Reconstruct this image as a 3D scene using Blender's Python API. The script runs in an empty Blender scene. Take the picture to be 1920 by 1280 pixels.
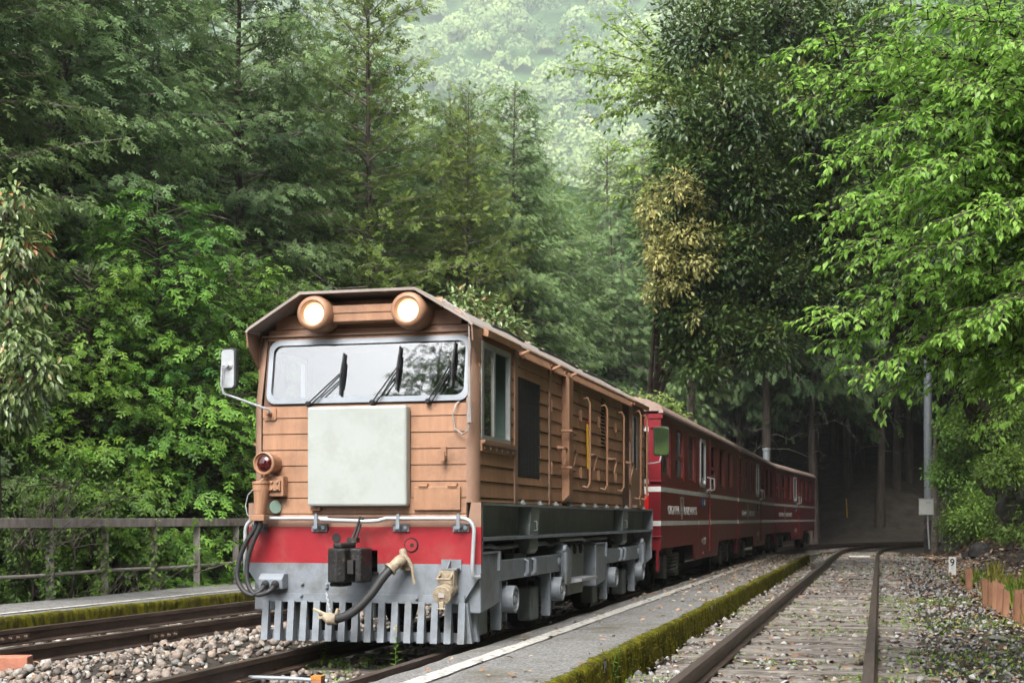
import bpy, bmesh, math, random
import numpy as np
from mathutils import Vector, Matrix

C = bpy.context.scene.collection
sc = bpy.context.scene
R = math.radians
random.seed(7)
rng = np.random.default_rng(7)

# ------------------------------------------------------------------ camera
PSI = math.atan(690.0 / 2667.0)          # the track runs to a point right of the picture's centre
cam_d = bpy.data.cameras.new('camera')
cam = bpy.data.objects.new('camera', cam_d)
C.objects.link(cam)
cam.location = (0, 0, 1.0)
cam.rotation_euler = (R(90), 0, PSI)
cam_d.sensor_width = 36
cam_d.lens = 50
cam_d.shift_y = 332 / 1920
cam_d.clip_start = 0.1
cam_d.clip_end = 3000
cam_d.dof.use_dof = True
cam_d.dof.focus_distance = 12.0
cam_d.dof.aperture_fstop = 5.6
sc.camera = cam

# ------------------------------------------------------------------ sky and sun (bright overcast)
SUN_EL, SUN_AZ = R(48), R(181)           # azimuth: direction the light comes from, clockwise from +Y
world = bpy.data.worlds.new('World')
sc.world = world
world.use_nodes = True
wn, wl = world.node_tree.nodes, world.node_tree.links
wn.clear()
wo = wn.new('ShaderNodeOutputWorld')
bg = wn.new('ShaderNodeBackground')
sky = wn.new('ShaderNodeTexSky')
sky.sky_type = 'NISHITA'
sky.sun_disc = False
sky.sun_elevation = SUN_EL
sky.sun_rotation = SUN_AZ
sky.air_density = 1.0
sky.dust_density = 5.0
sky.ozone_density = 1.0
hsv = wn.new('ShaderNodeHueSaturation')
hsv.inputs['Saturation'].default_value = 0.30
hsv.inputs['Value'].default_value = 1.0
bg.inputs['Strength'].default_value = 0.14
wl.new(sky.outputs[0], hsv.inputs['Color'])
wl.new(hsv.outputs[0], bg.inputs['Color'])
wl.new(bg.outputs[0], wo.inputs['Surface'])
sun_d = bpy.data.lights.new('sun', 'SUN')
sun_d.energy = 1.5
sun_d.angle = R(30)
sun_d.color = (1.0, 0.97, 0.92)
sun = bpy.data.objects.new('sun', sun_d)
C.objects.link(sun)
sun.rotation_euler = (R(90) - SUN_EL, 0, math.pi - SUN_AZ)
sun.location = (0, -20, 40)
sc.view_settings.view_transform = 'Standard'
sc.view_settings.look = 'None'
sc.view_settings.exposure = 1.76
sc.view_settings.gamma = 1
sc.view_settings.use_curve_mapping = False
cy = sc.cycles
cy.use_denoising = True
cy.max_bounces = 6
cy.diffuse_bounces = 3
cy.glossy_bounces = 3
cy.transmission_bounces = 4
cy.transparent_max_bounces = 8
cy.volume_bounces = 1
cy.caustics_reflective = False
cy.caustics_refractive = False

# ------------------------------------------------------------------ materials
MATS = {}


def _nt(name):
    m = bpy.data.materials.new(name)
    m.use_nodes = True
    nt = m.node_tree
    return m, nt.nodes, nt.links, nt.nodes['Principled BSDF']


def pmat(name, c1, c2=None, scale=6.0, rough=0.55, metal=0.0, bump=0.0, bscale=None, stretch=(1, 1, 1), spec=0.4, contrast=(0.35, 0.65), world=False, c3=None, scale3=1.5, amt3=(0.55, 0.75)):
    """noise-mixed paint, wood, stone ... in object space; c3 adds larger stains"""
    m, n, l, p = _nt(name)
    p.inputs['Roughness'].default_value = rough
    p.inputs['Metallic'].default_value = metal
    p.inputs['Specular IOR Level'].default_value = spec
    if world:
        tc = n.new('ShaderNodeNewGeometry').outputs['Position']
    else:
        tc = n.new('ShaderNodeTexCoord').outputs['Object']
    mp = n.new('ShaderNodeMapping')
    mp.inputs['Scale'].default_value = stretch
    l.new(tc, mp.inputs['Vector'])
    if c2 is None:
        c2 = tuple(x * 0.8 for x in c1)
    nz = n.new('ShaderNodeTexNoise')
    nz.inputs['Scale'].default_value = scale
    nz.inputs['Detail'].default_value = 6
    nz.inputs['Roughness'].default_value = 0.65
    l.new(mp.outputs[0], nz.inputs['Vector'])
    rp = n.new('ShaderNodeValToRGB')
    rp.color_ramp.elements[0].position = contrast[0]
    rp.color_ramp.elements[1].position = contrast[1]
    rp.color_ramp.elements[0].color = (*c2, 1)
    rp.color_ramp.elements[1].color = (*c1, 1)
    l.new(nz.outputs[0], rp.inputs[0])
    col = rp.outputs[0]
    if c3 is not None:
        n3 = n.new('ShaderNodeTexNoise')
        n3.inputs['Scale'].default_value = scale3
        n3.inputs['Detail'].default_value = 7
        n3.inputs['Roughness'].default_value = 0.7
        l.new(tc, n3.inputs['Vector'])
        r3 = n.new('ShaderNodeValToRGB')
        r3.color_ramp.elements[0].position = amt3[0]
        r3.color_ramp.elements[1].position = amt3[1]
        l.new(n3.outputs[0], r3.inputs[0])
        mx = n.new('ShaderNodeMix')
        mx.data_type = 'RGBA'
        l.new(r3.outputs[0], mx.inputs[0])
        l.new(col, mx.inputs[6])
        mx.inputs[7].default_value = (*c3, 1)
        col = mx.outputs[2]
    l.new(col, p.inputs['Base Color'])
    if bump:
        b = n.new('ShaderNodeBump')
        b.inputs['Strength'].default_value = bump
        b.inputs['Distance'].default_value = 0.02
        nb = n.new('ShaderNodeTexNoise')
        nb.inputs['Scale'].default_value = bscale or scale * 4
        nb.inputs['Detail'].default_value = 5
        l.new(mp.outputs[0], nb.inputs['Vector'])
        l.new(nb.outputs[0], b.inputs['Height'])
        l.new(b.outputs[0], p.inputs['Normal'])
    MATS[name] = m
    return m


def leafmat(name, dark, light, trans=0.35, rough=0.45, spec=0.35, alt=None, vary=0.25):
    """leaf colour from each leaf's own tint (0 old growth .. 1 new growth), each tree a little different"""
    m, n, l, p = _nt(name)
    at = n.new('ShaderNodeAttribute')
    at.attribute_name = 'tint'
    rp = n.new('ShaderNodeValToRGB')
    rp.color_ramp.elements[0].color = (*dark, 1)
    rp.color_ramp.elements[1].color = (*light, 1)
    rp.color_ramp.elements[1].position = 0.85
    if alt is not None:
        e = rp.color_ramp.elements.new(0.97)
        e.color = (*alt, 1)
    l.new(at.outputs['Fac'], rp.inputs[0])
    oi = n.new('ShaderNodeObjectInfo')
    hs = n.new('ShaderNodeHueSaturation')
    mr = n.new('ShaderNodeMapRange')
    mr.inputs['To Min'].default_value = 1 - vary
    mr.inputs['To Max'].default_value = 1 + vary
    l.new(oi.outputs['Random'], mr.inputs['Value'])
    l.new(mr.outputs[0], hs.inputs['Value'])
    mr2 = n.new('ShaderNodeMapRange')
    mr2.inputs['From Min'].default_value = 0
    mr2.inputs['To Min'].default_value = 0.485
    mr2.inputs['To Max'].default_value = 0.515
    ml = n.new('ShaderNodeMath')
    ml.operation = 'FRACT'
    mm = n.new('ShaderNodeMath')
    mm.operation = 'MULTIPLY'
    mm.inputs[1].default_value = 17.3
    l.new(oi.outputs['Random'], mm.inputs[0])
    l.new(mm.outputs[0], ml.inputs[0])
    l.new(ml.outputs[0], mr2.inputs['Value'])
    l.new(mr2.outputs[0], hs.inputs['Hue'])
    l.new(rp.outputs[0], hs.inputs['Color'])
    l.new(hs.outputs[0], p.inputs['Base Color'])
    p.inputs['Roughness'].default_value = rough
    p.inputs['Specular IOR Level'].default_value = spec
    tr = n.new('ShaderNodeBsdfTranslucent')
    l.new(hs.outputs[0], tr.inputs['Color'])
    mx = n.new('ShaderNodeMixShader')
    mx.inputs[0].default_value = trans
    l.new(p.outputs[0], mx.inputs[1])
    l.new(tr.outputs[0], mx.inputs[2])
    l.new(mx.outputs[0], n['Material Output'].inputs['Surface'])
    MATS[name] = m
    return m


def tintmat(name, stops, rough=0.8, bump=0.0, bscale=60, spec=0.25, nscale=25):
    """stones, dead leaves: colour picked by each piece's own tint"""
    m, n, l, p = _nt(name)
    at = n.new('ShaderNodeAttribute')
    at.attribute_name = 'tint'
    rp = n.new('ShaderNodeValToRGB')
    els = rp.color_ramp.elements
    els[0].position, els[0].color = stops[0][0], (*stops[0][1], 1)
    els[1].position, els[1].color = stops[-1][0], (*stops[-1][1], 1)
    for pos, col in stops[1:-1]:
        e = els.new(pos)
        e.color = (*col, 1)
    l.new(at.outputs['Fac'], rp.inputs[0])
    g = n.new('ShaderNodeNewGeometry')
    nz = n.new('ShaderNodeTexNoise')
    nz.inputs['Scale'].default_value = nscale
    nz.inputs['Detail'].default_value = 4
    l.new(g.outputs['Position'], nz.inputs['Vector'])
    mr = n.new('ShaderNodeMapRange')
    mr.inputs['From Min'].default_value = 0.3
    mr.inputs['From Max'].default_value = 0.7
    mr.inputs['To Min'].default_value = 0.7
    mr.inputs['To Max'].default_value = 1.25
    l.new(nz.outputs[0], mr.inputs['Value'])
    mu = n.new('ShaderNodeMix')
    mu.data_type = 'RGBA'
    mu.blend_type = 'MULTIPLY'
    mu.inputs[0].default_value = 1
    l.new(rp.outputs[0], mu.inputs[6])
    l.new(mr.outputs[0], mu.inputs[7])
    l.new(mu.outputs[2], p.inputs['Base Color'])
    p.inputs['Roughness'].default_value = rough
    p.inputs['Specular IOR Level'].default_value = spec
    if bump:
        b = n.new('ShaderNodeBump')
        b.inputs['Strength'].default_value = bump
        b.inputs['Distance'].default_value = 0.01
        nb = n.new('ShaderNodeTexNoise')
        nb.inputs['Scale'].default_value = bscale
        l.new(g.outputs['Position'], nb.inputs['Vector'])
        l.new(nb.outputs[0], b.inputs['Height'])
        l.new(b.outputs[0], p.inputs['Normal'])
    MATS[name] = m
    return m


def emit(name, col, strength):
    m, n, l, p = _nt(name)
    p.inputs['Base Color'].default_value = (*col, 1)
    p.inputs['Emission Color'].default_value = (*col, 1)
    p.inputs['Emission Strength'].default_value = strength
    MATS[name] = m
    return m


def glassmat(name, tint=(0.8, 0.85, 0.85), refl=0.25, rough=0.02):
    """thin pane: mirror reflection over a see-through tint"""
    m, n, l, p = _nt(name)
    n.remove(p)
    t = n.new('ShaderNodeBsdfTransparent')
    t.inputs['Color'].default_value = (*tint, 1)
    g = n.new('ShaderNodeBsdfGlossy')
    g.inputs['Roughness'].default_value = rough
    fr = n.new('ShaderNodeFresnel')
    fr.inputs['IOR'].default_value = 1.5
    ad = n.new('ShaderNodeMath')
    ad.operation = 'ADD'
    ad.use_clamp = True
    ad.inputs[1].default_value = refl
    l.new(fr.outputs[0], ad.inputs[0])
    mx = n.new('ShaderNodeMixShader')
    l.new(ad.outputs[0], mx.inputs[0])
    l.new(t.outputs[0], mx.inputs[1])
    l.new(g.outputs[0], mx.inputs[2])
    l.new(mx.outputs[0], n['Material Output'].inputs['Surface'])
    MATS[name] = m
    return m


# ------------------------------------------------------------------ mesh helpers
class MB:
    """collects shapes and builds ONE mesh object"""

    def __init__(self):
        self.v, self.f, self.m = [], [], []

    def add(self, vs, fs, mat=0):
        o = len(self.v)
        self.v += [tuple(p) for p in vs]
        for f in fs:
            self.f.append(tuple(i + o for i in f))
            self.m.append(mat)
        return self

    def box(self, x0, x1, y0, y1, z0, z1, mat=0):
        vs = [(x0, y0, z0), (x1, y0, z0), (x1, y1, z0), (x0, y1, z0), (x0, y0, z1), (x1, y0, z1), (x1, y1, z1), (x0, y1, z1)]
        return self.add(vs, [(0, 3, 2, 1), (4, 5, 6, 7), (0, 1, 5, 4), (1, 2, 6, 5), (2, 3, 7, 6), (3, 0, 4, 7)], mat)

    def prism(self, poly, axis, a, b, mat=0):
        """poly: 2-D outline; axis x: (y,z), y: (x,z), z: (x,y)"""
        def P(p, t):
            return {'x': (t, p[0], p[1]), 'y': (p[0], t, p[1]), 'z': (p[0], p[1], t)}[axis]
        n = len(poly)
        vs = [P(p, a) for p in poly] + [P(p, b) for p in poly]
        fs = [tuple(range(n))[::-1], tuple(range(n, 2 * n))]
        fs += [(i, (i + 1) % n, n + (i + 1) % n, n + i) for i in range(n)]
        return self.add(vs, fs, mat)

    def tube(self, pts, r, seg=8, mat=0, closed=False, caps=True):
        pts = [Vector(p) for p in pts]
        n = len(pts)
        rs = r if hasattr(r, '__len__') else [r] * n
        vs, fs = [], []
        prev = None
        for i, p in enumerate(pts):
            if closed:
                d = (pts[(i + 1) % n] - pts[i - 1]).normalized()
            else:
                d = (pts[min(i + 1, n - 1)] - pts[max(i - 1, 0)])
                d = d.normalized() if d.length > 1e-9 else Vector((0, 0, 1))
            if prev is None:
                u = d.orthogonal().normalized()
            else:
                u = prev - d * prev.dot(d)
                u = u.normalized() if u.length > 1e-6 else d.orthogonal().normalized()
            prev = u
            w = d.cross(u)
            for k in range(seg):
                a = 2 * math.pi * k / seg
                vs.append(p + (u * math.cos(a) + w * math.sin(a)) * rs[i])
        m = n if closed else n - 1
        for i in range(m):
            for k in range(seg):
                a, b = i * seg + k, i * seg + (k + 1) % seg
                c, d2 = ((i + 1) % n) * seg + (k + 1) % seg, ((i + 1) % n) * seg + k
                fs.append((a, b, c, d2))
        if caps and not closed:
            fs.append(tuple(range(seg))[::-1])
            fs.append(tuple(range((n - 1) * seg, n * seg)))
        return self.add(vs, fs, mat)

    def lathe(self, prof, origin, axis, seg=20, mat=0):
        """prof: (distance along axis, radius) pairs"""
        o, d = Vector(origin), Vector(axis).normalized()
        u = d.orthogonal().normalized()
        w = d.cross(u)
        vs, fs = [], []
        for t, r in prof:
            for k in range(seg):
                a = 2 * math.pi * k / seg
                vs.append(o + d * t + (u * math.cos(a) + w * math.sin(a)) * r)
        for i in range(len(prof) - 1):
            for k in range(seg):
                fs.append((i * seg + k, i * seg + (k + 1) % seg, (i + 1) * seg + (k + 1) % seg, (i + 1) * seg + k))
        fs.append(tuple(range(seg))[::-1])
        fs.append(tuple(range((len(prof) - 1) * seg, len(prof) * seg)))
        return self.add(vs, fs, mat)

    def wall(self, us, vs_, holes, axis, a, b, mat=0):
        """slab on a grid us x vs_ (plane coords) between a and b on the axis; holes: set of (i,j) cells left open"""
        def P(u, v, t):
            return {'x': (t, u, v), 'y': (u, t, v), 'z': (u, v, t)}[axis]
        nu, nv = len(us) - 1, len(vs_) - 1
        solid = lambda i, j: 0 <= i < nu and 0 <= j < nv and (i, j) not in holes
        for i in range(nu):
            for j in range(nv):
                if not solid(i, j):
                    continue
                q = [(us[i], vs_[j]), (us[i + 1], vs_[j]), (us[i + 1], vs_[j + 1]), (us[i], vs_[j + 1])]
                for t in (a, b):
                    self.add([P(*c, t) for c in q], [(0, 1, 2, 3)], mat)
                for (di, dj, e0, e1) in ((-1, 0, 3, 0), (1, 0, 1, 2), (0, -1, 0, 1), (0, 1, 2, 3)):
                    if not solid(i + di, j + dj):
                        self.add([P(*q[e0], a), P(*q[e1], a), P(*q[e1], b), P(*q[e0], b)], [(0, 1, 2, 3)], mat)
        return self

    def mesh(self, name, mats):
        me = bpy.data.meshes.new(name)
        me.from_pydata(self.v, [], self.f)
        for m in (mats if isinstance(mats, (list, tuple)) else [mats]):
            me.materials.append(m)
        me.polygons.foreach_set('material_index', self.m)
        bm = bmesh.new()
        bm.from_mesh(me)
        bmesh.ops.recalc_face_normals(bm, faces=bm.faces)
        bm.to_mesh(me)
        bm.free()
        return me

    def build(self, name, mats, parent=None, smooth=False, bevel=0.0, loc=None):
        me = self.mesh(name, mats)
        o = bpy.data.objects.new(name, me)
        C.objects.link(o)
        if parent is not None:
            o.parent = parent
        if loc is not None:
            o.location = loc
        if smooth:
            me.polygons.foreach_set('use_smooth', [True] * len(me.polygons))
            me.set_sharp_from_angle(angle=R(40))
        if bevel:
            b = o.modifiers.new('bevel', 'BEVEL')
            b.width = bevel
            b.segments = 2
            b.limit_method = 'ANGLE'
            b.angle_limit = R(40)
        return o


def tag(o, label=None, cat=None, group=None, kind=None):
    if label:
        o['label'] = label
    if cat:
        o['category'] = cat
    if group:
        o['group'] = group
    if kind:
        o['kind'] = kind
    return o


def empty(name, loc=(0, 0, 0), rz=0.0):
    o = bpy.data.objects.new(name, None)
    C.objects.link(o)
    o.location = loc
    o.rotation_euler = (0, 0, rz)
    o.empty_display_size = 0.2
    return o


def inst(name, me, parent, loc=(0, 0, 0), rot=(0, 0, 0), scale=(1, 1, 1)):
    o = bpy.data.objects.new(name, me)
    C.objects.link(o)
    o.parent = parent
    o.location, o.rotation_euler, o.scale = loc, rot, scale
    return o


def copy_tree(o, parent=None):
    c = o.copy()
    C.objects.link(c)
    c.parent = parent
    for ch in list(o.children):
        copy_tree(ch, c)
    return c


def arc(c, r, a0, a1, n, plane='xz', t=0.0):
    out = []
    for i in range(n + 1):
        a = a0 + (a1 - a0) * i / n
        u, v = c[0] + r * math.cos(a), c[1] + r * math.sin(a)
        out.append({'xz': (u, t, v), 'yz': (t, u, v), 'xy': (u, v, t)}[plane])
    return out


def rrect(u0, u1, v0, v1, r, n=4):
    """rounded rectangle outline"""
    out = []
    for (cu, cv, a) in ((u1 - r, v1 - r, 0), (u0 + r, v1 - r, 90), (u0 + r, v0 + r, 180), (u1 - r, v0 + r, 270)):
        for k in range(n + 1):
            t = R(a + 90 * k / n)
            out.append((cu + r * math.cos(t), cv + r * math.sin(t)))
    return out


def text_mesh(txt, size, xscale=1.0, depth=0.004, bold=0.0):
    cu = bpy.data.curves.new('lettering', 'FONT')
    cu.body = txt
    cu.size = size
    cu.align_x = 'CENTER'
    cu.align_y = 'CENTER'
    cu.extrude = depth / 2
    cu.offset = bold
    cu.resolution_u = 3
    o = bpy.data.objects.new('tmp', cu)
    C.objects.link(o)
    dg = bpy.context.evaluated_depsgraph_get()
    me = bpy.data.meshes.new_from_object(o.evaluated_get(dg))
    bpy.data.objects.remove(o)
    for v in me.vertices:
        v.co.x *= xscale
    return me


# ------------------------------------------------------------------ scattered pieces (leaves, stones) as numpy meshes
def np_mesh(name, verts, faces, tint, mat, smooth=False):
    """verts (V,3), faces (F,k) all the same k, tint per vertex"""
    me = bpy.data.meshes.new(name)
    F, k = faces.shape
    me.vertices.add(len(verts))
    me.vertices.foreach_set('co', np.ascontiguousarray(verts, np.float32).ravel())
    me.loops.add(F * k)
    me.loops.foreach_set('vertex_index', np.ascontiguousarray(faces, np.int32).ravel())
    me.polygons.add(F)
    me.polygons.foreach_set('loop_start', np.arange(0, F * k, k, dtype=np.int32))
    if smooth:
        me.polygons.foreach_set('use_smooth', np.ones(F, bool))
    if tint is not None:
        a = me.attributes.new('tint', 'FLOAT', 'POINT')
        a.data.foreach_set('value', np.ascontiguousarray(tint, np.float32))
    me.update()
    me.validate()
    me.materials.append(mat)
    return me


def frames(d, up):
    """orthonormal frames: columns along d, across, normal"""
    d = d / np.maximum(np.linalg.norm(d, axis=1, keepdims=True), 1e-9)
    s = np.cross(d, up)
    ln = np.linalg.norm(s, axis=1, keepdims=True)
    s = np.where(ln > 1e-4, s / np.maximum(ln, 1e-9), np.array([[1.0, 0, 0]]))
    n = np.cross(s, d)
    return d, s, n


def scatter(tv, tf, pos, d, up, L, W, tint, tscale=None):
    """copy template verts tv (T,3: along, across, up) to every pos; returns verts, faces, tint"""
    d, s, n = frames(d, up)
    N, T = len(pos), len(tv)
    L = np.broadcast_to(L, N)[:, None]
    W = np.broadcast_to(W, N)[:, None]
    a = tv[None, :, 0] * L
    b = tv[None, :, 1] * W
    c = tv[None, :, 2] * L
    v = pos[:, None, :] + a[..., None] * d[:, None, :] + b[..., None] * s[:, None, :] + c[..., None] * n[:, None, :]
    f = tf[None, :, :] + (np.arange(N) * T)[:, None, None]
    t = np.broadcast_to(np.asarray(tint)[:, None], (N, T)) if tscale is None else np.clip(np.asarray(tint)[:, None] + tscale[None, :], 0, 1)
    return v.reshape(-1, 3), f.reshape(-1, tf.shape[1]), t.reshape(-1)


def merge(parts):
    vs, fs, ts, o = [], [], [], 0
    for v, f, t in parts:
        vs.append(v)
        fs.append(f + o)
        ts.append(t)
        o += len(v)
    return np.concatenate(vs), np.concatenate(fs), np.concatenate(ts)


# templates -----------------------------------------------------------
LEAF_V = np.array([(0, 0, 0), (0.35, 0.5, 0.06), (0.4, 0, -0.03), (0.35, -0.5, 0.06), (0.75, 0.36, 0.0), (0.75, -0.36, 0.0), (1, 0, -0.12)], float)
LEAF_F = np.array([(0, 2, 1), (0, 3, 2), (1, 2, 4), (2, 3, 5), (2, 6, 4), (2, 5, 6)])
LEAF4_V = np.array([(0, 0, 0), (0.45, 0.5, 0.07), (0.5, 0, -0.02), (0.45, -0.5, 0.07), (1, 0, -0.12)], float)
LEAF4_F = np.array([(0, 2, 1), (0, 3, 2), (1, 2, 4), (2, 3, 4)])
DIA_V = np.array([(0, 0, 0), (0.45, 0.5, 0.04), (1, 0, -0.08), (0.45, -0.5, 0.04)], float)
DIA_F = np.array([(0, 2, 1), (0, 3, 2)])


def frond(n, seed, droop=0.18, width=0.42, thin=0.085):
    """flat scaly spray: a tip and n pairs of side leaflets, each a narrow blade"""
    r = np.random.default_rng(seed)
    V, F, T = [], [], []

    def blade(p, ang, ln, w):
        o = len(V)
        ca, sa = math.cos(ang), math.sin(ang)
        for (a, b) in ((0, 0), (0.5, 0.5), (1, 0), (0.5, -0.5)):
            x = p + ca * a * ln - sa * b * w
            y = sa * a * ln + ca * b * w
            V.append((x, y, -droop * x * x - 0.10 * abs(y) + r.uniform(-0.02, 0.02)))
            T.append(0.10 * (a - 0.5))
        F.append((o, o + 2, o + 1))
        F.append((o, o + 3, o + 2))
    blade(0.0, 0, 1.0, thin * 0.9)
    for i in range(n):
        p = 0.12 + 0.72 * i / max(n - 1, 1)
        ln = width * (1.0 - 0.75 * abs(p - 0.38)) * r.uniform(0.75, 1.15)
        for s in (1, -1):
            blade(p + r.uniform(-0.03, 0.03), s * R(r.uniform(38, 62)), ln, thin * r.uniform(0.9, 1.4))
    return np.array(V), np.array(F), np.array(T)


FRONDS = [frond(5, k) for k in range(4)]
FRONDS_SMALL = [frond(3, 40 + k, width=0.55, thin=0.15) for k in range(4)]
FRONDS_FINE = [frond(7, 20 + k, thin=0.075) for k in range(3)]


def tube_np(paths, seg=4):
    """many tapered limbs: list of (pts (n,3), radii (n,)) -> verts, quad faces"""
    V, F, o = [], [], 0
    ca = np.cos(np.arange(seg) * 2 * np.pi / seg)
    sa = np.sin(np.arange(seg) * 2 * np.pi / seg)
    for pts, rad in paths:
        pts = np.asarray(pts, float)
        n = len(pts)
        d = np.gradient(pts, axis=0)
        d /= np.maximum(np.linalg.norm(d, axis=1, keepdims=True), 1e-9)
        ref = np.array([0.31, 0.2, 0.93]) if abs(d[0][2]) < 0.8 else np.array([0.93, 0.2, 0.1])
        u = np.cross(d, ref)
        u /= np.maximum(np.linalg.norm(u, axis=1, keepdims=True), 1e-9)
        w = np.cross(d, u)
        ring = pts[:, None, :] + (u[:, None, :] * ca[None, :, None] + w[:, None, :] * sa[None, :, None]) * np.asarray(rad)[:, None, None]
        V.append(ring.reshape(-1, 3))
        i = np.arange(n - 1)[:, None] * seg
        k = np.arange(seg)[None, :]
        k2 = (k + 1) % seg
        q = np.stack([i + k, i + k2, i + seg + k2, i + seg + k], -1).reshape(-1, 4) + o
        F.append(q)
        o += n * seg
    return np.concatenate(V), np.concatenate(F)


def limbs_mesh(name, paths, mat, seg=4, smooth=True):
    v, f = tube_np(paths, seg)
    return np_mesh(name, v, f, None, mat, smooth)

# ================================================================== THE SETTING
pmat('forest_green', (0.060, 0.11, 0.040), (0.022, 0.045, 0.020), scale=0.12, rough=1.0, world=True, spec=0.05)
pmat('soil', (0.050, 0.040, 0.030), (0.02, 0.017, 0.013), scale=1.8, rough=0.95, bump=0.6, bscale=14, world=True, c3=(0.035, 0.04, 0.018), scale3=0.5)
pmat('asphalt', (0.27, 0.265, 0.255), (0.06, 0.06, 0.06), scale=48, rough=0.92, bump=0.6, bscale=80, world=True, c3=(0.095, 0.085, 0.055), scale3=1.6, amt3=(0.50, 0.70))
pmat('concrete', (0.30, 0.29, 0.27), (0.17, 0.165, 0.15), scale=18, rough=0.9, bump=0.4, bscale=90, world=True, c3=(0.09, 0.085, 0.06), scale3=2.2)
pmat('worn_paint', (0.52, 0.50, 0.46), (0.20, 0.195, 0.18), scale=16, rough=0.85, world=True, contrast=(0.40, 0.56), bump=0.2, bscale=120)
pmat('moss', (0.155, 0.145, 0.012), (0.028, 0.034, 0.007), scale=16, rough=1.0, bump=0.9, bscale=70, stretch=(1, 1, 0.3), world=True, c3=(0.04, 0.03, 0.012), scale3=5.0, amt3=(0.5, 0.66), spec=0.05)
pmat('rail_steel', (0.125, 0.085, 0.066), (0.06, 0.040, 0.032), scale=9, rough=0.5, metal=0.35, bump=0.25, bscale=60, stretch=(1, 0.25, 1), world=True)
pmat('rail_top', (0.15, 0.118, 0.10), (0.09, 0.065, 0.052), scale=7, rough=0.42, metal=0.6, stretch=(6, 0.3, 1), world=True)
pmat('sleeper_wood', (0.28, 0.255, 0.225), (0.075, 0.062, 0.052), scale=7, rough=0.95, bump=0.9, bscale=26, stretch=(0.35, 7, 4), world=True, c3=(0.42, 0.38, 0.30), scale3=1.7, amt3=(0.56, 0.7))
pmat('weathered_steel', (0.36, 0.33, 0.31), (0.22, 0.19, 0.17), scale=12, rough=0.75, metal=0.1, bump=0.2, stretch=(1, 1, 0.3), world=True, c3=(0.13, 0.075, 0.045), scale3=4, amt3=(0.58, 0.7))
pmat('bark', (0.075, 0.058, 0.046), (0.025, 0.02, 0.016), scale=9, rough=0.95, bump=0.8, bscale=30, stretch=(1, 1, 0.15))
pmat('twig', (0.22, 0.19, 0.16), (0.09, 0.075, 0.06), scale=5, rough=0.9)
pmat('rock_face', (0.20, 0.19, 0.17), (0.05, 0.045, 0.036), scale=2.2, rough=0.95, bump=1.0, bscale=9, world=True, c3=(0.05, 0.05, 0.025), scale3=1.0)
tintmat('ballast_stone', [(0, (0.07, 0.06, 0.055)), (0.3, (0.165, 0.14, 0.12)), (0.55, (0.26, 0.205, 0.165)), (0.75, (0.19, 0.185, 0.175)), (1, (0.37, 0.34, 0.30))], rough=0.85, bump=0.4, bscale=90)
tintmat('gravel_stone', [(0, (0.08, 0.075, 0.07)), (0.35, (0.19, 0.182, 0.175)), (0.7, (0.285, 0.275, 0.265)), (1, (0.42, 0.41, 0.39))], rough=0.85, bump=0.4, bscale=90)
tintmat('dead_leaf', [(0, (0.06, 0.035, 0.025)), (0.35, (0.16, 0.085, 0.05)), (0.7, (0.30, 0.19, 0.11)), (1, (0.50, 0.40, 0.27))], rough=0.8)


def sstep(a, b, x):
    t = np.clip((x - a) / (b - a), 0, 1)
    return t * t * (3 - 2 * t)


def wob(x, y, s, ph=0.0):
    return np.sin(x * s + 1.3 * np.sin(y * s * 0.7 + ph) + ph) * np.cos(y * s * 1.1 + 0.8 * np.sin(x * s * 0.6) + 2 * ph)


def track_path(x0, y0, segs, step=0.5):
    """integrate a centre line: segs = (length, curvature to the right)"""
    x, y, h = x0, y0, 0.0
    pts = [(x, y, h)]
    for ln, k in segs:
        n = max(1, int(ln / step))
        for _ in range(n):
            h += k * ln / n
            x += math.sin(h) * ln / n
            y += math.cos(h) * ln / n
            pts.append((x, y, h))
    return pts


PATH_M = track_path(-3.76, 2.0, [(38, 0), (11, 1 / 105), (34, 1 / 34), (25, 0)])
PATH_R = track_path(-0.65, 2.0, [(43, 0), (14, 1 / 60), (20, 1 / 34), (20, 0)])


def ground_h(x, y):
    x, y = np.asarray(x, float), np.asarray(y, float)
    h = np.full(np.broadcast(x, y).shape, -0.235)
    h = h + 0.03 * wob(x, y, 1.9) + 0.02 * wob(x, y, 4.1, 1.0)
    # ballast shoulder between the two left tracks, dip under the platforms
    h = h + 0.07 * np.exp(-((x + 5.45) / 0.75) ** 2) * (y < 40)
    # slope falling away behind the fence, wooded rise further left
    h = h - 1.5 * sstep(0.0, 2.6, -9.95 - x) + 0.30 * np.maximum(0, -17 - x) * sstep(-10, 15, y)
    # rock cutting on the right
    b = 1.75 + 0.012 * np.maximum(y - 20, 0) + 0.18 * wob(y * 0.6, y * 0.1, 1.0)
    e = x - b
    near = sstep(-4, 10, y)
    talus = 0.62 * np.clip(e, 0, 1.3)
    cliff = 3.0 * np.clip(e - 1.15, 0, 2.1) * (1 + 0.10 * wob(x, y, 1.2, 0.4))
    slope = 0.95 * np.clip(e - 3.2, 0, 60)
    h = h + (talus + cliff + slope) * near + 0.15 * np.clip(e, 0, 1) * wob(x, y, 2.6, 2.0) * near
    # forest floor beyond the curve climbs
    h = h + 0.42 * np.maximum(0, y - 68 - 0.9 * np.maximum(x, 0)) * sstep(68, 74, y) * (y < 240) + 0.42 * 172 * (y >= 240) * 0
    h = np.where(y >= 150, np.minimum(h, 12), h)
    h = h + 0.9 * np.exp(-((x - 1.0) / 3.2) ** 2 - ((y - 72) / 3.5) ** 2)
    # the wooded mountain that closes the valley
    m = sstep(360, 1060, y) * 405 * (1 + 0.10 * wob(x, y, 0.007, 0.5)) + 14 * wob(x, y, 0.027) * sstep(390, 500, y)
    return h + m


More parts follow.
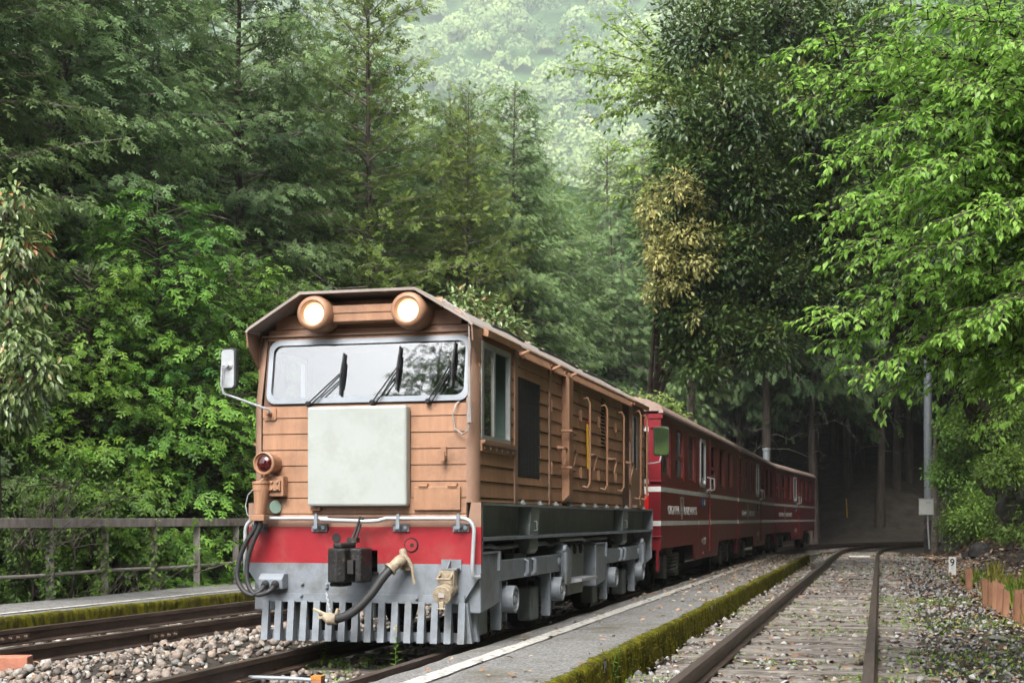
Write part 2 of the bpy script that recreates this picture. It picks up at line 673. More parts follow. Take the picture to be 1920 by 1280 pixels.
gx = np.unique(np.concatenate([np.arange(-900, -600, 50), np.arange(-600, -40, 16), np.arange(-40, -11, 1.0), np.arange(-11, 1.6, 0.35), np.arange(1.6, 6.0, 0.14), np.arange(6, 20, 0.6), np.arange(20, 60, 3.0), np.arange(60, 901, 28)]))
gy = np.unique(np.concatenate([np.arange(-600, -20, 20), np.arange(-20, 2, 2.0), np.arange(2, 60, 0.3), np.arange(60, 100, 1.0), np.arange(100, 380, 6), np.arange(380, 1180, 13), [1190.0]]))
GX, GY = np.meshgrid(gx, gy, indexing='ij')
GZ = ground_h(GX, GY)
gv = np.stack([GX, GY, GZ], -1).reshape(-1, 3)
ny = len(gy)
ii = np.arange(len(gx) - 1)[:, None] * ny + np.arange(ny - 1)[None, :]
gf = np.stack([ii, ii + ny, ii + ny + 1, ii + 1], -1).reshape(-1, 4)
ground = bpy.data.objects.new('ground', np_mesh('ground', gv, gf, None, MATS['soil'], smooth=True))
C.objects.link(ground)
ground.data.materials.append(MATS['forest_green'])
ground.data.polygons.foreach_set('material_index', (gv[gf[:, 0], 1] > 118).astype(np.int32))
tag(ground, kind='structure')


# ------------------------------------------------------------------ tracks
RAIL_PROF = [(-0.032, 0.0), (0.032, 0.0), (0.034, -0.035), (0.010, -0.045), (0.010, -0.115), (0.055, -0.130), (0.055, -0.142), (-0.055, -0.142), (-0.055, -0.130), (-0.010, -0.115), (-0.010, -0.045), (-0.034, -0.035)]


def rail_mesh(path, off, name='rail'):
    mb = MB()
    k = len(RAIL_PROF)
    vs, fs, ms = [], [], []
    for (x, y, h) in path:
        ca, sa = math.cos(h), math.sin(h)
        for (a, z) in RAIL_PROF:
            t = a + off
            vs.append((x + t * ca, y - t * sa, z))
    for i in range(len(path) - 1):
        for j in range(k):
            fs.append((i * k + j, i * k + (j + 1) % k, (i + 1) * k + (j + 1) % k, (i + 1) * k + j))
            ms.append(1 if j == 0 else 0)
    mb.v, mb.f, mb.m = vs, fs, ms
    mb.add([vs[j] for j in range(k)], [tuple(range(k))], 0)
    return mb


def sleeper_variants():
    out = []
    for k in range(6):
        r = random.Random(k)
        mb = MB()
        L, w, h = r.uniform(1.02, 1.12), r.uniform(0.078, 0.095), 0.14
        n = 7
        top = []
        for i in range(n + 1):
            x = -L + 2 * L * i / n
            dz = r.uniform(-0.012, 0.004) - (0.02 if i in (0, n) else 0)
            top.append((x, -w + r.uniform(-0.012, 0.008), w + r.uniform(-0.008, 0.012), dz))
        vs, fs = [], []
        for (x, a, b, dz) in top:
            vs += [(x, a, -h), (x, a + 0.006, dz - 0.012), (x, a + 0.022, dz), (x, b - 0.022, dz + r.uniform(-0.004, 0.004)), (x, b - 0.006, dz - 0.012), (x, b, -h)]
        for i in range(n):
            for j in range(5):
                fs.append((i * 6 + j, (i + 1) * 6 + j, (i + 1) * 6 + j + 1, i * 6 + j + 1))
        fs += [(0, 1, 2, 3, 4, 5), tuple(n * 6 + j for j in range(6))[::-1]]
        mb.add(vs, fs)
        out.append(mb.mesh('sleeper', MATS['sleeper_wood']))
    return out


SLEEPERS = sleeper_variants()


def fishplate(parent, x, y, side, rz=0.0):
    mb = MB()
    mb.box(-0.012, 0.012, -0.24, 0.24, -0.11, -0.045)
    o = mb.build('fishplate', MATS['rail_steel'], parent, loc=(x + side * 0.024, y, 0))
    o.rotation_euler.z = rz
    for k in range(4):
        b = MB()
        b.lathe([(0, 0.020), (0.018, 0.020), (0.022, 0.014), (0.034, 0.013)], (side * 0.012, -0.17 + 0.113 * k, -0.078), (side, 0, 0), seg=6)
        b.build('bolt', MATS['rail_steel'], o)


def make_track(label, path, ztop, span, spacing, group=None, jit=0.06):
    root = empty('railway_track', (0, 0, 0))
    tag(root, label, 'railway track', group)
    for s in (-0.58, 0.58):
        rail_mesh(path, s).build('rail', [MATS['rail_steel'], MATS['rail_top']], root)
    acc, nxt = 0.0, 0.0
    ys_ = []
    for i in range(len(path) - 1):
        x, y, h = path[i]
        d = math.hypot(path[i + 1][0] - x, path[i + 1][1] - y)
        acc += d
        if acc >= nxt:
            nxt += spacing * random.uniform(0.85, 1.15)
            if span[0] <= y <= span[1]:
                ys_.append(y)
                inst('sleeper', random.choice(SLEEPERS), root, (x + random.uniform(-jit, jit), y, ztop + random.uniform(-0.02, 0.012)), (random.uniform(-.02, .02), random.uniform(-.012, .012), -h + random.uniform(-0.02, 0.02)), (1, random.uniform(0.85, 1.2), 1))
    SLEEPER_Y[label] = ys_
    return root


SLEEPER_Y = {}


def fine(path):
    """resample a path at 0.1 m so sleepers fall anywhere"""
    out = []
    for a, b in zip(path[:-1], path[1:]):
        for k in range(5):
            t = k / 5
            out.append(tuple(a[i] + (b[i] - a[i]) * t for i in range(3)))
    out.append(path[-1])
    return out


SL = 0.04                                   # the left siding and its platform turn slightly towards the train's track
PATH_L = [(-7.0 + SL * (y - 12), y, math.atan(SL)) for y in np.arange(2, 38, 0.1)]
trk_r = make_track('weedy siding on grey weathered sleepers right of the narrow platform', fine(PATH_R), -0.134, (5, 50), 0.54)
trk_m = make_track('brown railed track that the brown locomotive stands on', fine(PATH_M), -0.165, (5, 60), 0.6)
trk_l = make_track('rusty ballasted siding beside the mossy platform with the railing', PATH_L, -0.165, (6, 26), 0.6)
fishplate(trk_l, -7.0 + SL * (11.9 - 12) + 0.58, 11.9, 1, -math.atan(SL))
fishplate(trk_l, -7.0 + SL * (11.3 - 12) - 0.58, 11.3, 1, -math.atan(SL))
fishplate(trk_r, -0.65 - 0.58, 8.75, 1)
fishplate(trk_m, -3.76 - 0.58, 7.4, 1)


# ------------------------------------------------------------------ platforms
def platform(name, xa, xb, y0, y1, z, slope, line_off, moss_side, line_w):
    """slab from xa (left) to xb (right) following the slope dx/dy; mossy face on moss_side"""
    ys = np.arange(y0, y1 + 0.01, 0.25)
    mb = MB()
    nx = 9
    vs, fs = [], []
    for y in ys:
        off = slope * (y - 12)
        for i in range(nx + 1):
            t = i / nx
            x = xa + (xb - xa) * t + off
            ed = 0.012 * math.sin(y * 3.1 + i) + random.uniform(-0.006, 0.006) if i in (0, nx) else 0
            vs.append((x + ed, y, z + random.uniform(-0.004, 0.004) - (0.012 if i in (0, nx) else 0)))
    n1 = nx + 1
    for j in range(len(ys) - 1):
        for i in range(nx):
            fs.append((j * n1 + i, j * n1 + i + 1, (j + 1) * n1 + i + 1, (j + 1) * n1 + i))
    mb.add(vs, fs, 0)
    for i, sgn in ((0, -1), (nx, 1)):
        e = len(ys)
        vs2 = [vs[j * n1 + i] for j in range(e)] + [(vs[j * n1 + i][0] - sgn * 0.0, vs[j * n1 + i][1], -0.5) for j in range(e)]
        mb.add(vs2, [(j, j + 1, e + j + 1, e + j) for j in range(e - 1)], 1)
    j = (len(ys) - 1) * n1
    for jj in (0, j):
        a, b = vs[jj], vs[jj + nx]
        mb.add([a, b, (b[0], b[1], -0.5), (a[0], a[1], -0.5)], [(0, 1, 2, 3)], 1)
    o = mb.build(name, [MATS['asphalt'], MATS['concrete']])
    tag(o, kind='structure')
    # painted edge line, worn
    ln = MB()
    vs, fs = [], []
    for y in ys:
        off = slope * (y - 12)
        for t in (-line_w / 2, line_w / 2):
            vs.append((line_off + off + t + random.uniform(-0.006, 0.006), y, z + 0.009))
    fs = [(2 * j, 2 * j + 1, 2 * j + 3, 2 * j + 2) for j in range(len(ys) - 1)]
    ln.add(vs, fs)
    ln.build('painted_line', MATS['worn_paint'], o)
    return o


def moss_bank(name, parent, xe, y0, y1, ztop, zbot, slope, seed, lip=0.06, cell=0.03):
    """lumpy cushion of moss over a platform's right edge"""
    r = np.random.default_rng(seed)
    ys = np.arange(y0, y1, cell)
    prof = [(-lip, 0.003), (-lip * 0.6, 0.008), (-lip * 0.2, 0.009), (0.006, 0.001)]
    nz = 7
    for k in range(1, nz + 1):
        prof.append((0.008 + 0.003 * k, -(ztop - zbot) * k / nz))
    P = np.array(prof)
    Y = ys[:, None] + 0 * P[None, :, 0]
    lipv = 1 + 0.5 * wob(Y, Y * 0.3, 2.3, seed) + 0.3 * r.normal(size=(len(ys), 1))
    X = xe + slope * (Y - 12) + np.where(P[None, :, 0] < 0, P[None, :, 0] * np.clip(lipv, 0.1, 2), P[None, :, 0])
    Z = ztop + P[None, :, 1] + 0 * Y
    bump = r.normal(0, 0.004, size=Y.shape) + 0.008 * wob(Y, Z * 1.2, 6.0, 1.0) + 0.006 * wob(Y, Z * 0.8, 21.0, 2.0)
    face = (P[None, :, 0] > 0)
    X = X + np.where(face, bump + 0.01, 0)
    Z = Z + np.where(face, 0, np.abs(bump) * 0.8)
    v = np.stack([X, Y, Z], -1).reshape(-1, 3)
    m = P.shape[0]
    q = np.arange(len(ys) - 1)[:, None] * m + np.arange(m - 1)[None, :]
    f = np.stack([q, q + m, q + m + 1, q + 1], -1).reshape(-1, 4)
    base = bpy.data.objects.new('moss', np_mesh('moss', v, f, None, MATS['moss'], smooth=True))
    C.objects.link(base)
    base.parent = parent
    tag(base, kind='stuff')
    # short shoots standing off the cushion
    n = int((y1 - y0) * 420)
    k = r.integers(0, len(v), n)
    p = v[k] + r.normal(0, 0.006, (n, 3))
    d = np.stack([0.75 + 0 * r.random(n), r.normal(0, 0.35, n), r.normal(-0.25, 0.5, n)], -1)
    t = np.clip(r.normal(0.45, 0.25, n), 0, 1)
    vv, ff, tt = scatter(DIA_V, DIA_F, p, d, r.normal(0, 1, (n, 3)), r.uniform(0.006, 0.014, n), r.uniform(0.004, 0.008, n), t)
    o = bpy.data.objects.new('moss_shoots', np_mesh('moss_shoots', vv, ff, tt, MATS['moss_leaf']))
    C.objects.link(o)
    o.parent = parent
    tag(o, kind='stuff')


leafmat('moss_leaf', (0.030, 0.036, 0.006), (0.21, 0.19, 0.015), trans=0.25, rough=0.9, spec=0.1, vary=0.0)
plat_m = platform('platform', -2.90, -1.81, 4.0, 38.3, 0.05, 0.0, -2.60, 1, 0.13)
moss_bank('moss', plat_m, -1.815, 4.5, 38.3, 0.05, -0.20, 0.0, 3)
plat_l = platform('platform', -9.85, -8.26, 4.0, 36.0, 0.03, 0.036, -8.66, 1, 0.10)
moss_bank('moss', plat_l, -8.26, 8.0, 30.0, 0.03, -0.22, 0.036, 5, lip=0.07)


# ------------------------------------------------------------------ railing on the left platform
def make_railing():
    root = empty('steel_railing', (-9.7, 15, 0.03))
    tag(root, 'long rusty grey steel railing with creeper along the left platform', 'railing')
    fx = lambda y: 0.058 * (y - 15)
    ang = -math.atan(0.058)
    post = MB()
    post.box(-0.045, 0.045, -0.006, 0.006, -0.2, 0.86)
    post.box(-0.045, -0.035, 0.006, 0.07, -0.2, 0.86)
    post.box(0.035, 0.045, 0.006, 0.07, -0.2, 0.86)
    pm = post.mesh('post', MATS['weathered_steel'])
    ys = list(np.arange(15.2 - 1.14 * 4, 34, 1.14))
    for i, y in enumerate(ys):
        inst('post', pm, root, (fx(y), y - 15, 0), (0, 0, ang + 0.5))
    for i in range(0, len(ys) - 2, 2):
        a, b = ys[i], ys[i + 2]
        mb = MB()
        mb.box(-0.05, 0.05, 0, math.hypot(b - a, fx(b) - fx(a)) - 0.012, 0.862, 0.975)
        o = mb.build('top_rail', MATS['weathered_steel'], root, bevel=0.006, loc=(fx(a), a - 15, 0))
        o.rotation_euler.z = ang
    mb = MB()
    mb.tube([(fx(y) + 0.0, y - 15, 0.30 + 0.008 * math.sin(y * 2)) for y in np.arange(ys[0], ys[-1], 0.5)], 0.021, 8)
    mb.build('lower_rail', MATS['weathered_steel'], root, smooth=True)
    return root, ys, fx


railing, FENCE_Y, FENCE_X = make_railing()

# ================================================================== THE LOCOMOTIVE
pmat('brown_paint', (0.36, 0.196, 0.115), (0.26, 0.136, 0.078), scale=3.5, rough=0.45, bump=0.10, bscale=30, stretch=(4, 4, 0.5), world=True, c3=(0.20, 0.112, 0.070), scale3=3.2, amt3=(0.46, 0.72), contrast=(0.3, 0.7))
pmat('brown_backing', (0.10, 0.055, 0.035), (0.08, 0.045, 0.03), rough=0.7)
pmat('umber_trim', (0.27, 0.165, 0.115), (0.22, 0.135, 0.095), scale=4, rough=0.45, world=True)
pmat('skylit_roof_paint', (0.30, 0.255, 0.225), (0.22, 0.185, 0.16), scale=3, rough=0.6, world=True, c3=(0.11, 0.10, 0.085), scale3=2)  # grey-brown made lighter, with sky light put into the colour
pmat('red_paint', (0.27, 0.012, 0.020), (0.225, 0.010, 0.016), scale=5, rough=0.42, world=True, c3=(0.25, 0.05, 0.045), scale3=3.6, amt3=(0.48, 0.75))
pmat('grey_paint', (0.205, 0.232, 0.262), (0.155, 0.173, 0.195), scale=7, rough=0.48, world=True, c3=(0.10, 0.098, 0.088), scale3=3.4, amt3=(0.50, 0.72), bump=0.06)
pmat('frame_grey', (0.20, 0.225, 0.22), (0.145, 0.165, 0.158), scale=3, rough=0.45, world=True, c3=(0.07, 0.075, 0.065), scale3=1.6)
pmat('silver_paint', (0.42, 0.44, 0.46), (0.34, 0.355, 0.37), scale=9, rough=0.4, metal=0.3, world=True)
pmat('panel_grey', (0.335, 0.363, 0.345), (0.31, 0.338, 0.32), scale=3, rough=0.4, spec=0.4, world=True, c3=(0.265, 0.28, 0.255), scale3=4, amt3=(0.5, 0.8))
pmat('black_iron', (0.028, 0.027, 0.027), (0.014, 0.014, 0.014), scale=12, rough=0.6, metal=0.3, bump=0.4, world=True, c3=(0.11, 0.085, 0.055), scale3=9, amt3=(0.58, 0.72))
pmat('rubber', (0.03, 0.03, 0.032), (0.02, 0.02, 0.021), rough=0.55)
pmat('grease_dark', (0.022, 0.020, 0.018), (0.010, 0.010, 0.010), scale=5, rough=0.7, world=True)
pmat('beige_paint', (0.36, 0.30, 0.21), (0.17, 0.135, 0.095), scale=26, rough=0.55, bump=0.25, world=True)
pmat('mesh_black', (0.020, 0.019, 0.019), (0.012, 0.012, 0.012), rough=0.65)
pmat('interior_green', (0.23, 0.33, 0.28), (0.18, 0.27, 0.225), scale=3, rough=0.6)
pmat('aluminium', (0.55, 0.56, 0.55), (0.45, 0.46, 0.45), rough=0.38, metal=0.6)
pmat('yellow_paint', (0.60, 0.36, 0.015), (0.5, 0.29, 0.012), rough=0.5)
pmat('red_lens', (0.05, 0.004, 0.004), (0.04, 0.003, 0.003), rough=0.08, spec=0.8)
pmat('window_rubber', (0.30, 0.33, 0.37), (0.26, 0.285, 0.32), rough=0.5)
pmat('white_board', (0.72, 0.72, 0.70), (0.62, 0.62, 0.60), rough=0.5)
glassmat('windscreen', tint=(0.50, 0.56, 0.60), refl=0.165, rough=0.015)
glassmat('cab_glass', tint=(0.55, 0.60, 0.57), refl=0.30, rough=0.015)
emit('lit_lamp', (1.0, 0.86, 0.64), 1.6)
emit('warm_reflector', (1.0, 0.70, 0.38), 0.42)
M = MATS

LX, LY = -3.76, 10.05
loco = empty('locomotive', (LX, LY, 0))
tag(loco, 'brown clapboard diesel locomotive with two lit headlamps and a grey square front panel', 'locomotive')
RAKE0, RAKE = 1.86, 0.17


def rake(mb):
    mb.v = [(x, y + max(0, z - RAKE0) * RAKE, z) for (x, y, z) in mb.v]
    return mb


FX = lambda u: (u - 678.5) * 0.00424        # photo columns and rows read off on the front plane
FZ = lambda v: 1 - (v - 972) * 0.004

# --- front beam: grey, red and brown bands
beam = MB()
th0, th1 = 0.0, 0.035
# coupler pocket left open
us = [-0.925, -0.11, 0.12, 0.925]
beam.wall(us, [0.60, 0.655, 0.665], {(1, 0), (1, 1)}, 'y', th0, th1, 0)
beam.prism([(-0.925, 0.60), (-0.775, 0.392), (0.795, 0.392), (0.925, 0.60)], 'y', th0, th1, 0)
beam.wall(us, [0.665, 0.765, 0.94], {(1, 0)}, 'y', th0, th1, 1)
beam.box(-0.925, 0.925, th0, th1, 0.94, 1.005, 2)
beam.prism([(-0.925, 1.005), (-0.925, 1.12), (-0.84, 1.12), (-0.82, 1.005)], 'y', th0, th1, 2)
beam.prism([(0.925, 1.005), (0.925, 1.12), (0.85, 1.12), (0.83, 1.005)], 'y', th0, th1, 2)
beam.box(-0.925, -0.90, th1, 0.4, 0.62, 1.12, 0)
beam.box(0.90, 0.925, th1, 0.06, 0.60, 1.12, 0)
beam.build('front_beam', [M['grey_paint'], M['red_paint'], M['umber_trim']], loco)
pk = MB()
pk.box(-0.11, 0.12, 0.30, 0.31, 0.60, 0.78)
pk.box(-0.12, -0.11, 0.036, 0.31, 0.59, 0.78)
pk.box(0.12, 0.13, 0.036, 0.31, 0.59, 0.78)
pk.box(-0.12, 0.13, -0.03, 0.31, 0.588, 0.60)
pk.build('coupler_pocket', M['grease_dark'], loco)

# --- guard of slats under the beam
guard = MB()
guard.box(-0.785, 0.805, -0.022, 0.0, 0.372, 0.436)
guard.box(-0.79, 0.80, 0.035, 0.05, 0.085, 0.155)
guard.build('guard_band', M['grey_paint'], loco)
sl = MB()
sl.add([(-0.025, -0.012, 0.38), (0.025, -0.012, 0.38), (0.0265, -0.05, 0.083), (-0.0265, -0.05, 0.083), (-0.025, 0.004, 0.38), (0.025, 0.004, 0.38), (0.0265, 0.03, 0.083), (-0.0265, 0.03, 0.083)],
       [(0, 1, 2, 3), (4, 7, 6, 5), (0, 4, 5, 1), (1, 5, 6, 2), (2, 6, 7, 3), (3, 7, 4, 0)])
slm = sl.mesh('slat', M['grey_paint'])
for i in range(16):
    x = -0.765 + 1.555 * i / 15
    inst('slat', slm, loco, (x * 1.0, -0.028, 0))
for i in range(2):
    inst('slat', slm, loco, (0.81 - 0.004, 0.03 + 0.16 * i, 0.0), (0, 0, R(88)))
for x, v in ((FX(565), 1095), (FX(565), 1117), (FX(782), 1119), (FX(612), 1101), (FX(612), 1096)):
    b = MB()
    b.lathe([(0, 0.014), (0.012, 0.014), (0.016, 0.009), (0.024, 0.008)], (x, -0.001 if v < 1105 else -0.022, FZ(v)), (0, -1, 0), seg=6)
    b.build('bolt', M['grey_paint'], loco)

# --- cab front: backing, corner strips, planks
cab = MB()
cab.prism([(-0.81, 1.005), (0.82, 1.005), (0.82, RAKE0), (-0.81, RAKE0)], 'y', 0.004, 0.03, 0)
cabf = cab
upper = MB()
upper.wall([-0.80, -0.735, 0.80, 0.81], [RAKE0, 1.915, 2.345, 2.42], {(1, 1)}, 'y', 0.004, 0.03, 0)
upper.prism([(-0.80, 2.42), (0.81, 2.42), (0.46, 2.66), (-0.45, 2.66)], 'y', 0.004, 0.03, 0)
rake(upper)
cab.add(upper.v, upper.f, 0)
for s in (-1, 1):                            # rounded corner strips, lighter umber
    c = MB()
    pts = [(0.815, -0.010), (0.845, -0.004), (0.872, 0.02), (0.893, 0.06), (0.893, 0.10), (0.86, 0.10), (0.82, 0.02)]
    for (z0, z1) in ((1.12, RAKE0), (RAKE0, 2.40)):
        n = len(pts)
        k0, k1 = [1.0 - 0.02 * max(0, z - RAKE0) / 0.5 for z in (z0, z1)]
        vs = [(s * x * k0, y + max(0, z0 - RAKE0) * RAKE, z0) for x, y in pts] + [(s * x * k1, y + max(0, z1 - RAKE0) * RAKE, z1) for x, y in pts]
        c.add(vs, [(i, (i + 1) % n, n + (i + 1) % n, n + i) for i in range(n)] + [tuple(range(n)), tuple(range(n, 2 * n))], 1)
    cab.add(c.v, c.f, 1)
cab_front = cab.build('cab_front', [M['brown_backing'], M['umber_trim']], loco, smooth=True)

ROWS = [1.126, 1.160, 1.282, 1.403, 1.524, 1.645, 1.766, 1.887, 2.008, 2.129, 2.250, 2.371, 2.425]
GAP = 0.0065


def plank_obj(parent, axis, side, u0, u1, z0, z1, face, depth, raked=False):
    """one clapboard: lower edge stands a little prouder than the upper"""
    if u1 - u0 < 0.012 or z1 - z0 < 0.012:
        return
    p0, p1 = face + side * depth, face + side * depth * 0.55
    mb = MB()
    if axis == 'y':
        q = [(u0, face, z0), (u1, face, z0), (u1, face, z1), (u0, face, z1), (u0, p0, z0), (u1, p0, z0), (u1, p1, z1), (u0, p1, z1)]
    else:
        q = [(face, u0, z0), (face, u1, z0), (face, u1, z1), (face, u0, z1), (p0, u0, z0), (p0, u1, z0), (p1, u1, z1), (p1, u0, z1)]
    mb.add(q, [(0, 1, 2, 3), (4, 5, 6, 7), (0, 1, 5, 4), (1, 2, 6, 5), (2, 3, 7, 6), (3, 0, 4, 7)])
    if raked:
        rake(mb)
    return mb.build('plank', M['brown_paint'], parent)


def planks(parent, axis, side, u0, u1, rows, face, depth, holes=()):
    for z0, z1 in zip(rows[:-1], rows[1:]):
        z1 = z1 - GAP
        segs = [(u0, u1, z0, z1)]
        for (a, b, c, d) in holes:
            new = []
            for (p, q, r_, s_) in segs:
                if q <= a or p >= b or s_ <= c or r_ >= d:
                    new.append((p, q, r_, s_))
                    continue
                if p < a:
                    new.append((p, a, r_, s_))
                if q > b:
                    new.append((b, q, r_, s_))
                if r_ < c:
                    new.append((max(p, a), min(q, b), r_, c))
                if s_ > d:
                    new.append((max(p, a), min(q, b), d, s_))
            segs = new
        for sg in segs:
            plank_obj(parent, axis, side, *sg, face, depth, raked=(axis == 'y' and z0 >= RAKE0 - 0.02))


fr = [1.012, 1.04, 1.160, 1.282, 1.403, 1.524, 1.645, 1.766, RAKE0]
planks(cab_front, 'y', -1, -0.805, -0.402, fr, 0.004, 0.013)
planks(cab_front, 'y', -1, -0.402, 0.385, fr[:3], 0.004, 0.013, )
planks(cab_front, 'y', -1, 0.385, 0.815, fr, 0.004, 0.013)
plank_obj(cab_front, 'y', -1, -0.402, 0.385, 1.80, RAKE0 - GAP, 0.004, 0.013)
for z0, z1, xa, xb in ((2.362, 2.445, -0.80, 0.805), (2.452, 2.562, -0.74, 0.745), (2.569, 2.66, -0.58, 0.59)):
    plank_obj(cab_front, 'y', -1, xa, xb, z0, z1, 0.004, 0.013, raked=True)

# --- windscreen
fo, fi = rrect(-0.775, 0.835, 1.872, 2.362, 0.075), rrect(-0.735, 0.797, 1.912, 2.322, 0.06)
w = MB()
n = len(fo)
for (y, z_) in ((0, 0),):
    vs = [(x, -0.022, z) for x, z in fo] + [(x, -0.030, z) for x, z in fi] + [(x, 0.006, z) for x, z in fo] + [(x, 0.002, z) for x, z in fi]
    fs = [(i, (i + 1) % n, n + (i + 1) % n, n + i) for i in range(n)] + [(2 * n + i, 2 * n + (i + 1) % n, (i + 1) % n, i) for i in range(n)] + [(n + i, n + (i + 1) % n, 3 * n + (i + 1) % n, 3 * n + i) for i in range(n)]
    w.add(vs, fs)
wframe = rake(w).build('window_frame', M['window_rubber'], loco, smooth=True)
g = MB()
g.prism(rrect(-0.733, 0.795, 1.914, 2.320, 0.06), 'y', -0.010, -0.004)
rake(g).build('windscreen', M['windscreen'], wframe)
# sun visor edge and dashboard slip behind the glass
d = MB()
d.box(-0.70, -0.64, 0.05, 0.06, 1.92, 2.10)
d.build('cab_panel', M['mesh_black'], wframe)

# --- wipers
for (up, ua, va, vb0, vb1, ub) in ((579, 637, 700, 660, 740, 639), (700, 744, 690, 650, 733, 744), (803, 843, 686, 645, 728, 845)):
    yy = lambda z: max(0, z - RAKE0) * RAKE - 0.055
    px, pz = FX(up), FZ(758) + 0.01
    ax, az = FX(ua), FZ(va)
    wp = MB()
    wp.lathe([(0, 0.022), (0.035, 0.022), (0.045, 0.012)], (px, -0.01, pz), (0, -1, 0), 10)
    for o_ in (0, 0.035):
        wp.tube([(px + o_, -0.045, pz), (px + o_ + (ax - px) * 0.3, yy(pz + (az - pz) * .3) + 0.005, pz + (az - pz) * 0.3), (ax + o_ * 0.5, yy(az), az)], 0.0055, 6)
    wip = wp.build('wiper', M['black_iron'], loco, smooth=True)
    bl = MB()
    z0, z1 = FZ(vb1), FZ(vb0)
    xm = FX(ub)
    bl.add([(xm - 0.010, yy(z0) + 0.01, z0), (xm + 0.002, yy(z0) + 0.01, z0), (xm + 0.014, yy(z1) + 0.01, z1), (xm + 0.004, yy(z1) + 0.01, z1), (xm - 0.010, yy(z0) + 0.035, z0), (xm + 0.002, yy(z0) + 0.035, z0), (xm + 0.014, yy(z1) + 0.035, z1), (xm + 0.004, yy(z1) + 0.035, z1)],
           [(0, 1, 2, 3), (4, 5, 6, 7), (0, 1, 5, 4), (1, 2, 6, 5), (2, 3, 7, 6), (3, 0, 4, 7)])
    bl.tube([(xm, yy(z0 + .06), z0 + 0.06), (xm + 0.004, yy((z0 + z1) / 2) - 0.012, (z0 + z1) / 2), (xm + 0.010, yy(z1 - .06), z1 - 0.06)], 0.006, 5)
    bl.build('blade', M['rubber'], wip)

# --- plain square panel on the front
fp = MB()
fp.box(-0.402, 0.383, -0.105, 0.0, 1.094, 1.838)
fpo = fp.build('front_panel', M['panel_grey'], loco, bevel=0.018)
b = MB()
b.box(-0.40, -0.32, -0.05, -0.0095, 1.062, 1.090)
b.build('panel_bracket', M['brown_paint'], fpo)

# --- headlamps on a planked housing
hz = 2.535
hs = MB()
hs.box(-0.30, 0.36, -0.045, 0.11, 2.47, 2.60)
hous = hs.build('lamp_housing', M['brown_paint'], loco, bevel=0.01)
h2 = MB()
h2.box(-0.21, 0.27, -0.058, -0.046, 2.540, 2.592)
h2.box(-0.21, 0.27, -0.054, -0.046, 2.478, 2.533)
h2.build('trim_strip', M['brown_paint'], hous)
for x in (-0.342, 0.40):
    L = MB()
    prof = [(0.28, 0.128), (0.04, 0.135), (-0.05, 0.135), (-0.085, 0.128), (-0.10, 0.112), (-0.102, 0.098), (-0.095, 0.088), (-0.06, 0.082)]
    L.lathe(prof, (x, -0.045, hz), (0, 1, 0), 32)
    lamp = L.build('headlamp', M['brown_paint'], loco, smooth=True)
    e = MB()
    e.lathe([(0.0, 0.0845), (-0.004, 0.083), (-0.0045, 0.060), (0.0, 0.059)], (x, -0.108, hz), (0, 1, 0), 28)
    e.build('reflector_ring', M['warm_reflector'], lamp, smooth=True)
    e = MB()
    e.lathe([(0.0, 0.0585), (-0.006, 0.055), (-0.012, 0.035), (-0.014, 0.010)], (x, -0.108, hz), (0, 1, 0), 24)
    e.build('lens', M['lit_lamp'], lamp, smooth=True)
    t = MB()
    t.lathe([(0, 0.03), (0.012, 0.034), (0.03, 0.034), (0.036, 0.02)], (x + 0.02, -0.05, hz + 0.128), (0, 0, 1), 12)
    t.build('cap_screw', M['umber_trim'], lamp, smooth=True)

# --- roof with overhanging front edge
prof = [(-0.90, 2.415), (-0.875, 2.445), (-0.455, 2.70), (0.455, 2.70), (0.875, 2.445), (0.90, 2.415)]
inn = [(-0.885, 2.405), (-0.862, 2.43), (-0.448, 2.680), (0.448, 2.680), (0.862, 2.43), (0.885, 2.405)]
roof = MB()
n = len(prof)
for (ya, yb) in ((-0.125, 7.78),):
    vs = [(x, ya, z) for x, z in prof] + [(x, yb, z) for x, z in prof] + [(x, ya, z) for x, z in inn] + [(x, yb, z) for x, z in inn]
    fs = []
    for i in range(n - 1):
        fs += [(i, i + 1, n + i + 1, n + i), (2 * n + i, 2 * n + i + 1, 3 * n + i + 1, 3 * n + i), (i, i + 1, 2 * n + i + 1, 2 * n + i), (n + i, n + i + 1, 3 * n + i + 1, 3 * n + i)]
    fs += [(0, n, 3 * n, 2 * n), (n - 1, 2 * n - 1, 4 * n - 1, 3 * n - 1)]
    roof.add(vs, fs, 0)
for s in (-1, 1):                            # cheek plates under the overhang
    roof.prism([(-0.125, 2.42), (0.14, 2.42), (0.14, 2.16), (0.085, 2.16), (-0.095, 2.30)], 'x', s * 0.882, s * 0.894, 1)
roof_o = roof.build('roof', [M['skylit_roof_paint'], M['umber_trim']], loco)
rb = MB()                                    # walkway strip and lines of roof bolts
rb.box(-0.30, 0.30, 1.3, 7.4, 2.702, 2.716)
rb.build('roof_walkway', M['skylit_roof_paint'], roof_o)
for y0, y1 in ((1.5, 2.6), (3.2, 5.0), (5.3, 7.3)):
    r_ = MB()
    r_.tube([(0.60, y0, 2.625), (0.60, (y0 + y1) / 2, 2.635), (0.60, y1, 2.625)], 0.012, 6)
    r_.build('roof_cable', M['rubber'], roof_o)
for y in np.arange(0.5, 7.6, 0.55):
    r_ = MB()
    r_.lathe([(0, 0.02), (0.015, 0.02), (0.02, 0.01)], (0.49, y, 2.682), (0.5, 0, 0.86), 6)
    r_.build('bolt', M['skylit_roof_paint'], roof_o)
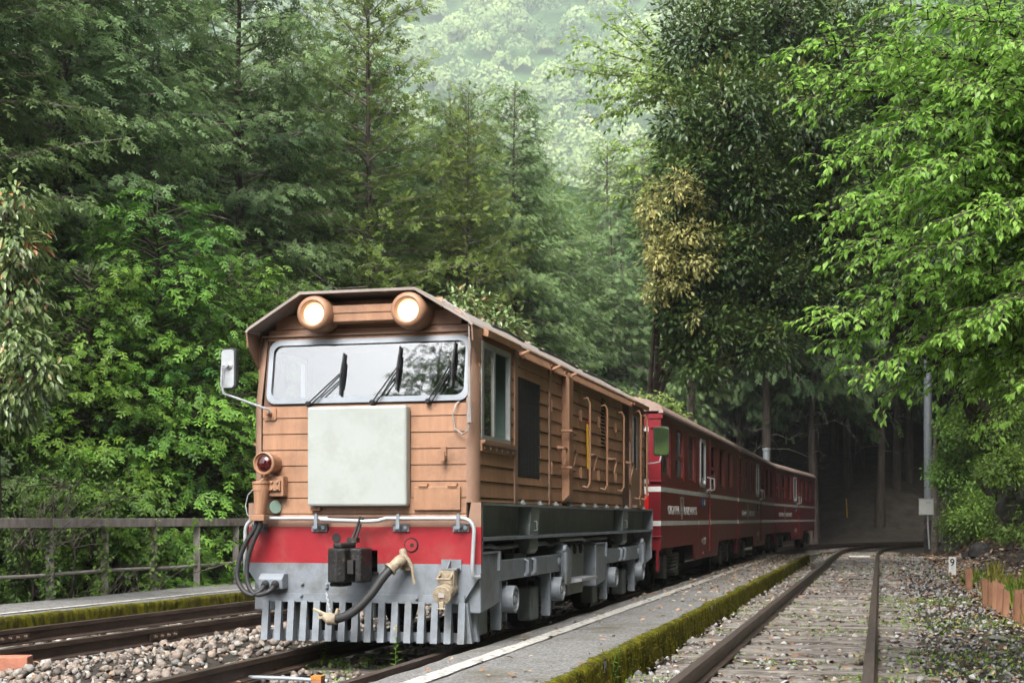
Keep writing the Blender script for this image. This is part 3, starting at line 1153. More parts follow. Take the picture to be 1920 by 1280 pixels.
for (y0, y1, z) in ((0.16, 1.16, 2.405), (6.70, 7.78, 2.405)):
    e = MB()
    e.prism([(0.88, z - 0.035), (0.935, z - 0.05), (0.94, z + 0.0), (0.905, z + 0.022), (0.88, z + 0.015)], 'y', y0, y1)
    e.build('eave_strip', M['brown_paint'], roof_o)
for (y0, y1) in ((1.24, 2.36), (2.42, 2.95), (3.12, 6.62)):
    e = MB()
    e.tube([(0.90, y0, 2.335), (0.955, y0 + 0.10, 2.38), (0.955, y1 - 0.08, 2.38), (0.90, y1, 2.335)], 0.014, 8)
    e.prism([(0.88, 2.33), (0.925, 2.315), (0.928, 2.322), (0.885, 2.415), (0.88, 2.415)], 'y', y0 + 0.03, y1 - 0.03)
    e.build('rain_gutter', M['brown_paint'], roof_o)

# --- body sides
WIN = (0.125, 0.985, 1.59, 2.325)
GRL = (1.225, 2.03, 1.345, 2.165)
LOU = (4.83, 5.05, 1.765, 2.30)
for s in (1, -1):
    bd = MB()
    bd.wall([0.09, WIN[0], WIN[1], 7.72], [1.12, WIN[2], WIN[3], 2.43], {(1, 1)}, 'x', s * 0.850, s * 0.872, 0)
    side = bd.build('side_panel', [M['brown_backing']], loco)
    dy = [0.10, 1.10, 1.20, 2.34, 2.42, 2.90, 3.09, 3.645, 4.20, 4.69, 5.19, 5.66, 6.12, 6.64, 6.74, 7.72]
    pan = [(dy[0], dy[1], [WIN]), (dy[2], dy[3], [GRL]), (dy[4], dy[5], [])]
    if s > 0:
        pan += [(dy[i] + 0.004, dy[i + 1] - 0.004, [LOU]) for i in range(6, 12)]
        pan += [(6.72, 6.80, []), (7.40, 7.71, [])]
    else:
        pan += [(3.09, 6.64, []), (6.74, 7.71, [])]
    for (a, b_, hl) in pan:
        planks(side, 'x', s, a, b_, ROWS, s * 0.872, 0.021, hl)
    for (a, b_) in ((1.10, 1.195), (2.345, 2.415), (6.645, 6.715)):
        r_ = MB()
        r_.box(min(s * 0.872, s * 0.902), max(s * 0.872, s * 0.902), a, b_, 1.122, 2.42)
        r_.build('upright', M['umber_trim'], side, bevel=0.004)
    # boxed duct with caps
    r_ = MB()
    r_.prism([(s * 0.872, 1.14), (s * 0.96, 1.22), (s * 0.96, 2.32), (s * 0.93, 2.37), (s * 0.872, 2.37)], 'y', 2.905, 3.085)
    r_.build('duct', M['brown_paint'], side, bevel=0.004)
    # cab window: alloy frame, two sliding panes, interior
    f_ = MB()
    x0, x1 = sorted((s * 0.86, s * 0.897))
    y0, y1, z0, z1 = WIN
    f_.box(x0, x1, y0 + 0.003, y0 + 0.035, z0 + 0.003, z1 - 0.003)
    f_.box(x0, x1, y1 - 0.035, y1 - 0.003, z0 + 0.003, z1 - 0.003)
    f_.box(x0, x1, y0 + 0.036, y1 - 0.036, z0 + 0.003, z0 + 0.035)
    f_.box(x0, x1, y0 + 0.036, y1 - 0.036, z1 - 0.038, z1 - 0.003)
    f_.box(x0 + 0.005, x1 - 0.008, 0.13 + 0.05, 0.13 + 0.085, z0 + 0.036, z1 - 0.039)
    f_.box(x0 + 0.005, x1 - 0.008, 0.50, 0.54, z0 + 0.036, z1 - 0.039)
    cw = f_.build('cab_window', M['aluminium'], side)
    p_ = MB()
    p_.box(*sorted((s * 0.872, s * 0.876)), 0.216, 0.499, z0 + 0.04, z1 - 0.042)
    p_.build('pane', M['cab_glass'], cw)
    sb = MB()
    sb.prism([(s * 0.872, 1.505), (s * 0.905, 1.505), (s * 0.905, 1.555), (s * 0.93, 1.572), (s * 0.93, 1.586), (s * 0.872, 1.586)], 'y', 0.10, 1.08)
    sb.build('window_sill', M['brown_paint'], side)
    for y in np.arange(0.16, 1.06, 0.17):
        q = MB()
        q.lathe([(0, 0.012), (0.008, 0.010), (0.01, 0.004)], (s * 0.905, y, 1.53), (s, 0, 0), 6)
        q.build('rivet', M['aluminium'], side)
    # radiator grille
    gr = MB()
    gr.box(*sorted((s * 0.872, s * 0.878)), GRL[0] + 0.004, GRL[1] - 0.004, GRL[2] + 0.004, GRL[3] - 0.004)
    grl = gr.build('radiator_grille', M['mesh_black'], side)
    gb = MB()
    for z in np.arange(GRL[2] + 0.012, GRL[3] - 0.01, 0.021):
        gb.box(*sorted((s * 0.879, s * 0.888)), GRL[0] + 0.006, GRL[1] - 0.006, z, z + 0.008)
    for y in np.arange(GRL[0] + 0.02, GRL[1] - 0.01, 0.05):
        gb.box(*sorted((s * 0.889, s * 0.892)), y, y + 0.006, GRL[2] + 0.006, GRL[3] - 0.006)
    gb.build('grille_wires', M['rubber'], side)
SIDE_R = [o for o in loco.children if o.name.startswith('side_panel')][0]
# louvre, handles, hinges and the yellow wedge on the right side
lv = MB()
lv.box(0.872, 0.875, LOU[0], LOU[1], LOU[2], LOU[3])
lvo = lv.build('louvre', M['mesh_black'], SIDE_R)
for z in np.arange(LOU[2] + 0.01, LOU[3] - 0.01, 0.0385):
    q = MB()
    q.prism([(0.876, z + 0.018), (0.902, z), (0.904, z + 0.004), (0.878, z + 0.024)], 'y', LOU[0] + 0.006, LOU[1] - 0.006)
    q.build('louvre_blade', M['brown_paint'], lvo)


def bow_handle(y, z0, z1, name='grab_handle', mat=None, x=0.893, out=0.07, r=0.0115):
    q = MB()
    a = 0.05
    q.tube([(x, y - 0.03, z0 + 0.01), (x + out * 0.7, y - 0.02, z0), (x + out, y, z0 + a), (x + out, y, z1 - a), (x + out * 0.7, y - 0.02, z1), (x, y - 0.03, z1 - 0.01)], r, 8)
    q.build(name, mat or M['brown_paint'], SIDE_R, smooth=True)


for y, z0, z1 in ((3.86, 1.31, 2.20), (4.79, 1.31, 2.20), (5.80, 1.31, 2.20), (6.98, 1.24, 2.30), (7.44, 1.24, 2.28)):
    bow_handle(y, z0, z1)
for y, z in ((2.72, 1.63), (3.12, 1.63), (4.12, 1.63), (5.25, 1.63), (6.35, 1.63)):
    q = MB()
    q.lathe([(0, 0.022), (0.02, 0.02), (0.03, 0.012), (0.055, 0.011)], (0.89 + (0.07 if y < 3.1 and y > 2.9 else 0), y, z + 0.02), (1, 0, 0), 8)
    q.tube([(0.94, y, z + 0.02), (0.955, y + 0.06, z + 0.022), (0.96, y + 0.10, z), (0.95, y + 0.09, z - 0.07), (0.945, y + 0.03, z - 0.14)], [0.012, 0.012, 0.012, 0.010, 0.006], 8)
    q.build('door_handle', M['brown_paint'], SIDE_R, smooth=True)
for y in (2.40, 3.70, 4.63, 5.62, 6.60):
    for z in (1.40, 1.96):
        q = MB()
        q.tube([(0.905, y, z), (0.905, y, z + 0.11)], 0.011, 6)
        q.box(0.889, 0.897, y - 0.018, y + 0.018, z + 0.01, z + 0.10)
        q.build('hinge', M['brown_paint'], SIDE_R)
for z in (1.80, 1.46):
    q = MB()
    q.tube([(0.90, 2.80, z + 0.01), (0.985, 2.86, z + 0.015), (0.985, 3.10, z - 0.005), (0.90, 3.22, z - 0.01)], 0.013, 8)
    q.build('duct_clamp', M['brown_paint'], SIDE_R, smooth=True)
q = MB()
q.add([(0.905, 3.97, 1.95), (0.905, 4.10, 1.96), (0.905, 4.02, 1.50), (0.905, 4.00, 1.50), (0.925, 3.97, 1.95), (0.925, 4.10, 1.96), (0.925, 4.02, 1.50), (0.925, 4.00, 1.50)],
      [(0, 1, 2, 3), (4, 5, 6, 7), (0, 1, 5, 4), (1, 2, 6, 5), (2, 3, 7, 6), (3, 0, 4, 7)], 0)
q.box(0.904, 0.928, 3.965, 4.105, 1.962, 1.985, 1)
q.build('wheel_wedge', [M['yellow_paint'], M['red_paint']], SIDE_R)
# rear cab door in a recess, with its small window
q = MB()
q.box(0.873, 0.880, 6.81, 7.39, 1.14, 2.36)
dr = q.build('cab_door', M['umber_trim'], SIDE_R)
q = MB()
q.box(0.881, 0.886, 6.90, 7.12, 1.62, 2.22)
q.build('pane', M['mesh_black'], dr)
q = MB()
q.box(0.8805, 0.888, 6.88, 6.895, 1.60, 2.24)
q.box(0.8805, 0.888, 7.125, 7.14, 1.60, 2.24)
q.build('door_frame', M['aluminium'], dr)
q = MB()
q.box(0.872, 0.94, 6.84, 7.2, 1.135, 1.165)
q.build('door_step', M['umber_trim'], SIDE_R)

# cab interior
ci = MB()
ci.box(-0.848, 0.848, 1.10, 1.12, 1.14, 2.42, 0)
ci.box(-0.848, 0.848, 0.12, 1.098, 1.12, 1.138, 0)
ci.box(-0.78, 0.78, 0.10, 0.42, 1.14, 1.80, 0)
ci.box(0.30, 0.34, 1.06, 1.098, 1.14, 2.40, 0)
ci.build('cab_interior', M['interior_green'], loco)
ce = MB()
ce.box(-0.84, 0.84, 0.06, 7.7, 2.39, 2.402)
ce.prism([(-0.848, 1.12), (0.848, 1.12), (0.848, 2.42), (0.445, 2.66), (-0.445, 2.66), (-0.848, 2.42)], 'y', 7.70, 7.72)
ce.build('cab_ceiling', M['umber_trim'], loco)

# --- underframe girders
for s in (1, -1):
    u = MB()
    X = lambda a, b: sorted((s * a, s * b))
    u.box(*X(0.780, 0.800), 0.036, 8.14, 0.862, 1.098, 0)
    u.box(*X(0.74, 0.925), 0.036, 8.14, 1.099, 1.119, 0)
    u.box(*X(0.74, 0.925), 0.036, 8.14, 0.835, 0.861, 1)
    u.box(*X(0.74, 0.925), 8.142, 8.165, 0.835, 1.119, 1)
    gd = u.build('girder', [M['frame_grey'], M['grey_paint']], loco)
    for y in (1.60, 6.06):
        q = MB()
        q.prism([(s * 0.80, 1.098), (s * 0.915, 1.098), (s * 0.90, 0.862), (s * 0.80, 0.862)], 'y', y, y + 0.32)
        q.prism([(s * 0.76, 0.834), (s * 0.90, 0.834), (s * 0.90, 0.74), (s * 0.87, 0.70), (s * 0.76, 0.70)], 'y', y + 0.02, y + 0.30)
        q.build('bracket', M['frame_grey'], gd, bevel=0.005)
        q = MB()
        q.tube([(s * 0.905, y + 0.12, 0.98), (s * 0.935, y + 0.12, 0.98), (s * 0.935, y + 0.12, 0.90), (s * 0.905, y + 0.12, 0.90)], 0.006, 6)
        q.build('lifting_ring', M['frame_grey'], gd)
    for y in np.arange(1.35, 7.9, 0.62):
        q = MB()
        q.lathe([(0, 0.03), (0.012, 0.03), (0.016, 0.016), (0.034, 0.015)], (s * 0.902, y, 1.12), (0, 0, 1), 6)
        q.build('bolt', M['silver_paint'], gd)
# end plates hanging at the rear
q = MB()
q.prism([(-0.92, 0.834), (0.92, 0.834), (0.92, 0.50), (0.80, 0.40), (-0.80, 0.40), (-0.92, 0.50)], 'y', 8.10, 8.13)
q.build('rear_beam', M['grey_paint'], loco)
q = MB()
q.box(-0.70, 0.70, 0.2, 8.0, 0.62, 0.83)
q.box(-0.45, 0.45, 0.4, 7.9, 0.42, 0.62)
q.build('underframe', M['grease_dark'], loco)
for (x, z, y0, y1) in ((0.80, 0.785, 0.10, 1.55), (0.80, 0.775, 2.1, 3.3), (0.83, 0.80, 3.0, 5.4)):
    q = MB()
    q.tube([(x, y0, z), (x, (y0 + y1) / 2 - 0.1, z), (x - 0.01, (y0 + y1) / 2 + 0.1, z - 0.02), (x, y1, z - 0.01)], 0.02, 8)
    q.build('air_pipe', M['frame_grey'], loco, smooth=True)

# --- bogies
WH = MB()
WH.lathe([(-0.065, 0.30), (-0.06, 0.365), (0.0, 0.375), (0.062, 0.372), (0.07, 0.36), (0.062, 0.31), (0.03, 0.29), (0.03, 0.12), (0.07, 0.10), (0.075, 0.02)], (0, 0, 0), (1, 0, 0), 32)
wheel_me = WH.mesh('wheel', M['grease_dark'])
wheel_me.polygons.foreach_set('use_smooth', [True] * len(wheel_me.polygons))
wheel_me.set_sharp_from_angle(angle=R(40))
for (yb, flip) in ((0.0, 1), (4.42, 1)):
    bg_ = empty('bogie', (0, yb, 0))
    bg_.parent = loco
    y0, y1 = 0.30, 2.92
    ax = (0.88, 2.60) if yb == 0 else (0.92, 2.72)
    for s in (1, -1):
        X = lambda a, b: sorted((s * a, s * b))
        q = MB()
        q.box(*X(0.83, 0.90), 0.45, y1, 0.515, 0.675)
        q.build('side_frame', M['grey_paint'], bg_, bevel=0.008)
        q = MB()
        q.prism([(0.06, 0.735), (0.52, 0.735), (0.60, 0.70), (0.60, 0.36), (0.45, 0.335), (0.06, 0.30), (0.06, 0.42), (0.06, 0.60)], 'x', s * 0.66, s * 0.905)
        q.build('corner_box', M['grey_paint'], bg_, bevel=0.01)
        q = MB()
        q.box(*X(0.62, 0.92), 0.066, 0.56, 0.737, 0.752)
        q.box(*X(0.906, 0.93), 0.52, 0.56, 0.60, 0.75)
        q.build('box_lid', M['grey_paint'], bg_)
        q = MB()
        yy0 = y1 - 0.10
        q.prism([(yy0, 0.70), (yy0 + 0.15, 0.76), (yy0 + 0.34, 0.70), (yy0 + 0.34, 0.40), (yy0, 0.365)], 'x', s * 0.78, s * 0.925)
        q.build('rear_post', M['grey_paint'], bg_, bevel=0.008)
        q = MB()
        q.tube([(s * 0.945, yy0 - 0.03, 0.70), (s * 0.945, yy0 - 0.03, 0.40)], 0.022, 8)
        q.lathe([(0, 0.035), (0.03, 0.035)], (s * 0.93, yy0 - 0.03, 0.72), (s, 0, 0), 10)
        q.build('damper', M['grey_paint'], bg_, smooth=True)
        for y in (1.42, 1.68):
            q = MB()
            q.tube([(s * 0.90, y, 0.66), (s * 0.925, y, 0.65), (s * 0.925, y, 0.555), (s * 0.90, y, 0.53)], 0.018, 8)
            q.build('strap', M['grey_paint'], bg_, smooth=True)
        q = MB()
        q.lathe([(0, 0.045), (0.012, 0.045), (0.014, 0.03), (0.02, 0.028)], (s * 0.90, y1 - 0.20, 0.60), (s, 0, 0), 14)
        q.build('boss', M['grey_paint'], bg_, smooth=True)
        q = MB()
        q.box(*X(0.76, 0.84), 1.30, 1.72, 0.675, 0.71)
        q.tube([(s * 0.80, 1.42, 0.71), (s * 0.80, 1.42, 0.765), (s * 0.80, 1.60, 0.765), (s * 0.80, 1.60, 0.71)], 0.01, 6)
        q.build('spring_seat', M['frame_grey'], bg_)
        for y in ax:
            q = MB()
            q.lathe([(-0.14, 0.105), (0.09, 0.110), (0.105, 0.108), (0.107, 0.090), (0.082, 0.086), (0.078, 0.02)], (s * 0.86, y, 0.362), (s, 0, 0), 24)
            axb = q.build('axle_box', M['grey_paint'], bg_, smooth=True)
            q = MB()
            for k in range(7):
                a = 2 * math.pi * k / 7
                q.lathe([(0, 0.014), (0.016, 0.014), (0.02, 0.008)], (s * 0.938, y + 0.058 * math.cos(a), 0.362 + 0.058 * math.sin(a)), (s, 0, 0), 6)
            q.lathe([(0, 0.032), (0.022, 0.026)], (s * 0.938, y, 0.362), (s, 0, 0), 10)
            q.build('cover_bolts', M['silver_paint'], axb)
            # horn guides either side of the box
            q = MB()
            q.prism([(y - 0.19, 0.52), (y - 0.13, 0.52), (y - 0.135, 0.15), (y - 0.17, 0.13)], 'x', s * 0.80, s * 0.885)
            q.build('horn_guide', M['grey_paint'], bg_)
            q = MB()
            q.prism([(y + 0.13, 0.50), (y + 0.17, 0.50), (y + 0.155, 0.17), (y + 0.125, 0.19)], 'x', s * 0.78, s * 0.85)
            q.build('horn_guide', M['grey_paint'], bg_)
            q = MB()
            q.box(*X(0.66, 0.79), y - 0.48, y - 0.20, 0.10, 0.40)
            q.build('brake_shoe', M['frame_grey'], bg_, bevel=0.02)
            inst('wheel', wheel_me, bg_, (s * 0.575, y, 0.372), (0, 0, 0 if s > 0 else math.pi))
    for y in ax:
        q = MB()
        q.tube([(-0.75, y, 0.372), (0.75, y, 0.372)], 0.06, 10)
        q.build('axle', M['grease_dark'], bg_, smooth=True)

# --- fuel tank with a chequered step
for s in (1, -1):
    q = MB()
    q.box(*sorted((s * 0.40, s * 0.82)), 3.30, 4.25, 0.30, 0.74)
    q.box(*sorted((s * 0.40, s * 0.84)), 3.38, 4.10, 0.26, 0.40)
    tk = q.build('fuel_tank', M['frame_grey'], loco, bevel=0.012)
    q = MB()
    q.prism([(s * 0.82, 0.425), (s * 0.99, 0.425), (s * 0.99, 0.40), (s * 0.82, 0.37)], 'y', 3.34, 4.12)
    q.build('step', M['silver_paint'], tk)
    for k in range(3):
        q = MB()
        q.lathe([(0, 0.05), (0.015, 0.05), (0.017, 0.034), (0.005, 0.03)], (s * 0.82, 3.5 + 0.28 * k, 0.70), (s, 0, 0), 14)
        q.build('tank_fitting', M['grease_dark'], tk)

# --- handrail along the beam
q = MB()
zr = 1.003
pts = [(-0.925, -0.05, 0.57), (-0.925, -0.06, 0.62), (-0.925, -0.06, zr - 0.10)] + [(p[0], -0.06, p[2]) for p in arc((-0.825, zr - 0.10), 0.10, math.pi, math.pi / 2, 5)] + [(-0.25, -0.06, zr)]
q.tube(pts, 0.0155, 10)
pts = [(-0.30, -0.092, zr - 0.010), (0.05, -0.092, zr - 0.022), (0.15, -0.085, zr - 0.018), (0.22, -0.07, zr), (0.80, -0.06, zr)] + [(p[0], -0.06, p[2]) for p in arc((0.80, zr - 0.09), 0.09, math.pi / 2, 0, 5)] + [(0.875, -0.06, 0.64), (0.88, -0.05, 0.58), (0.90, -0.03, 0.57), (0.915, 0.0, 0.575)]
q.tube(pts, 0.0155, 10)
hr = q.build('handrail', M['silver_paint'], loco, smooth=True)
for x in (-0.833, -0.34, 0.31, 0.775):
    q = MB()
    q.box(x - 0.062, x + 0.062, -0.016, -0.001, 0.905, 0.962)
    q.box(x - 0.013, x + 0.013, -0.078, -0.016, 0.925, 0.945)
    q.prism([(x - 0.013, 0.925), (x + 0.013, 0.925), (x + 0.013, 1.028), (x, 1.038), (x - 0.013, 1.028)], 'y', -0.09, -0.076)
    for dx in (-0.036, 0.036):
        q.lathe([(0, 0.02), (0.012, 0.02), (0.018, 0.010)], (x + dx, -0.016, 0.932), (0, -1, 0), 6)
    q.build('rail_bracket', M['grey_paint'], hr)

# --- automatic coupler
q = MB()
q.prism([(-0.135, -0.36), (-0.06, -0.40), (0.0, -0.36), (0.01, -0.27), (0.06, -0.26), (0.07, -0.34), (0.115, -0.33), (0.125, -0.12), (-0.08, -0.10), (-0.135, -0.18)], 'z', 0.535, 0.785)
q.prism([(-0.10, -0.35), (-0.03, -0.37), (0.03, -0.20), (-0.07, -0.14)], 'z', 0.785, 0.825)
q.box(-0.055, 0.065, -0.12, 0.30, 0.615, 0.735)
q.box(-0.135, -0.02, -0.33, -0.15, 0.505, 0.535)
cp = q.build('coupler', M['black_iron'], loco, bevel=0.014)
q = MB()
q.box(0.012, 0.058, -0.345, -0.27, 0.60, 0.70)
q.build('knuckle_slot', M['mesh_black'], cp)
q = MB()
q.tube([(-0.01, -0.20, 0.82), (-0.01, -0.16, 0.87), (0.015, -0.10, 0.985), (0.02, -0.095, 1.01), (0.045, -0.10, 1.0)], 0.012, 6)
q.tube([(0.02, -0.20, 0.82), (0.018, -0.15, 0.88), (0.028, -0.11, 0.96)], 0.010, 6)
q.box(-0.04, 0.035, -0.22, -0.15, 0.825, 0.86)
q.build('lift_lever', M['black_iron'], cp)
q = MB()
q.lathe([(0.03, 0.001), (0.028, 0.018), (-0.001, 0.03), (-0.003, 0.0335), (-0.006, 0.034)][::-1], (FX(630), -0.001, FZ(1008)), (0, 1, 0), 18)
q.build('hole_disc', M['mesh_black'], loco)  # black disc, the shade of the hole put into its colour

# horn ring in the red band
q = MB()
x, z = FX(770), FZ(1021)
q.lathe([(-0.004, 0.050), (-0.006, 0.054), (-0.001, 0.056), (0.0, 0.05)], (x, 0, z), (0, 1, 0), 28)
hn = q.build('horn', M['mesh_black'], loco)
q = MB()
q.lathe([(-0.012, 0.046), (-0.006, 0.040), (-0.0055, 0.016)], (x, 0, z), (0, 1, 0), 24)
q.build('horn_bell', M['red_paint'], hn, smooth=True)
q = MB()
q.lathe([(-0.0145, 0.016), (-0.014, 0.001)], (x + 0.008, 0.0, z), (0, 1, 0), 14)
q.build('throat_disc', M['mesh_black'], hn)  # black disc in place of the throat's shaded opening

# --- brake hose
hp = [(0.375, -0.02, 0.695), (0.35, -0.09, 0.70), (0.30, -0.14, 0.655), (0.235, -0.19, 0.575), (0.155, -0.235, 0.45), (0.06, -0.265, 0.345), (-0.035, -0.275, 0.285), (-0.13, -0.265, 0.262)]
q = MB()
pts = []
for i in range(len(hp) - 1):
    for k in range(4):
        t = k / 4
        p0, p1, p2, p3 = [Vector(hp[max(0, min(len(hp) - 1, i + j))]) for j in (-1, 0, 1, 2)]
        pts.append(0.5 * ((2 * p1) + (p2 - p0) * t + (2 * p0 - 5 * p1 + 4 * p2 - p3) * t * t + (3 * p1 - p0 - 3 * p2 + p3) * t ** 3))
pts.append(Vector(hp[-1]))
q.tube(pts[8:], 0.033, 12)
hose = q.build('brake_hose', M['rubber'], loco, smooth=True)
q = MB()
q.tube(pts[2:10], [0.028, 0.038, 0.045, 0.045, 0.047, 0.042, 0.040, 0.040], 12)
q.lathe([(0, 0.052), (0.02, 0.052)], pts[9], pts[9] - pts[8], 12)
q.lathe([(0, 0.03), (0.05, 0.026), (0.06, 0.018)], (0.355, -0.08, 0.72), (-0.2, 0, 1), 10)
q.box(0.32, 0.40, -0.06, -0.005, 0.62, 0.66)
q.tube([(0.36, -0.10, 0.735), (0.40, -0.11, 0.70), (0.43, -0.11, 0.64), (0.435, -0.10, 0.57), (0.445, -0.10, 0.52)], [0.018, 0.016, 0.013, 0.011, 0.013], 8)
q.build('hose_cock', M['beige_paint'], hose, smooth=True)
q = MB()
q.tube([(-0.10, -0.265, 0.265), (-0.16, -0.26, 0.262), (-0.20, -0.255, 0.285)], [0.043, 0.046, 0.03], 10)
q.tube([(-0.17, -0.26, 0.285), (-0.23, -0.255, 0.31), (-0.29, -0.25, 0.335)], [0.018, 0.016, 0.012], 6)
q.tube([(-0.10, -0.27, 0.30), (-0.085, -0.27, 0.34)], 0.018, 6)
q.box(-0.25, -0.20, -0.275, -0.235, 0.265, 0.285)
q.build('hose_coupling', M['beige_paint'], hose, smooth=True)
q = MB()
c0, c1 = Vector((-0.275, -0.035, 0.445)), Vector((-0.155, -0.255, 0.30))
for i in range(9):
    t0, t1 = i / 9, (i + 1.35) / 9
    a, b = c0.lerp(c1, t0), c0.lerp(c1, min(t1, 1))
    d_ = (b - a).normalized()
    o1 = d_.orthogonal().normalized() if i % 2 else d_.cross(d_.orthogonal()).normalized()
    m_ = (a + b) / 2
    q.tube([a, m_ + o1 * 0.010, b, m_ - o1 * 0.010], 0.0035, 5, closed=True)
q.build('chain', M['silver_paint'], hose)

# --- jumper socket on the right, junction box and cables on the left
x = FX(842)
q = MB()
q.box(x - 0.075, x + 0.075, -0.10, -0.001, 0.625, 0.638)
q.box(x - 0.07, x + 0.085, -0.012, -0.001, 0.62, 0.70)
q.prism([(-0.012, 0.638), (-0.095, 0.638), (-0.012, 0.70)], 'x', x - 0.005, x + 0.005)
js = q.build('socket_bracket', M['grey_paint'], loco)
q = MB()
q.lathe([(0.0, 0.058), (0.05, 0.062), (0.16, 0.056), (0.17, 0.02)], (x, -0.20, 0.455), (0.1, 1, 0.25), 18)
q.box(x - 0.055, x + 0.062, -0.12, -0.03, 0.46, 0.622)
q.lathe([(-0.03, 0.022), (-0.022, 0.07), (0.0, 0.074), (0.012, 0.066)], (x, -0.20, 0.45), (0.1, 1, 0.25), 20)
q.tube([(x - 0.045, -0.11, 0.60), (x - 0.05, -0.18, 0.56), (x + 0.05, -0.18, 0.56), (x + 0.045, -0.11, 0.60)], 0.012, 6)
q.box(x - 0.018, x + 0.018, -0.245, -0.215, 0.355, 0.40)
q.box(x - 0.032, x + 0.032, -0.25, -0.235, 0.345, 0.357)
q.build('jumper_socket', M['beige_paint'], js, bevel=0.004)
q = MB()
q.box(x - 0.022, x + 0.022, -0.2345, -0.228, 0.43, 0.468)
q.build('name_plate', M['weathered_steel'], js)
q = MB()
q.prism([(-0.10, 0.47), (0.0, 0.47), (0.0, 0.585), (-0.07, 0.585), (-0.115, 0.545)], 'x', -0.795, -0.60)
jb = q.build('junction_box', M['grey_paint'], loco, bevel=0.006)
for xx in (-0.735, -0.655):
    q = MB()
    q.lathe([(0, 0.03), (0.02, 0.03), (0.022, 0.024), (0.05, 0.022)], (xx, -0.105, 0.51), (0, -1, -0.3), 8)
    q.build('cable_gland', M['rubber'], jb)
for (xt, xx, dx, zb) in ((-0.80, -0.735, -0.075, 0.425), (-0.765, -0.655, -0.005, 0.43)):
    q = MB()
    ctl = [(xt, -0.13, 0.99), (xt - 0.01, -0.135, 0.93), (xt - 0.06 + dx * .3, -0.14, 0.82), (xt - 0.10 + dx * .5, -0.145, 0.68), (xt - 0.10 + dx * .6, -0.155, 0.55), (xt - 0.06 + dx * .4, -0.17, 0.46), (xt + 0.0 + dx * .2, -0.18, zb), (xx - 0.045, -0.18, zb + 0.015), (xx - 0.012, -0.165, 0.465), (xx, -0.125, 0.505)]
    pts = []
    for i in range(len(ctl) - 1):
        for k in range(4):
            t = k / 4
            p0, p1, p2, p3 = [Vector(ctl[max(0, min(len(ctl) - 1, i + j))]) for j in (-1, 0, 1, 2)]
            pts.append(0.5 * ((2 * p1) + (p2 - p0) * t + (2 * p0 - 5 * p1 + 4 * p2 - p3) * t * t + (3 * p1 - p0 - 3 * p2 + p3) * t ** 3))
    pts.append(Vector(ctl[-1]))
    q.tube(pts, 0.0185, 10)
    q.build('jumper_cable', M['rubber'], loco, smooth=True)

# --- marker lamp and jumper plug column on the left
q = MB()
x, z = FX(507), FZ(868)
q.lathe([(0.16, 0.07), (0.0, 0.082), (-0.02, 0.088), (-0.04, 0.088), (-0.046, 0.078), (-0.03, 0.068)], (x, -0.12, z), (0.08, 1, 0), 28)
ml = q.build('marker_lamp', M['brown_paint'], loco, smooth=True)
q = MB()
q.lathe([(0, 0.069), (-0.02, 0.055), (-0.03, 0.03), (-0.034, 0.004)], (x, -0.142, z), (0.08, 1, 0), 24)
q.build('red_lens', M['red_lens'], ml, smooth=True)
q = MB()
x = FX(497)
q.lathe([(0, 0.062), (0.05, 0.062), (0.052, 0.068), (0.07, 0.068), (0.072, 0.055)], (x + 0.0, -0.12, 1.21), (0, 0, 1), 16)
q.tube([(x + 0.005, -0.12, 1.23), (x + 0.0, -0.125, 1.12), (x - 0.01, -0.13, 1.03)], [0.06, 0.05, 0.045], 14)
q.box(x - 0.065, x + 0.05, -0.18, -0.08, 0.985, 1.03)
q.box(x + 0.02, x + 0.17, -0.09, -0.012, 1.17, 1.32)
q.box(x + 0.06, x + 0.15, -0.11, -0.09, 1.21, 1.29)
q.tube([(x + 0.0, -0.13, 1.28), (x + 0.06, -0.12, 1.33)], 0.012, 6)
for (dx, dz) in ((0.085, 1.225), (0.13, 1.225), (0.085, 1.275), (0.13, 1.275)):
    q.lathe([(0, 0.012), (0.01, 0.012), (0.012, 0.006)], (x + dx, -0.11, dz), (0, -1, 0), 6)
pc = q.build('jumper_plug', M['brown_paint'], loco, bevel=0.004)
q = MB()
q.lathe([(0, 0.05), (0.01, 0.05)], (x + 0.085, -0.05, 1.09), (0.8, -0.6, 0), 18)
q.build('green_cap', M['interior_green'], pc)
q = MB()
q.tube([(x - 0.03, -0.13, 1.25), (x - 0.11, -0.11, 1.18), (x - 0.135, -0.10, 1.10), (x - 0.12, -0.10, 1.03), (x - 0.07, -0.10, 1.0)], 0.0045, 6)
q.build('plug_chain', M['silver_paint'], pc)

# --- small fittings on the front
q = MB()
q.box(0.415, 0.775, -0.034, -0.0095, 1.064, 1.238)
ht = q.build('tool_hatch', M['brown_paint'], loco, bevel=0.004)
for xx in (0.455, 0.68):
    q = MB()
    q.box(xx, xx + 0.07, -0.040, -0.012, 1.226, 1.262)
    q.tube([(xx, -0.040, 1.242), (xx + 0.07, -0.040, 1.242)], 0.008, 6)
    q.build('hinge', M['brown_paint'], ht)
q = MB()
q.box(0.625, 0.665, -0.03, -0.0095, 1.44, 1.53)
q.prism([(-0.03, 1.44), (-0.09, 1.425), (-0.09, 1.49), (-0.07, 1.49), (-0.065, 1.455), (-0.03, 1.47)], 'x', 0.635, 0.672)
q.build('lamp_hook', M['brown_paint'], loco)
q = MB()
x = 0.86
q.tube([(0.66, -0.03, 2.60), (0.80, -0.07, 2.52), (x, -0.09, 2.46), (x, -0.09, 2.30)], 0.006, 6)
q.tube([(x, -0.09, 2.32), (x + 0.005, -0.095, 1.78)], [0.010, 0.015], 8)
q.tube([(x + 0.005, -0.095, 1.80), (x + 0.005, -0.095, 1.70)], 0.020, 8)
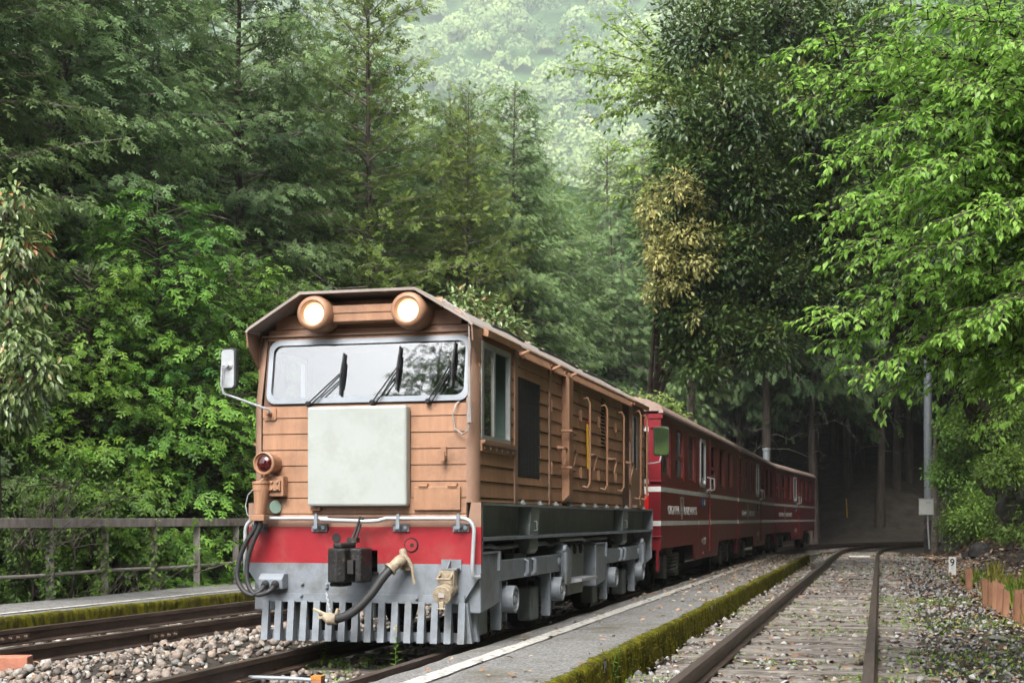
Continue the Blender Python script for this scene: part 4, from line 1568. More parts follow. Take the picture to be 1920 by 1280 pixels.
q.tube([(x + 0.005, -0.095, 1.70), (0.85, -0.09, 1.64), (0.80, -0.06, 1.62), (0.74, -0.05, 1.66), (0.725, -0.05, 1.76), (0.745, -0.04, 1.84), (0.76, -0.01, 1.86)], 0.007, 6)
q.build('antenna', M['weathered_steel'], loco, smooth=True)

# --- mirrors
def mirror(parent, centre, half_w, half_h, facing, base, mid):
    q = MB()
    q.prism(rrect(-half_w, half_w, -half_h, half_h, 0.035), 'y', -0.022, 0.012, 0)
    o = q.build('mirror', [M['rubber']], parent, bevel=0.006, loc=centre)
    q = MB()
    q.prism(rrect(-half_w + 0.012, half_w - 0.012, -half_h + 0.012, half_h - 0.012, 0.028), 'y', -0.030, -0.0225, 0)
    q.build('mirror_back' if facing < 0 else 'mirror_glass', M['silver_paint'] if facing < 0 else M['chrome'], o)
    if facing < 0:
        q = MB()
        q.lathe([(0, 0.032), (0.006, 0.03), (0.018, 0.012), (0.035, 0.012)], (0.02, -0.030, 0.02), (0, -1, 0), 14)
        q.tube([(0.02, -0.055, 0.02), (-0.03, -0.055, 0.02)], 0.008, 6)
        q.build('ball_joint', M['silver_paint'], o, smooth=True)
    q = MB()
    q.tube([Vector(p) - Vector(centre) for p in mid], 0.0095, 8)
    q.build('mirror_arm', M['silver_paint'], o, smooth=True)
    return o


mm, nn, ll, pp = _nt('chrome')
pp.inputs['Metallic'].default_value = 1.0
pp.inputs['Roughness'].default_value = 0.06
pp.inputs['Base Color'].default_value = (0.75, 0.77, 0.78, 1)
MATS['chrome'] = mm
mc = (FX(443) + 0.005, -0.18, FZ(687) - 0.01)
mo = mirror(loco, mc, 0.072, 0.155, -1, None, [(mc[0] - 0.03, -0.235, mc[2] + 0.02), (mc[0] - 0.035, -0.24, mc[2] - 0.12), (mc[0] - 0.02, -0.23, mc[2] - 0.19), (mc[0] + 0.04, -0.18, mc[2] - 0.215), (-0.77, -0.06, 1.835), (-0.745, -0.03, 1.825), (-0.74, -0.012, 1.80)])
mo.rotation_euler = (0, 0, R(-14))
q = MB()
q.prism(rrect(-0.79, -0.69, 1.75, 1.845, 0.015), 'y', -0.018, -0.0095)
q.lathe([(0, 0.02), (0.03, 0.02), (0.05, 0.012)], (-0.742, -0.018, 1.80), (0, -1, 0), 10)
q.build('mirror_bracket', M['brown_paint'], loco)
mc = (1.08, 7.85, 1.98)
mo = mirror(loco, mc, 0.10, 0.185, 1, None, [(mc[0], 7.84, mc[2] - 0.18), (mc[0] - 0.02, 7.82, mc[2] - 0.26), (mc[0] - 0.10, 7.78, mc[2] - 0.28), (0.89, 7.72, mc[2] - 0.29)])
mo.rotation_euler = (0, 0, R(12))

# ================================================================== THE RED CARRIAGES
pmat('crimson_paint', (0.18, 0.008, 0.014), (0.125, 0.006, 0.010), scale=3, rough=0.38, stretch=(1, 1, 0.35), c3=(0.13, 0.030, 0.022), scale3=2.2, amt3=(0.55, 0.85))
pmat('cream_paint', (0.62, 0.62, 0.58), (0.48, 0.48, 0.45), scale=9, rough=0.55)
pmat('carriage_roof', (0.33, 0.235, 0.195), (0.24, 0.17, 0.14), scale=3, rough=0.7, c3=(0.16, 0.12, 0.10))
pmat('window_wood', (0.24, 0.085, 0.06), (0.16, 0.055, 0.04), scale=6, rough=0.6, stretch=(1, 1, 0.2))
pmat('inner_wall', (0.55, 0.58, 0.54), (0.48, 0.51, 0.475), rough=0.6)
pmat('seat_blue', (0.02, 0.07, 0.20), (0.015, 0.05, 0.15), rough=0.8)
pmat('plate_blue', (0.03, 0.05, 0.14), (0.025, 0.04, 0.12), rough=0.5)
pmat('signal_red', (0.62, 0.012, 0.012), (0.55, 0.010, 0.010), rough=0.4)
pmat('bogie_iron', (0.085, 0.085, 0.075), (0.035, 0.035, 0.03), scale=6, rough=0.8, c3=(0.14, 0.125, 0.10), scale3=5, amt3=(0.55, 0.7))
glassmat('coach_glass', tint=(0.82, 0.85, 0.83), refl=0.14, rough=0.02)
HW, CL = 0.925, 10.52
TXT_ROT = (R(90), 0, R(90))


def make_carriage():
    root = empty('carriage', (0, 0, 0))
    wins = [(0.15, 0.92), (1.44, 2.34), (2.88, 3.70), (5.86, 6.72), (7.22, 8.06), (8.66, 9.50)]
    us = [0.0]
    hol = set()
    for i, (a, b) in enumerate(wins):
        us += [a, b]
        hol.add((2 * i + 1, 1))
    us.append(CL)
    body = MB()
    for s in (1, -1):
        body.wall(us, [0.60, 1.575, 2.305, 2.44], hol, 'x', s * (HW - 0.055), s * HW, 0)
        body.prism([(3.45, 0.60), (3.62, 0.355), (6.80, 0.345), (7.12, 0.60)], 'x', s * (HW - 0.03), s * (HW - 0.002), 0)
    for y0, y1 in ((0.0, 0.05), (CL - 0.05, CL)):
        body.wall([-HW + 0.056, -0.78, -0.36, 0.36, 0.78, HW - 0.056], [0.60, 1.50, 2.20, 2.44], {(1, 1), (3, 1)}, 'y', y0, y1, 0)
        top = [(HW * math.cos(t), 2.442 + 0.20 * math.sin(t)) for t in np.linspace(0, math.pi, 13)]
        body.prism(top, 'y', y0, y1, 0)
    body.box(-HW + 0.06, HW - 0.06, 0.06, CL - 0.06, 0.70, 0.74, 1)
    body.box(-HW + 0.06, HW - 0.06, 0.06, CL - 0.06, 2.395, 2.41, 2)
    bo = body.build('body', [M['crimson_paint'], M['grease_dark'], M['inner_wall']], root)
    # roof
    rf = MB()
    pts = [((HW + 0.035) * math.cos(t), 2.438 + 0.235 * math.sin(t) ** 0.9) for t in np.linspace(0, math.pi, 15)]
    rf.prism(pts, 'y', -0.06, CL + 0.06)
    rf.build('roof', M['carriage_roof'], root, smooth=True)
    for s in (1, -1):
        e = MB()
        e.box(*sorted((s * (HW - 0.02), s * (HW + 0.042))), -0.065, CL + 0.065, 2.41, 2.438)
        e.build('eave', M['carriage_roof'], root)
    # stripes, corner posts, rods
    for z in (0.907, 1.364):
        e = MB()
        for s in (1, -1):
            e.box(*sorted((s * HW, s * (HW + 0.003))), 0.0, CL, z, z + 0.064)
        e.box(-HW + 0.06, HW - 0.06, -0.003, 0.0, z, z + 0.064)
        e.build('stripe', M['cream_paint'], root)
    for s in (1, -1):
        for y in (-0.035, CL + 0.002):
            e = MB()
            e.box(*sorted((s * (HW - 0.13), s * (HW + 0.004))), y, y + 0.033, 0.58, 2.40)
            e.box(*sorted((s * (HW - 0.16), s * (HW + 0.03))), y - 0.015, y + 0.05, 2.34, 2.40)
            e.box(*sorted((s * (HW - 0.16), s * (HW - 0.131))), y, y + 0.033, 0.58, 2.34)
            po = e.build('corner_post', M['crimson_paint'], root)
            for z in (0.907, 1.364):
                q = MB()
                q.box(*sorted((s * (HW - 0.162), s * (HW + 0.007))), y - 0.003, y + 0.036, z - 0.002, z + 0.066)
                q.build('post_band', M['cream_paint'], po)
            q = MB()
            q.box(*sorted((s * (HW - 0.06), s * (HW - 0.02))), y, y + 0.03, 0.30, 0.58)
            for z in (0.76, 1.50, 2.22):
                q.tube([(s * (HW - 0.13), y - 0.02, z), (s * (HW + 0.02), y - 0.02, z)], 0.012, 6)
            q.build('post_fitting', M['crimson_paint'], po)
    # windows
    for s in (1, -1):
        for i, (a, b) in enumerate(wins):
            f = MB()
            x = (s * (HW - 0.05), s * (HW - 0.02))
            x0, x1 = sorted(x)
            f.box(x0, x1, a + 0.002, a + 0.035, 1.578, 2.302)
            f.box(x0, x1, b - 0.06, b - 0.002, 1.578, 2.302)
            f.box(x0, x1, a + 0.036, b - 0.061, 1.578, 1.61)
            f.box(x0, x1, a + 0.036, b - 0.061, 2.27, 2.302)
            if i in (0, 1, 3):
                f.box(x0, x1, a + 0.036, b - 0.061, 1.86, 1.91)
            wf = f.build('window', M['window_wood'], root)
            p = MB()
            p.box(*sorted((s * (HW - 0.037), s * (HW - 0.033))), a + 0.036, b - 0.061, 1.61, 2.27)
            p.build('pane', M['coach_glass'], wf)
        # door
        d = MB()
        d.wall([4.08, 4.24, 4.88, 5.52], [0.50, 1.50, 2.28, 2.36], {(1, 1)}, 'x', s * (HW + 0.001), s * (HW + 0.0035), 0)
        d.box(*sorted((s * (HW - 0.03), s * (HW + 0.022))), 5.525, 5.60, 0.42, 2.36)
        d.box(*sorted((s * (HW - 0.03), s * (HW + 0.022))), 4.6, 5.52, 0.42, 0.46)
        do = d.build('door', M['crimson_paint'], root)
        fo_, fi_ = rrect(4.22, 4.90, 1.52, 2.30, 0.09), rrect(4.27, 4.85, 1.57, 2.25, 0.06)
        n_ = len(fo_)
        q = MB()
        xo, xi = s * (HW + 0.024), s * (HW + 0.001)
        q.add([(xo, y, z) for y, z in fo_] + [(xo, y, z) for y, z in fi_] + [(xi, y, z) for y, z in fo_] + [(xi, y, z) for y, z in fi_],
              [(k, (k + 1) % n_, n_ + (k + 1) % n_, n_ + k) for k in range(n_)] + [(k, (k + 1) % n_, 2 * n_ + (k + 1) % n_, 2 * n_ + k) for k in range(n_)] + [(n_ + k, n_ + (k + 1) % n_, 3 * n_ + (k + 1) % n_, 3 * n_ + k) for k in range(n_)])
        q.build('window_frame', M['aluminium'], do)
        q = MB()
        q.prism(fi_, 'x', s * (HW + 0.002), s * (HW + 0.006))
        q.build('pane', M['coach_glass_dark'], do)
        q = MB()
        q.tube([(s * (HW + 0.015), 5.15, 1.48), (s * (HW + 0.07), 5.15, 1.50), (s * (HW + 0.07), 5.15, 1.68), (s * (HW + 0.015), 5.15, 1.70)], 0.014, 8)
        q.tube([(s * (HW + 0.015), 5.56, 1.48), (s * (HW + 0.09), 5.56, 1.50), (s * (HW + 0.09), 5.56, 1.68), (s * (HW + 0.015), 5.56, 1.70)], 0.014, 8)
        q.box(*sorted((s * (HW + 0.012), s * (HW + 0.03))), 5.1, 5.6, 1.45, 1.49)
        q.build('handle', M['aluminium'], do, smooth=True)
        for z in (0.905, 1.362):
            q = MB()
            q.box(*sorted((s * (HW + 0.0036), s * (HW + 0.006))), 4.08, 5.52, z, z + 0.068)
            q.box(*sorted((s * (HW + 0.022), s * (HW + 0.026))), 5.523, 5.602, z - 0.004, z + 0.072)
            q.build('door_stripe', M['cream_paint'], do)
    # end windows, tail disc
    for x0, x1 in ((-0.78, -0.36), (0.36, 0.78)):
        q = MB()
        q.wall([x0 - 0.03, x0 + 0.02, x1 - 0.02, x1 + 0.03], [1.47, 1.53, 2.17, 2.23], {(1, 1)}, 'y', -0.012, 0.0)
        ew = q.build('end_window', M['aluminium'], root)
        q = MB()
        q.box(x0, x1, 0.02, 0.024, 1.50, 2.20)
        q.build('pane', M['coach_glass'], ew)
    for x in (-0.66, 0.66):
        q = MB()
        q.lathe([(0, 0.185), (-0.014, 0.185)], (x, -0.012, 1.19), (0, 1, 0), 28)
        td = q.build('tail_disc', M['cream_paint'], root)
        q = MB()
        q.lathe([(0, 0.155), (-0.006, 0.155)], (x, -0.027, 1.19), (0, 1, 0), 28)
        q.build('disc_face', M['signal_red'], td)
    # gangway and coupler gear between cars
    q = MB()
    q.box(-0.12, 0.12, -0.28, 0.0, 0.52, 0.68)
    q.box(-0.34, 0.34, -0.09, -0.013, 0.74, 2.15)
    q.build('gangway', M['grease_dark'], root)
    q = MB()
    for k in range(3):
        q.tube([(0.45 + 0.1 * k, 0.0, 0.62), (0.48 + 0.1 * k, -0.12, 0.45), (0.50 + 0.1 * k, -0.22, 0.40), (0.52 + 0.08 * k, -0.33, 0.55)], 0.016, 6)
    q.build('hose', M['rubber'], root, smooth=True)
    # lettering, emblem, numbers
    xs = HW + 0.0025
    for txt, yc, w_ in (('OIGAWA', 1.235, 1.18), ('RAILWAYS', 3.075, 1.52)):
        me = text_mesh(txt, 0.168, 1.0, 0.003, 0.0028)
        co = np.array([v.co[:] for v in me.vertices])
        k = w_ / (co[:, 0].max() - co[:, 0].min())
        for v in me.vertices:
            v.co.x *= k
        me.materials.append(M['white_board'])
        me.name = 'lettering'
        inst('lettering', me, root, (xs, yc, 1.115), TXT_ROT)
    em = MB()
    a, b, zt, zb = 1.905, 2.245, 1.315, 0.985
    mid = (a + b) / 2
    out = [(a, zt), (a, zb + 0.10), (mid - 0.05, zb + 0.012), (mid, zb), (mid + 0.05, zb + 0.012), (b, zb + 0.10), (b, zt)]
    inn_ = [(a + 0.055, zt - 0.018), (a + 0.055, zb + 0.105), (mid - 0.03, zb + 0.03), (mid, zb + 0.018), (mid + 0.03, zb + 0.03), (b - 0.055, zb + 0.105), (b - 0.055, zt - 0.018)]
    nn_ = len(out)
    vs = [(xs + 0.0, y, z) for y, z in out] + [(xs, y, z) for y, z in inn_]
    em.add(vs, [(i, (i + 1) % nn_, nn_ + (i + 1) % nn_, nn_ + i) for i in range(nn_)])
    em.add([(xs, a + 0.075, zb + 0.13), (xs, a + 0.08, 1.16), (xs, mid - 0.02, 1.285), (xs, mid + 0.02, 1.22), (xs, b - 0.09, 1.14), (xs, b - 0.075, zb + 0.16), (xs, mid, zb + 0.11)], [(0, 1, 2, 3, 4, 5, 6)])
    em.add([(xs, a + 0.08, zb + 0.10), (xs, mid + 0.05, zb + 0.13), (xs, mid + 0.03, zb + 0.055), (xs, mid, zb + 0.045)], [(0, 1, 2, 3)])
    em.build('emblem', M['cream_paint'], root)
    me = text_mesh('=31', 0.17, 2.2, 0.003, 0.003)
    me.materials.append(M['cream_paint'])
    inst('lettering', me, root, (HW + 0.0065, 4.75, 0.63), TXT_ROT)
    q = MB()
    q.box(HW + 0.012, HW + 0.02, 4.46, 4.92, 1.20, 1.335)
    q.box(HW + 0.012, HW + 0.024, 4.40, 4.45, 1.19, 1.345)
    bp = q.build('destination_plate', M['plate_blue'], root)
    me = text_mesh('-2', 0.13, 2.2, 0.003, 0.002)
    me.materials.append(M['cream_paint'])
    inst('lettering', me, bp, (HW + 0.0225, 4.70, 1.265), TXT_ROT)
    # seats
    for y in np.arange(0.9, 9.9, 1.45):
        for sx in (-0.52, 0.52):
            q = MB()
            q.box(sx - 0.28, sx + 0.28, y, y + 0.12, 0.78, 1.80)
            q.box(sx - 0.28, sx + 0.28, y - 0.40, y + 0.50, 1.06, 1.20)
            q.build('seat', M['seat_blue'], root, bevel=0.03)
    # running gear
    for yb in (1.65, 8.87):
        for s in (1, -1):
            q = MB()
            x0, x1 = sorted((s * 0.66, s * 0.80))
            q.box(x0, x1, yb - 0.95, yb + 0.95, 0.38, 0.47)
            q.prism([(yb - 0.28, 0.56), (yb + 0.28, 0.56), (yb + 0.18, 0.22), (yb - 0.18, 0.22)], 'x', x0 - 0.0, x1 + 0.0)
            for yy in (-0.62, 0.62):
                q.prism([(yb + yy - 0.17, 0.50), (yb + yy + 0.17, 0.50), (yb + yy + 0.12, 0.16), (yb + yy - 0.12, 0.16)], 'x', s * 0.68, s * 0.83)
            q.build('bogie_frame', M['bogie_iron'], root, bevel=0.012)
            q = MB()
            for yy in (-0.12, 0.12):
                hel = [(s * 0.84 + 0.05 * math.cos(t), yb + yy + 0.05 * math.sin(t), 0.24 + 0.24 * t / 31.4) for t in np.linspace(0, 31.4, 50)]
                q.tube(hel, 0.012, 5)
            q.build('coil_spring', M['bogie_iron'], root, smooth=True)
            for yy in (-0.62, 0.62):
                inst('wheel', wheel_me, root, (s * 0.575, yb + yy, 0.34), (0, 0, 0 if s > 0 else math.pi), (1, 0.91, 0.91))
    q = MB()
    q.box(-0.55, 0.55, 0.5, CL - 0.5, 0.50, 0.62)
    q.box(-0.70, 0.72, 3.9, 6.6, 0.32, 0.62)
    q.build('underframe', M['grease_dark'], root)
    return root


glassmat('coach_glass_dark', tint=(0.10, 0.10, 0.10), refl=0.06, rough=0.02)
car1 = make_carriage()
car1.location = (LX, 18.90, 0)
tag(car1, 'first red railway carriage, coupled straight behind the brown locomotive', 'railway carriage', 'red carriages of the train')
car2 = copy_tree(car1)
car2.location = (LX, 29.74, 0)
car2['label'] = 'second red carriage, between the first carriage and the last one in shade'


def at_path(path, s):
    acc = 0
    for a, b in zip(path[:-1], path[1:]):
        d_ = math.hypot(b[0] - a[0], b[1] - a[1])
        if acc + d_ >= s:
            t = (s - acc) / d_
            return (a[0] + (b[0] - a[0]) * t, a[1] + (b[1] - a[1]) * t)
        acc += d_
    return path[-1][:2]


pa, pb = at_path(PATH_M, 40.58 - 2.0), at_path(PATH_M, 51.1 - 2.0)
car3 = copy_tree(car1)
car3.location = (pa[0], pa[1], 0)
car3.rotation_euler.z = -math.atan2(pb[0] - pa[0], pb[1] - pa[1])
car3['label'] = 'last red carriage, furthest back in deep shade with the pinkish roof'

# ================================================================== VEGETATION
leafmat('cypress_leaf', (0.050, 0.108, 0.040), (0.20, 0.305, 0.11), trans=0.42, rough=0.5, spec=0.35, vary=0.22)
leafmat('young_cypress_leaf', (0.035, 0.10, 0.018), (0.15, 0.27, 0.035), trans=0.30, rough=0.5, spec=0.3, vary=0.12)
leafmat('cedar_leaf', (0.05, 0.095, 0.02), (0.215, 0.30, 0.065), trans=0.4, rough=0.6, spec=0.25, vary=0.08)
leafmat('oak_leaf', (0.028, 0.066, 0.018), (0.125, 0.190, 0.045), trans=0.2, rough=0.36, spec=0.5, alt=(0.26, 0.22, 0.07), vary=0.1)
leafmat('golden_oak_leaf', (0.08, 0.11, 0.025), (0.52, 0.46, 0.19), trans=0.4, rough=0.5, spec=0.4, vary=0.05)
leafmat('cherry_leaf', (0.085, 0.22, 0.03), (0.265, 0.49, 0.085), trans=0.48, rough=0.42, spec=0.4, vary=0.06)
leafmat('maple_leaf', (0.12, 0.22, 0.05), (0.32, 0.46, 0.13), trans=0.45, rough=0.5, spec=0.3, vary=0.06)
leafmat('glossy_leaf', (0.05, 0.10, 0.032), (0.20, 0.29, 0.10), trans=0.2, rough=0.30, spec=0.6, alt=(0.36, 0.19, 0.08), vary=0.08)
leafmat('shrub_leaf', (0.035, 0.085, 0.018), (0.15, 0.25, 0.045), trans=0.3, rough=0.5, spec=0.3, vary=0.2)
leafmat('bank_leaf', (0.035, 0.085, 0.018), (0.19, 0.31, 0.05), trans=0.3, rough=0.5, spec=0.35, vary=0.15)
leafmat('weed_leaf', (0.06, 0.14, 0.018), (0.24, 0.38, 0.05), trans=0.35, rough=0.5, spec=0.3, vary=0.15)
leafmat('straw_leaf', (0.14, 0.15, 0.03), (0.48, 0.40, 0.10), trans=0.3, rough=0.6, spec=0.25, vary=0.1)
leafmat('far_leaf', (0.040, 0.080, 0.045), (0.30, 0.375, 0.15), trans=0.15, rough=0.8, spec=0.1, alt=(0.34, 0.28, 0.20), vary=0.0)
TH_C, TH_S = math.cos(PSI), math.sin(PSI)


def pix(u, v, d):
    """the place seen at photo column u, row v, at distance d along the view axis"""
    xr = (u - 960) / 2667 * d
    return np.array([xr * TH_C - d * TH_S, xr * TH_S + d * TH_C, 1 - (v - 972) * d / 2667])


def dep(u, x):
    """distance at which photo column u meets the vertical plane X = x"""
    k = (u - 960) / 2667
    return x / (k * TH_C - TH_S)


def unit(v):
    return v / max(np.linalg.norm(v), 1e-9)


def add_mesh_obj(name, me, parent, kind=None):
    o = bpy.data.objects.new(name, me)
    C.objects.link(o)
    o.parent = parent
    if kind:
        o['kind'] = kind
    return o


# ------------------------------------------------------------------ conifers
def conifer(seed, H, R0, zlow, nbr, leaf, trunk_r=0.2, fronds=FRONDS, sp_len=(0.26, 0.44), dens=1.0, droop=0.5, tuft=False, tint_mu=0.45, power=0.75, bare=16, wood='twig'):
    """returns (trunk mesh, limbs mesh, crown mesh)"""
    r = np.random.default_rng(seed)
    lean = r.normal(0, 0.012, 2)
    tz = np.linspace(-0.6, H, 9)
    tp = np.stack([lean[0] * tz + 0.05 * np.sin(tz * 0.7 + seed), lean[1] * tz + 0.05 * np.cos(tz * 0.6), tz], -1)
    tr = trunk_r * np.clip(1 - 0.93 * (tz / H), 0.05, 1.05)
    tr[0] *= 1.35
    trunk = limbs_mesh('trunk', [(tp, tr)], M['bark'], 9)
    paths = []
    P, D, U, L, T = [], [], [], [], []
    for i in range(nbr):
        t = ((i + r.random()) / nbr) ** 1.05
        z0 = zlow + (H - 0.25 - zlow) * t
        az = i * 2.39996 + r.normal(0, 0.35)
        Ln = R0 * ((1 - t) ** power) * r.uniform(0.55, 1.15) + 0.3
        if t < 0.12:
            Ln *= 0.75
        up0 = 0.05 + 0.55 * t + r.normal(0, 0.10)
        dr = droop * (1 - 0.6 * t) * r.uniform(0.6, 1.2)
        h = np.array([math.cos(az), math.sin(az), 0])
        base = np.array([np.interp(z0, tz, tp[:, 0]), np.interp(z0, tz, tp[:, 1]), z0])
        side = np.array([-h[1], h[0], 0])
        bend = r.normal(0, 0.28)

        def bp(s):
            return base + h * Ln * s + side * bend * Ln * s * s + np.array([0, 0, Ln * (up0 * s - dr * s * s)])
        ss = np.linspace(0, 1, 6)
        bpts = np.array([bp(s) for s in ss])
        paths.append((bpts, np.linspace(0.010 + 0.009 * Ln, 0.004, 6)))
        step = 0.17 / dens
        ns = max(3, int(Ln / step))
        btint = tint_mu + r.normal(0, 0.19)
        for j in range(ns):
            s = (0.05 + 0.95 * (j + r.random()) / ns) if tuft else (0.22 + 0.78 * (j + r.random()) / ns)
            p = bp(s)
            tang = unit(bp(min(s + 0.05, 1.05)) - bp(s - 0.05))
            sd = 1 if j % 2 else -1
            ang = R(r.uniform(35, 65))
            sub = unit(tang * math.cos(ang) + sd * np.cross(np.array([0, 0, 1.0]), tang) * math.sin(ang))
            sl = (0.18 + 0.30 * Ln * (1 - s * 0.75)) * r.uniform(0.7, 1.2)
            sl = min(sl, 0.95)
            m = max(2, int(round(sl / 0.17 * dens)))
            for k in range(m):
                q = (k + 0.6) / m
                sp = p + sub * sl * q + np.array([0, 0, -0.28 * sl * q * q]) + r.normal(0, 0.07, 3)
                d = unit(sub * (0.55 + 0.3 * q) + tang * 0.45 + np.array([0, 0, -0.30 - 0.35 * q]) + r.normal(0, 0.30, 3))
                if tuft:
                    d = unit(sub * 0.6 + tang * 0.3 + np.array([0, 0, 0.35]) + r.normal(0, 0.55, 3))
                P.append(sp)
                D.append(d)
                U.append(np.array([0, 0, 1.0]) + 0.35 * h + r.normal(0, 0.45, 3))
                L.append(r.uniform(*sp_len))
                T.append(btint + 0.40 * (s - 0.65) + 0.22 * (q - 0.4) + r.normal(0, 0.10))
            if sl > 0.4 and j % 2 == 0:
                paths.append((np.array([p, p + sub * sl * 0.5 + np.array([0, 0, -0.07 * sl]), p + sub * sl * 0.95 + np.array([0, 0, -0.26 * sl])]), np.array([0.008, 0.006, 0.003])))
    for i in range(bare):                        # dead grey limbs inside and below the green
        z0 = zlow * 0.5 + r.random() * (H * 0.55)
        az = r.uniform(0, 2 * np.pi)
        Ln = r.uniform(0.6, R0 * 0.95)
        h = np.array([math.cos(az), math.sin(az), 0])
        base = np.array([np.interp(z0, tz, tp[:, 0]), np.interp(z0, tz, tp[:, 1]), z0])
        pts = [base + h * Ln * s + np.array([0, 0, Ln * (r.uniform(0.0, .3) * s - 0.3 * s * s)]) + r.normal(0, 0.03, 3) for s in np.linspace(0, 1, 5)]
        paths.append((np.array(pts), np.linspace(0.02, 0.006, 5)))
        for s in (2, 3):
            d = unit(h + r.normal(0, 0.6, 3))
            paths.append((np.array([pts[s], pts[s] + d * 0.3, pts[s] + d * 0.6 + np.array([0, 0, .06])]), np.array([0.008, 0.006, 0.003])))
    limbs = limbs_mesh('limbs', paths, M[wood], 4)
    P, D, U, L, T = np.array(P), np.array(D), np.array(U), np.array(L), np.clip(np.array(T), 0, 1)
    which = r.integers(0, len(fronds), len(P))
    parts = []
    for w in range(len(fronds)):
        k = which == w
        if k.any():
            v, f, t = fronds[w]
            parts.append(scatter(v, f, P[k], D[k], U[k], L[k], L[k], T[k], tscale=t))
    crown = np_mesh('crown', *merge(parts), M[leaf])
    return trunk, limbs, crown


def plant_conifer(kind, name, x, y, label, group, scale=1.0, rz=None, tilt=0.0, z=None):
    root = empty(name, (x, y, float(ground_h(x, y)) if z is None else z), random.uniform(0, 6.28) if rz is None else rz)
    root.rotation_euler.x = random.uniform(-tilt, tilt)
    root.scale = (scale * random.uniform(0.92, 1.08),) * 2 + (scale,)
    tag(root, label, 'tree', group)
    t, l, c = kind
    add_mesh_obj('trunk', t, root)
    add_mesh_obj('limbs', l, root)
    add_mesh_obj('crown', c, root)
    return root


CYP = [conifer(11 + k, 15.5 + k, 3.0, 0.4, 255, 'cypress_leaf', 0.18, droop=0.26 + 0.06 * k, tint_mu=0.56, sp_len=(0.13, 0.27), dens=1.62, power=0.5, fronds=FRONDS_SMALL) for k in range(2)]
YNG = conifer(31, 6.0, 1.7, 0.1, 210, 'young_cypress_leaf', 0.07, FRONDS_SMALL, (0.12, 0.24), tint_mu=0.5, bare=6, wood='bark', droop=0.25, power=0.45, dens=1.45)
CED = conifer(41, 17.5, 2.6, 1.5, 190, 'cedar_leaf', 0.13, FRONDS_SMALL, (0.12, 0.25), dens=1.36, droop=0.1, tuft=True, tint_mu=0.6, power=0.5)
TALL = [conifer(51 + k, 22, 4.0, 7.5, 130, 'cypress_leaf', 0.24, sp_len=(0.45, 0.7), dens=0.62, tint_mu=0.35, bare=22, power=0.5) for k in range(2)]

g_left = 'cypress trees in the wall of forest behind the left railing'
l_left = 'tall dark green cypress in the forest wall behind the railing and the train'
rows = []
y = 12.0
while y < 66:
    rows.append((-13.5 + random.uniform(-0.7, 0.7), y))
    y += random.uniform(2.7, 3.5)
y = 36.0
while y < 70:
    rows.append((-10.65 + random.uniform(-0.8, 0.75), y))
    y += random.uniform(2.6, 3.6)
y = 8.5
while y < 70:
    rows.append((-16.6 + random.uniform(-0.8, 0.8), y))
    y += random.uniform(3.0, 4.0)
y = 9.0
while y < 74:
    rows.append((-20.0 + random.uniform(-1.0, 1.0), y))
    y += random.uniform(3.4, 4.6)
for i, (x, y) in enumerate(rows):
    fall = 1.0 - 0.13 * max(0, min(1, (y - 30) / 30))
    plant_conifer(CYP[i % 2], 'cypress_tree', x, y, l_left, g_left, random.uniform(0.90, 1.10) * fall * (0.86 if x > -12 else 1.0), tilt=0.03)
for (u, d, s, lab) in ((705, 33.5, 1.02, 'yellowish green cedar with rounded tufts rising above its dark neighbours'), (870, 36, 0.70, 'smaller olive cedar with round tufts below the tall yellowish one')):
    p = pix(u, 972, d)
    plant_conifer(CED, 'cedar_tree', p[0], p[1], lab, None, s)
p = pix(1035, 972, 62)
plant_conifer(CED, 'cedar_tree', p[0], p[1], 'feathery pale green treetop standing up against the misty mountain', None, 1.06)
for (u, d, s, lab) in ((300, dep(300, -10.9), 1.12, 'bright green young cypress behind the railing, widest and nearest of the bright ones'), (425, dep(425, -10.7), 1.0, 'bright green young cypress just left of the locomotive mirror'), (165, dep(165, -11.4), 1.0, 'bright green young cypress behind the glossy leaved bush at the left edge'), (520, dep(520, -11.0), 1.05, 'bright green young cypress half hidden behind the locomotive cab')):
    p = pix(u, 972, d)
    plant_conifer(YNG, 'young_cypress', p[0], p[1], lab, None, s)

# plantation beyond the curve: bare trunks under a closed roof of branches
g_for = 'straight trunked trees of the dark plantation beyond the curve'
l_for = 'straight bare trunk of the dark plantation behind the train'
spots = []
tries = 0
while len(spots) < 112 and tries < 6000:
    tries += 1
    y = random.uniform(54, 100)
    x = random.uniform(-14, 16)
    if y < 62 + 0.55 * max(0, x + 4) and x > -8.5:
        continue
    if x < -8.5 and y < 48:
        continue
    if any(math.hypot(x - a, y - b) < 2.1 for a, b in spots):
        continue
    dm = min(math.hypot(x - q[0], y - q[1]) for q in PATH_M)
    dm = min(dm, min(math.hypot(x - q[0], y - q[1]) for q in PATH_R))
    if dm < 2.6:
        continue
    spots.append((x, y))
for i, (x, y) in enumerate(spots):
    plant_conifer(TALL[i % 2], 'plantation_tree', x, y, l_for, g_for, random.uniform(0.85, 1.1) * (0.64 if x < -7.5 else 1.0), tilt=0.025)
for i in range(40):
    x, y = -16 + 40 * (i % 20 + random.random()) / 20, (88 if i < 20 else 94) + random.uniform(-2.5, 2.5)
    plant_conifer(CYP[i % 2], 'cypress_tree', x, y, 'dark leafy cypress closing the back of the dark plantation', 'cypress trees at the back of the plantation', random.uniform(0.9, 1.2))
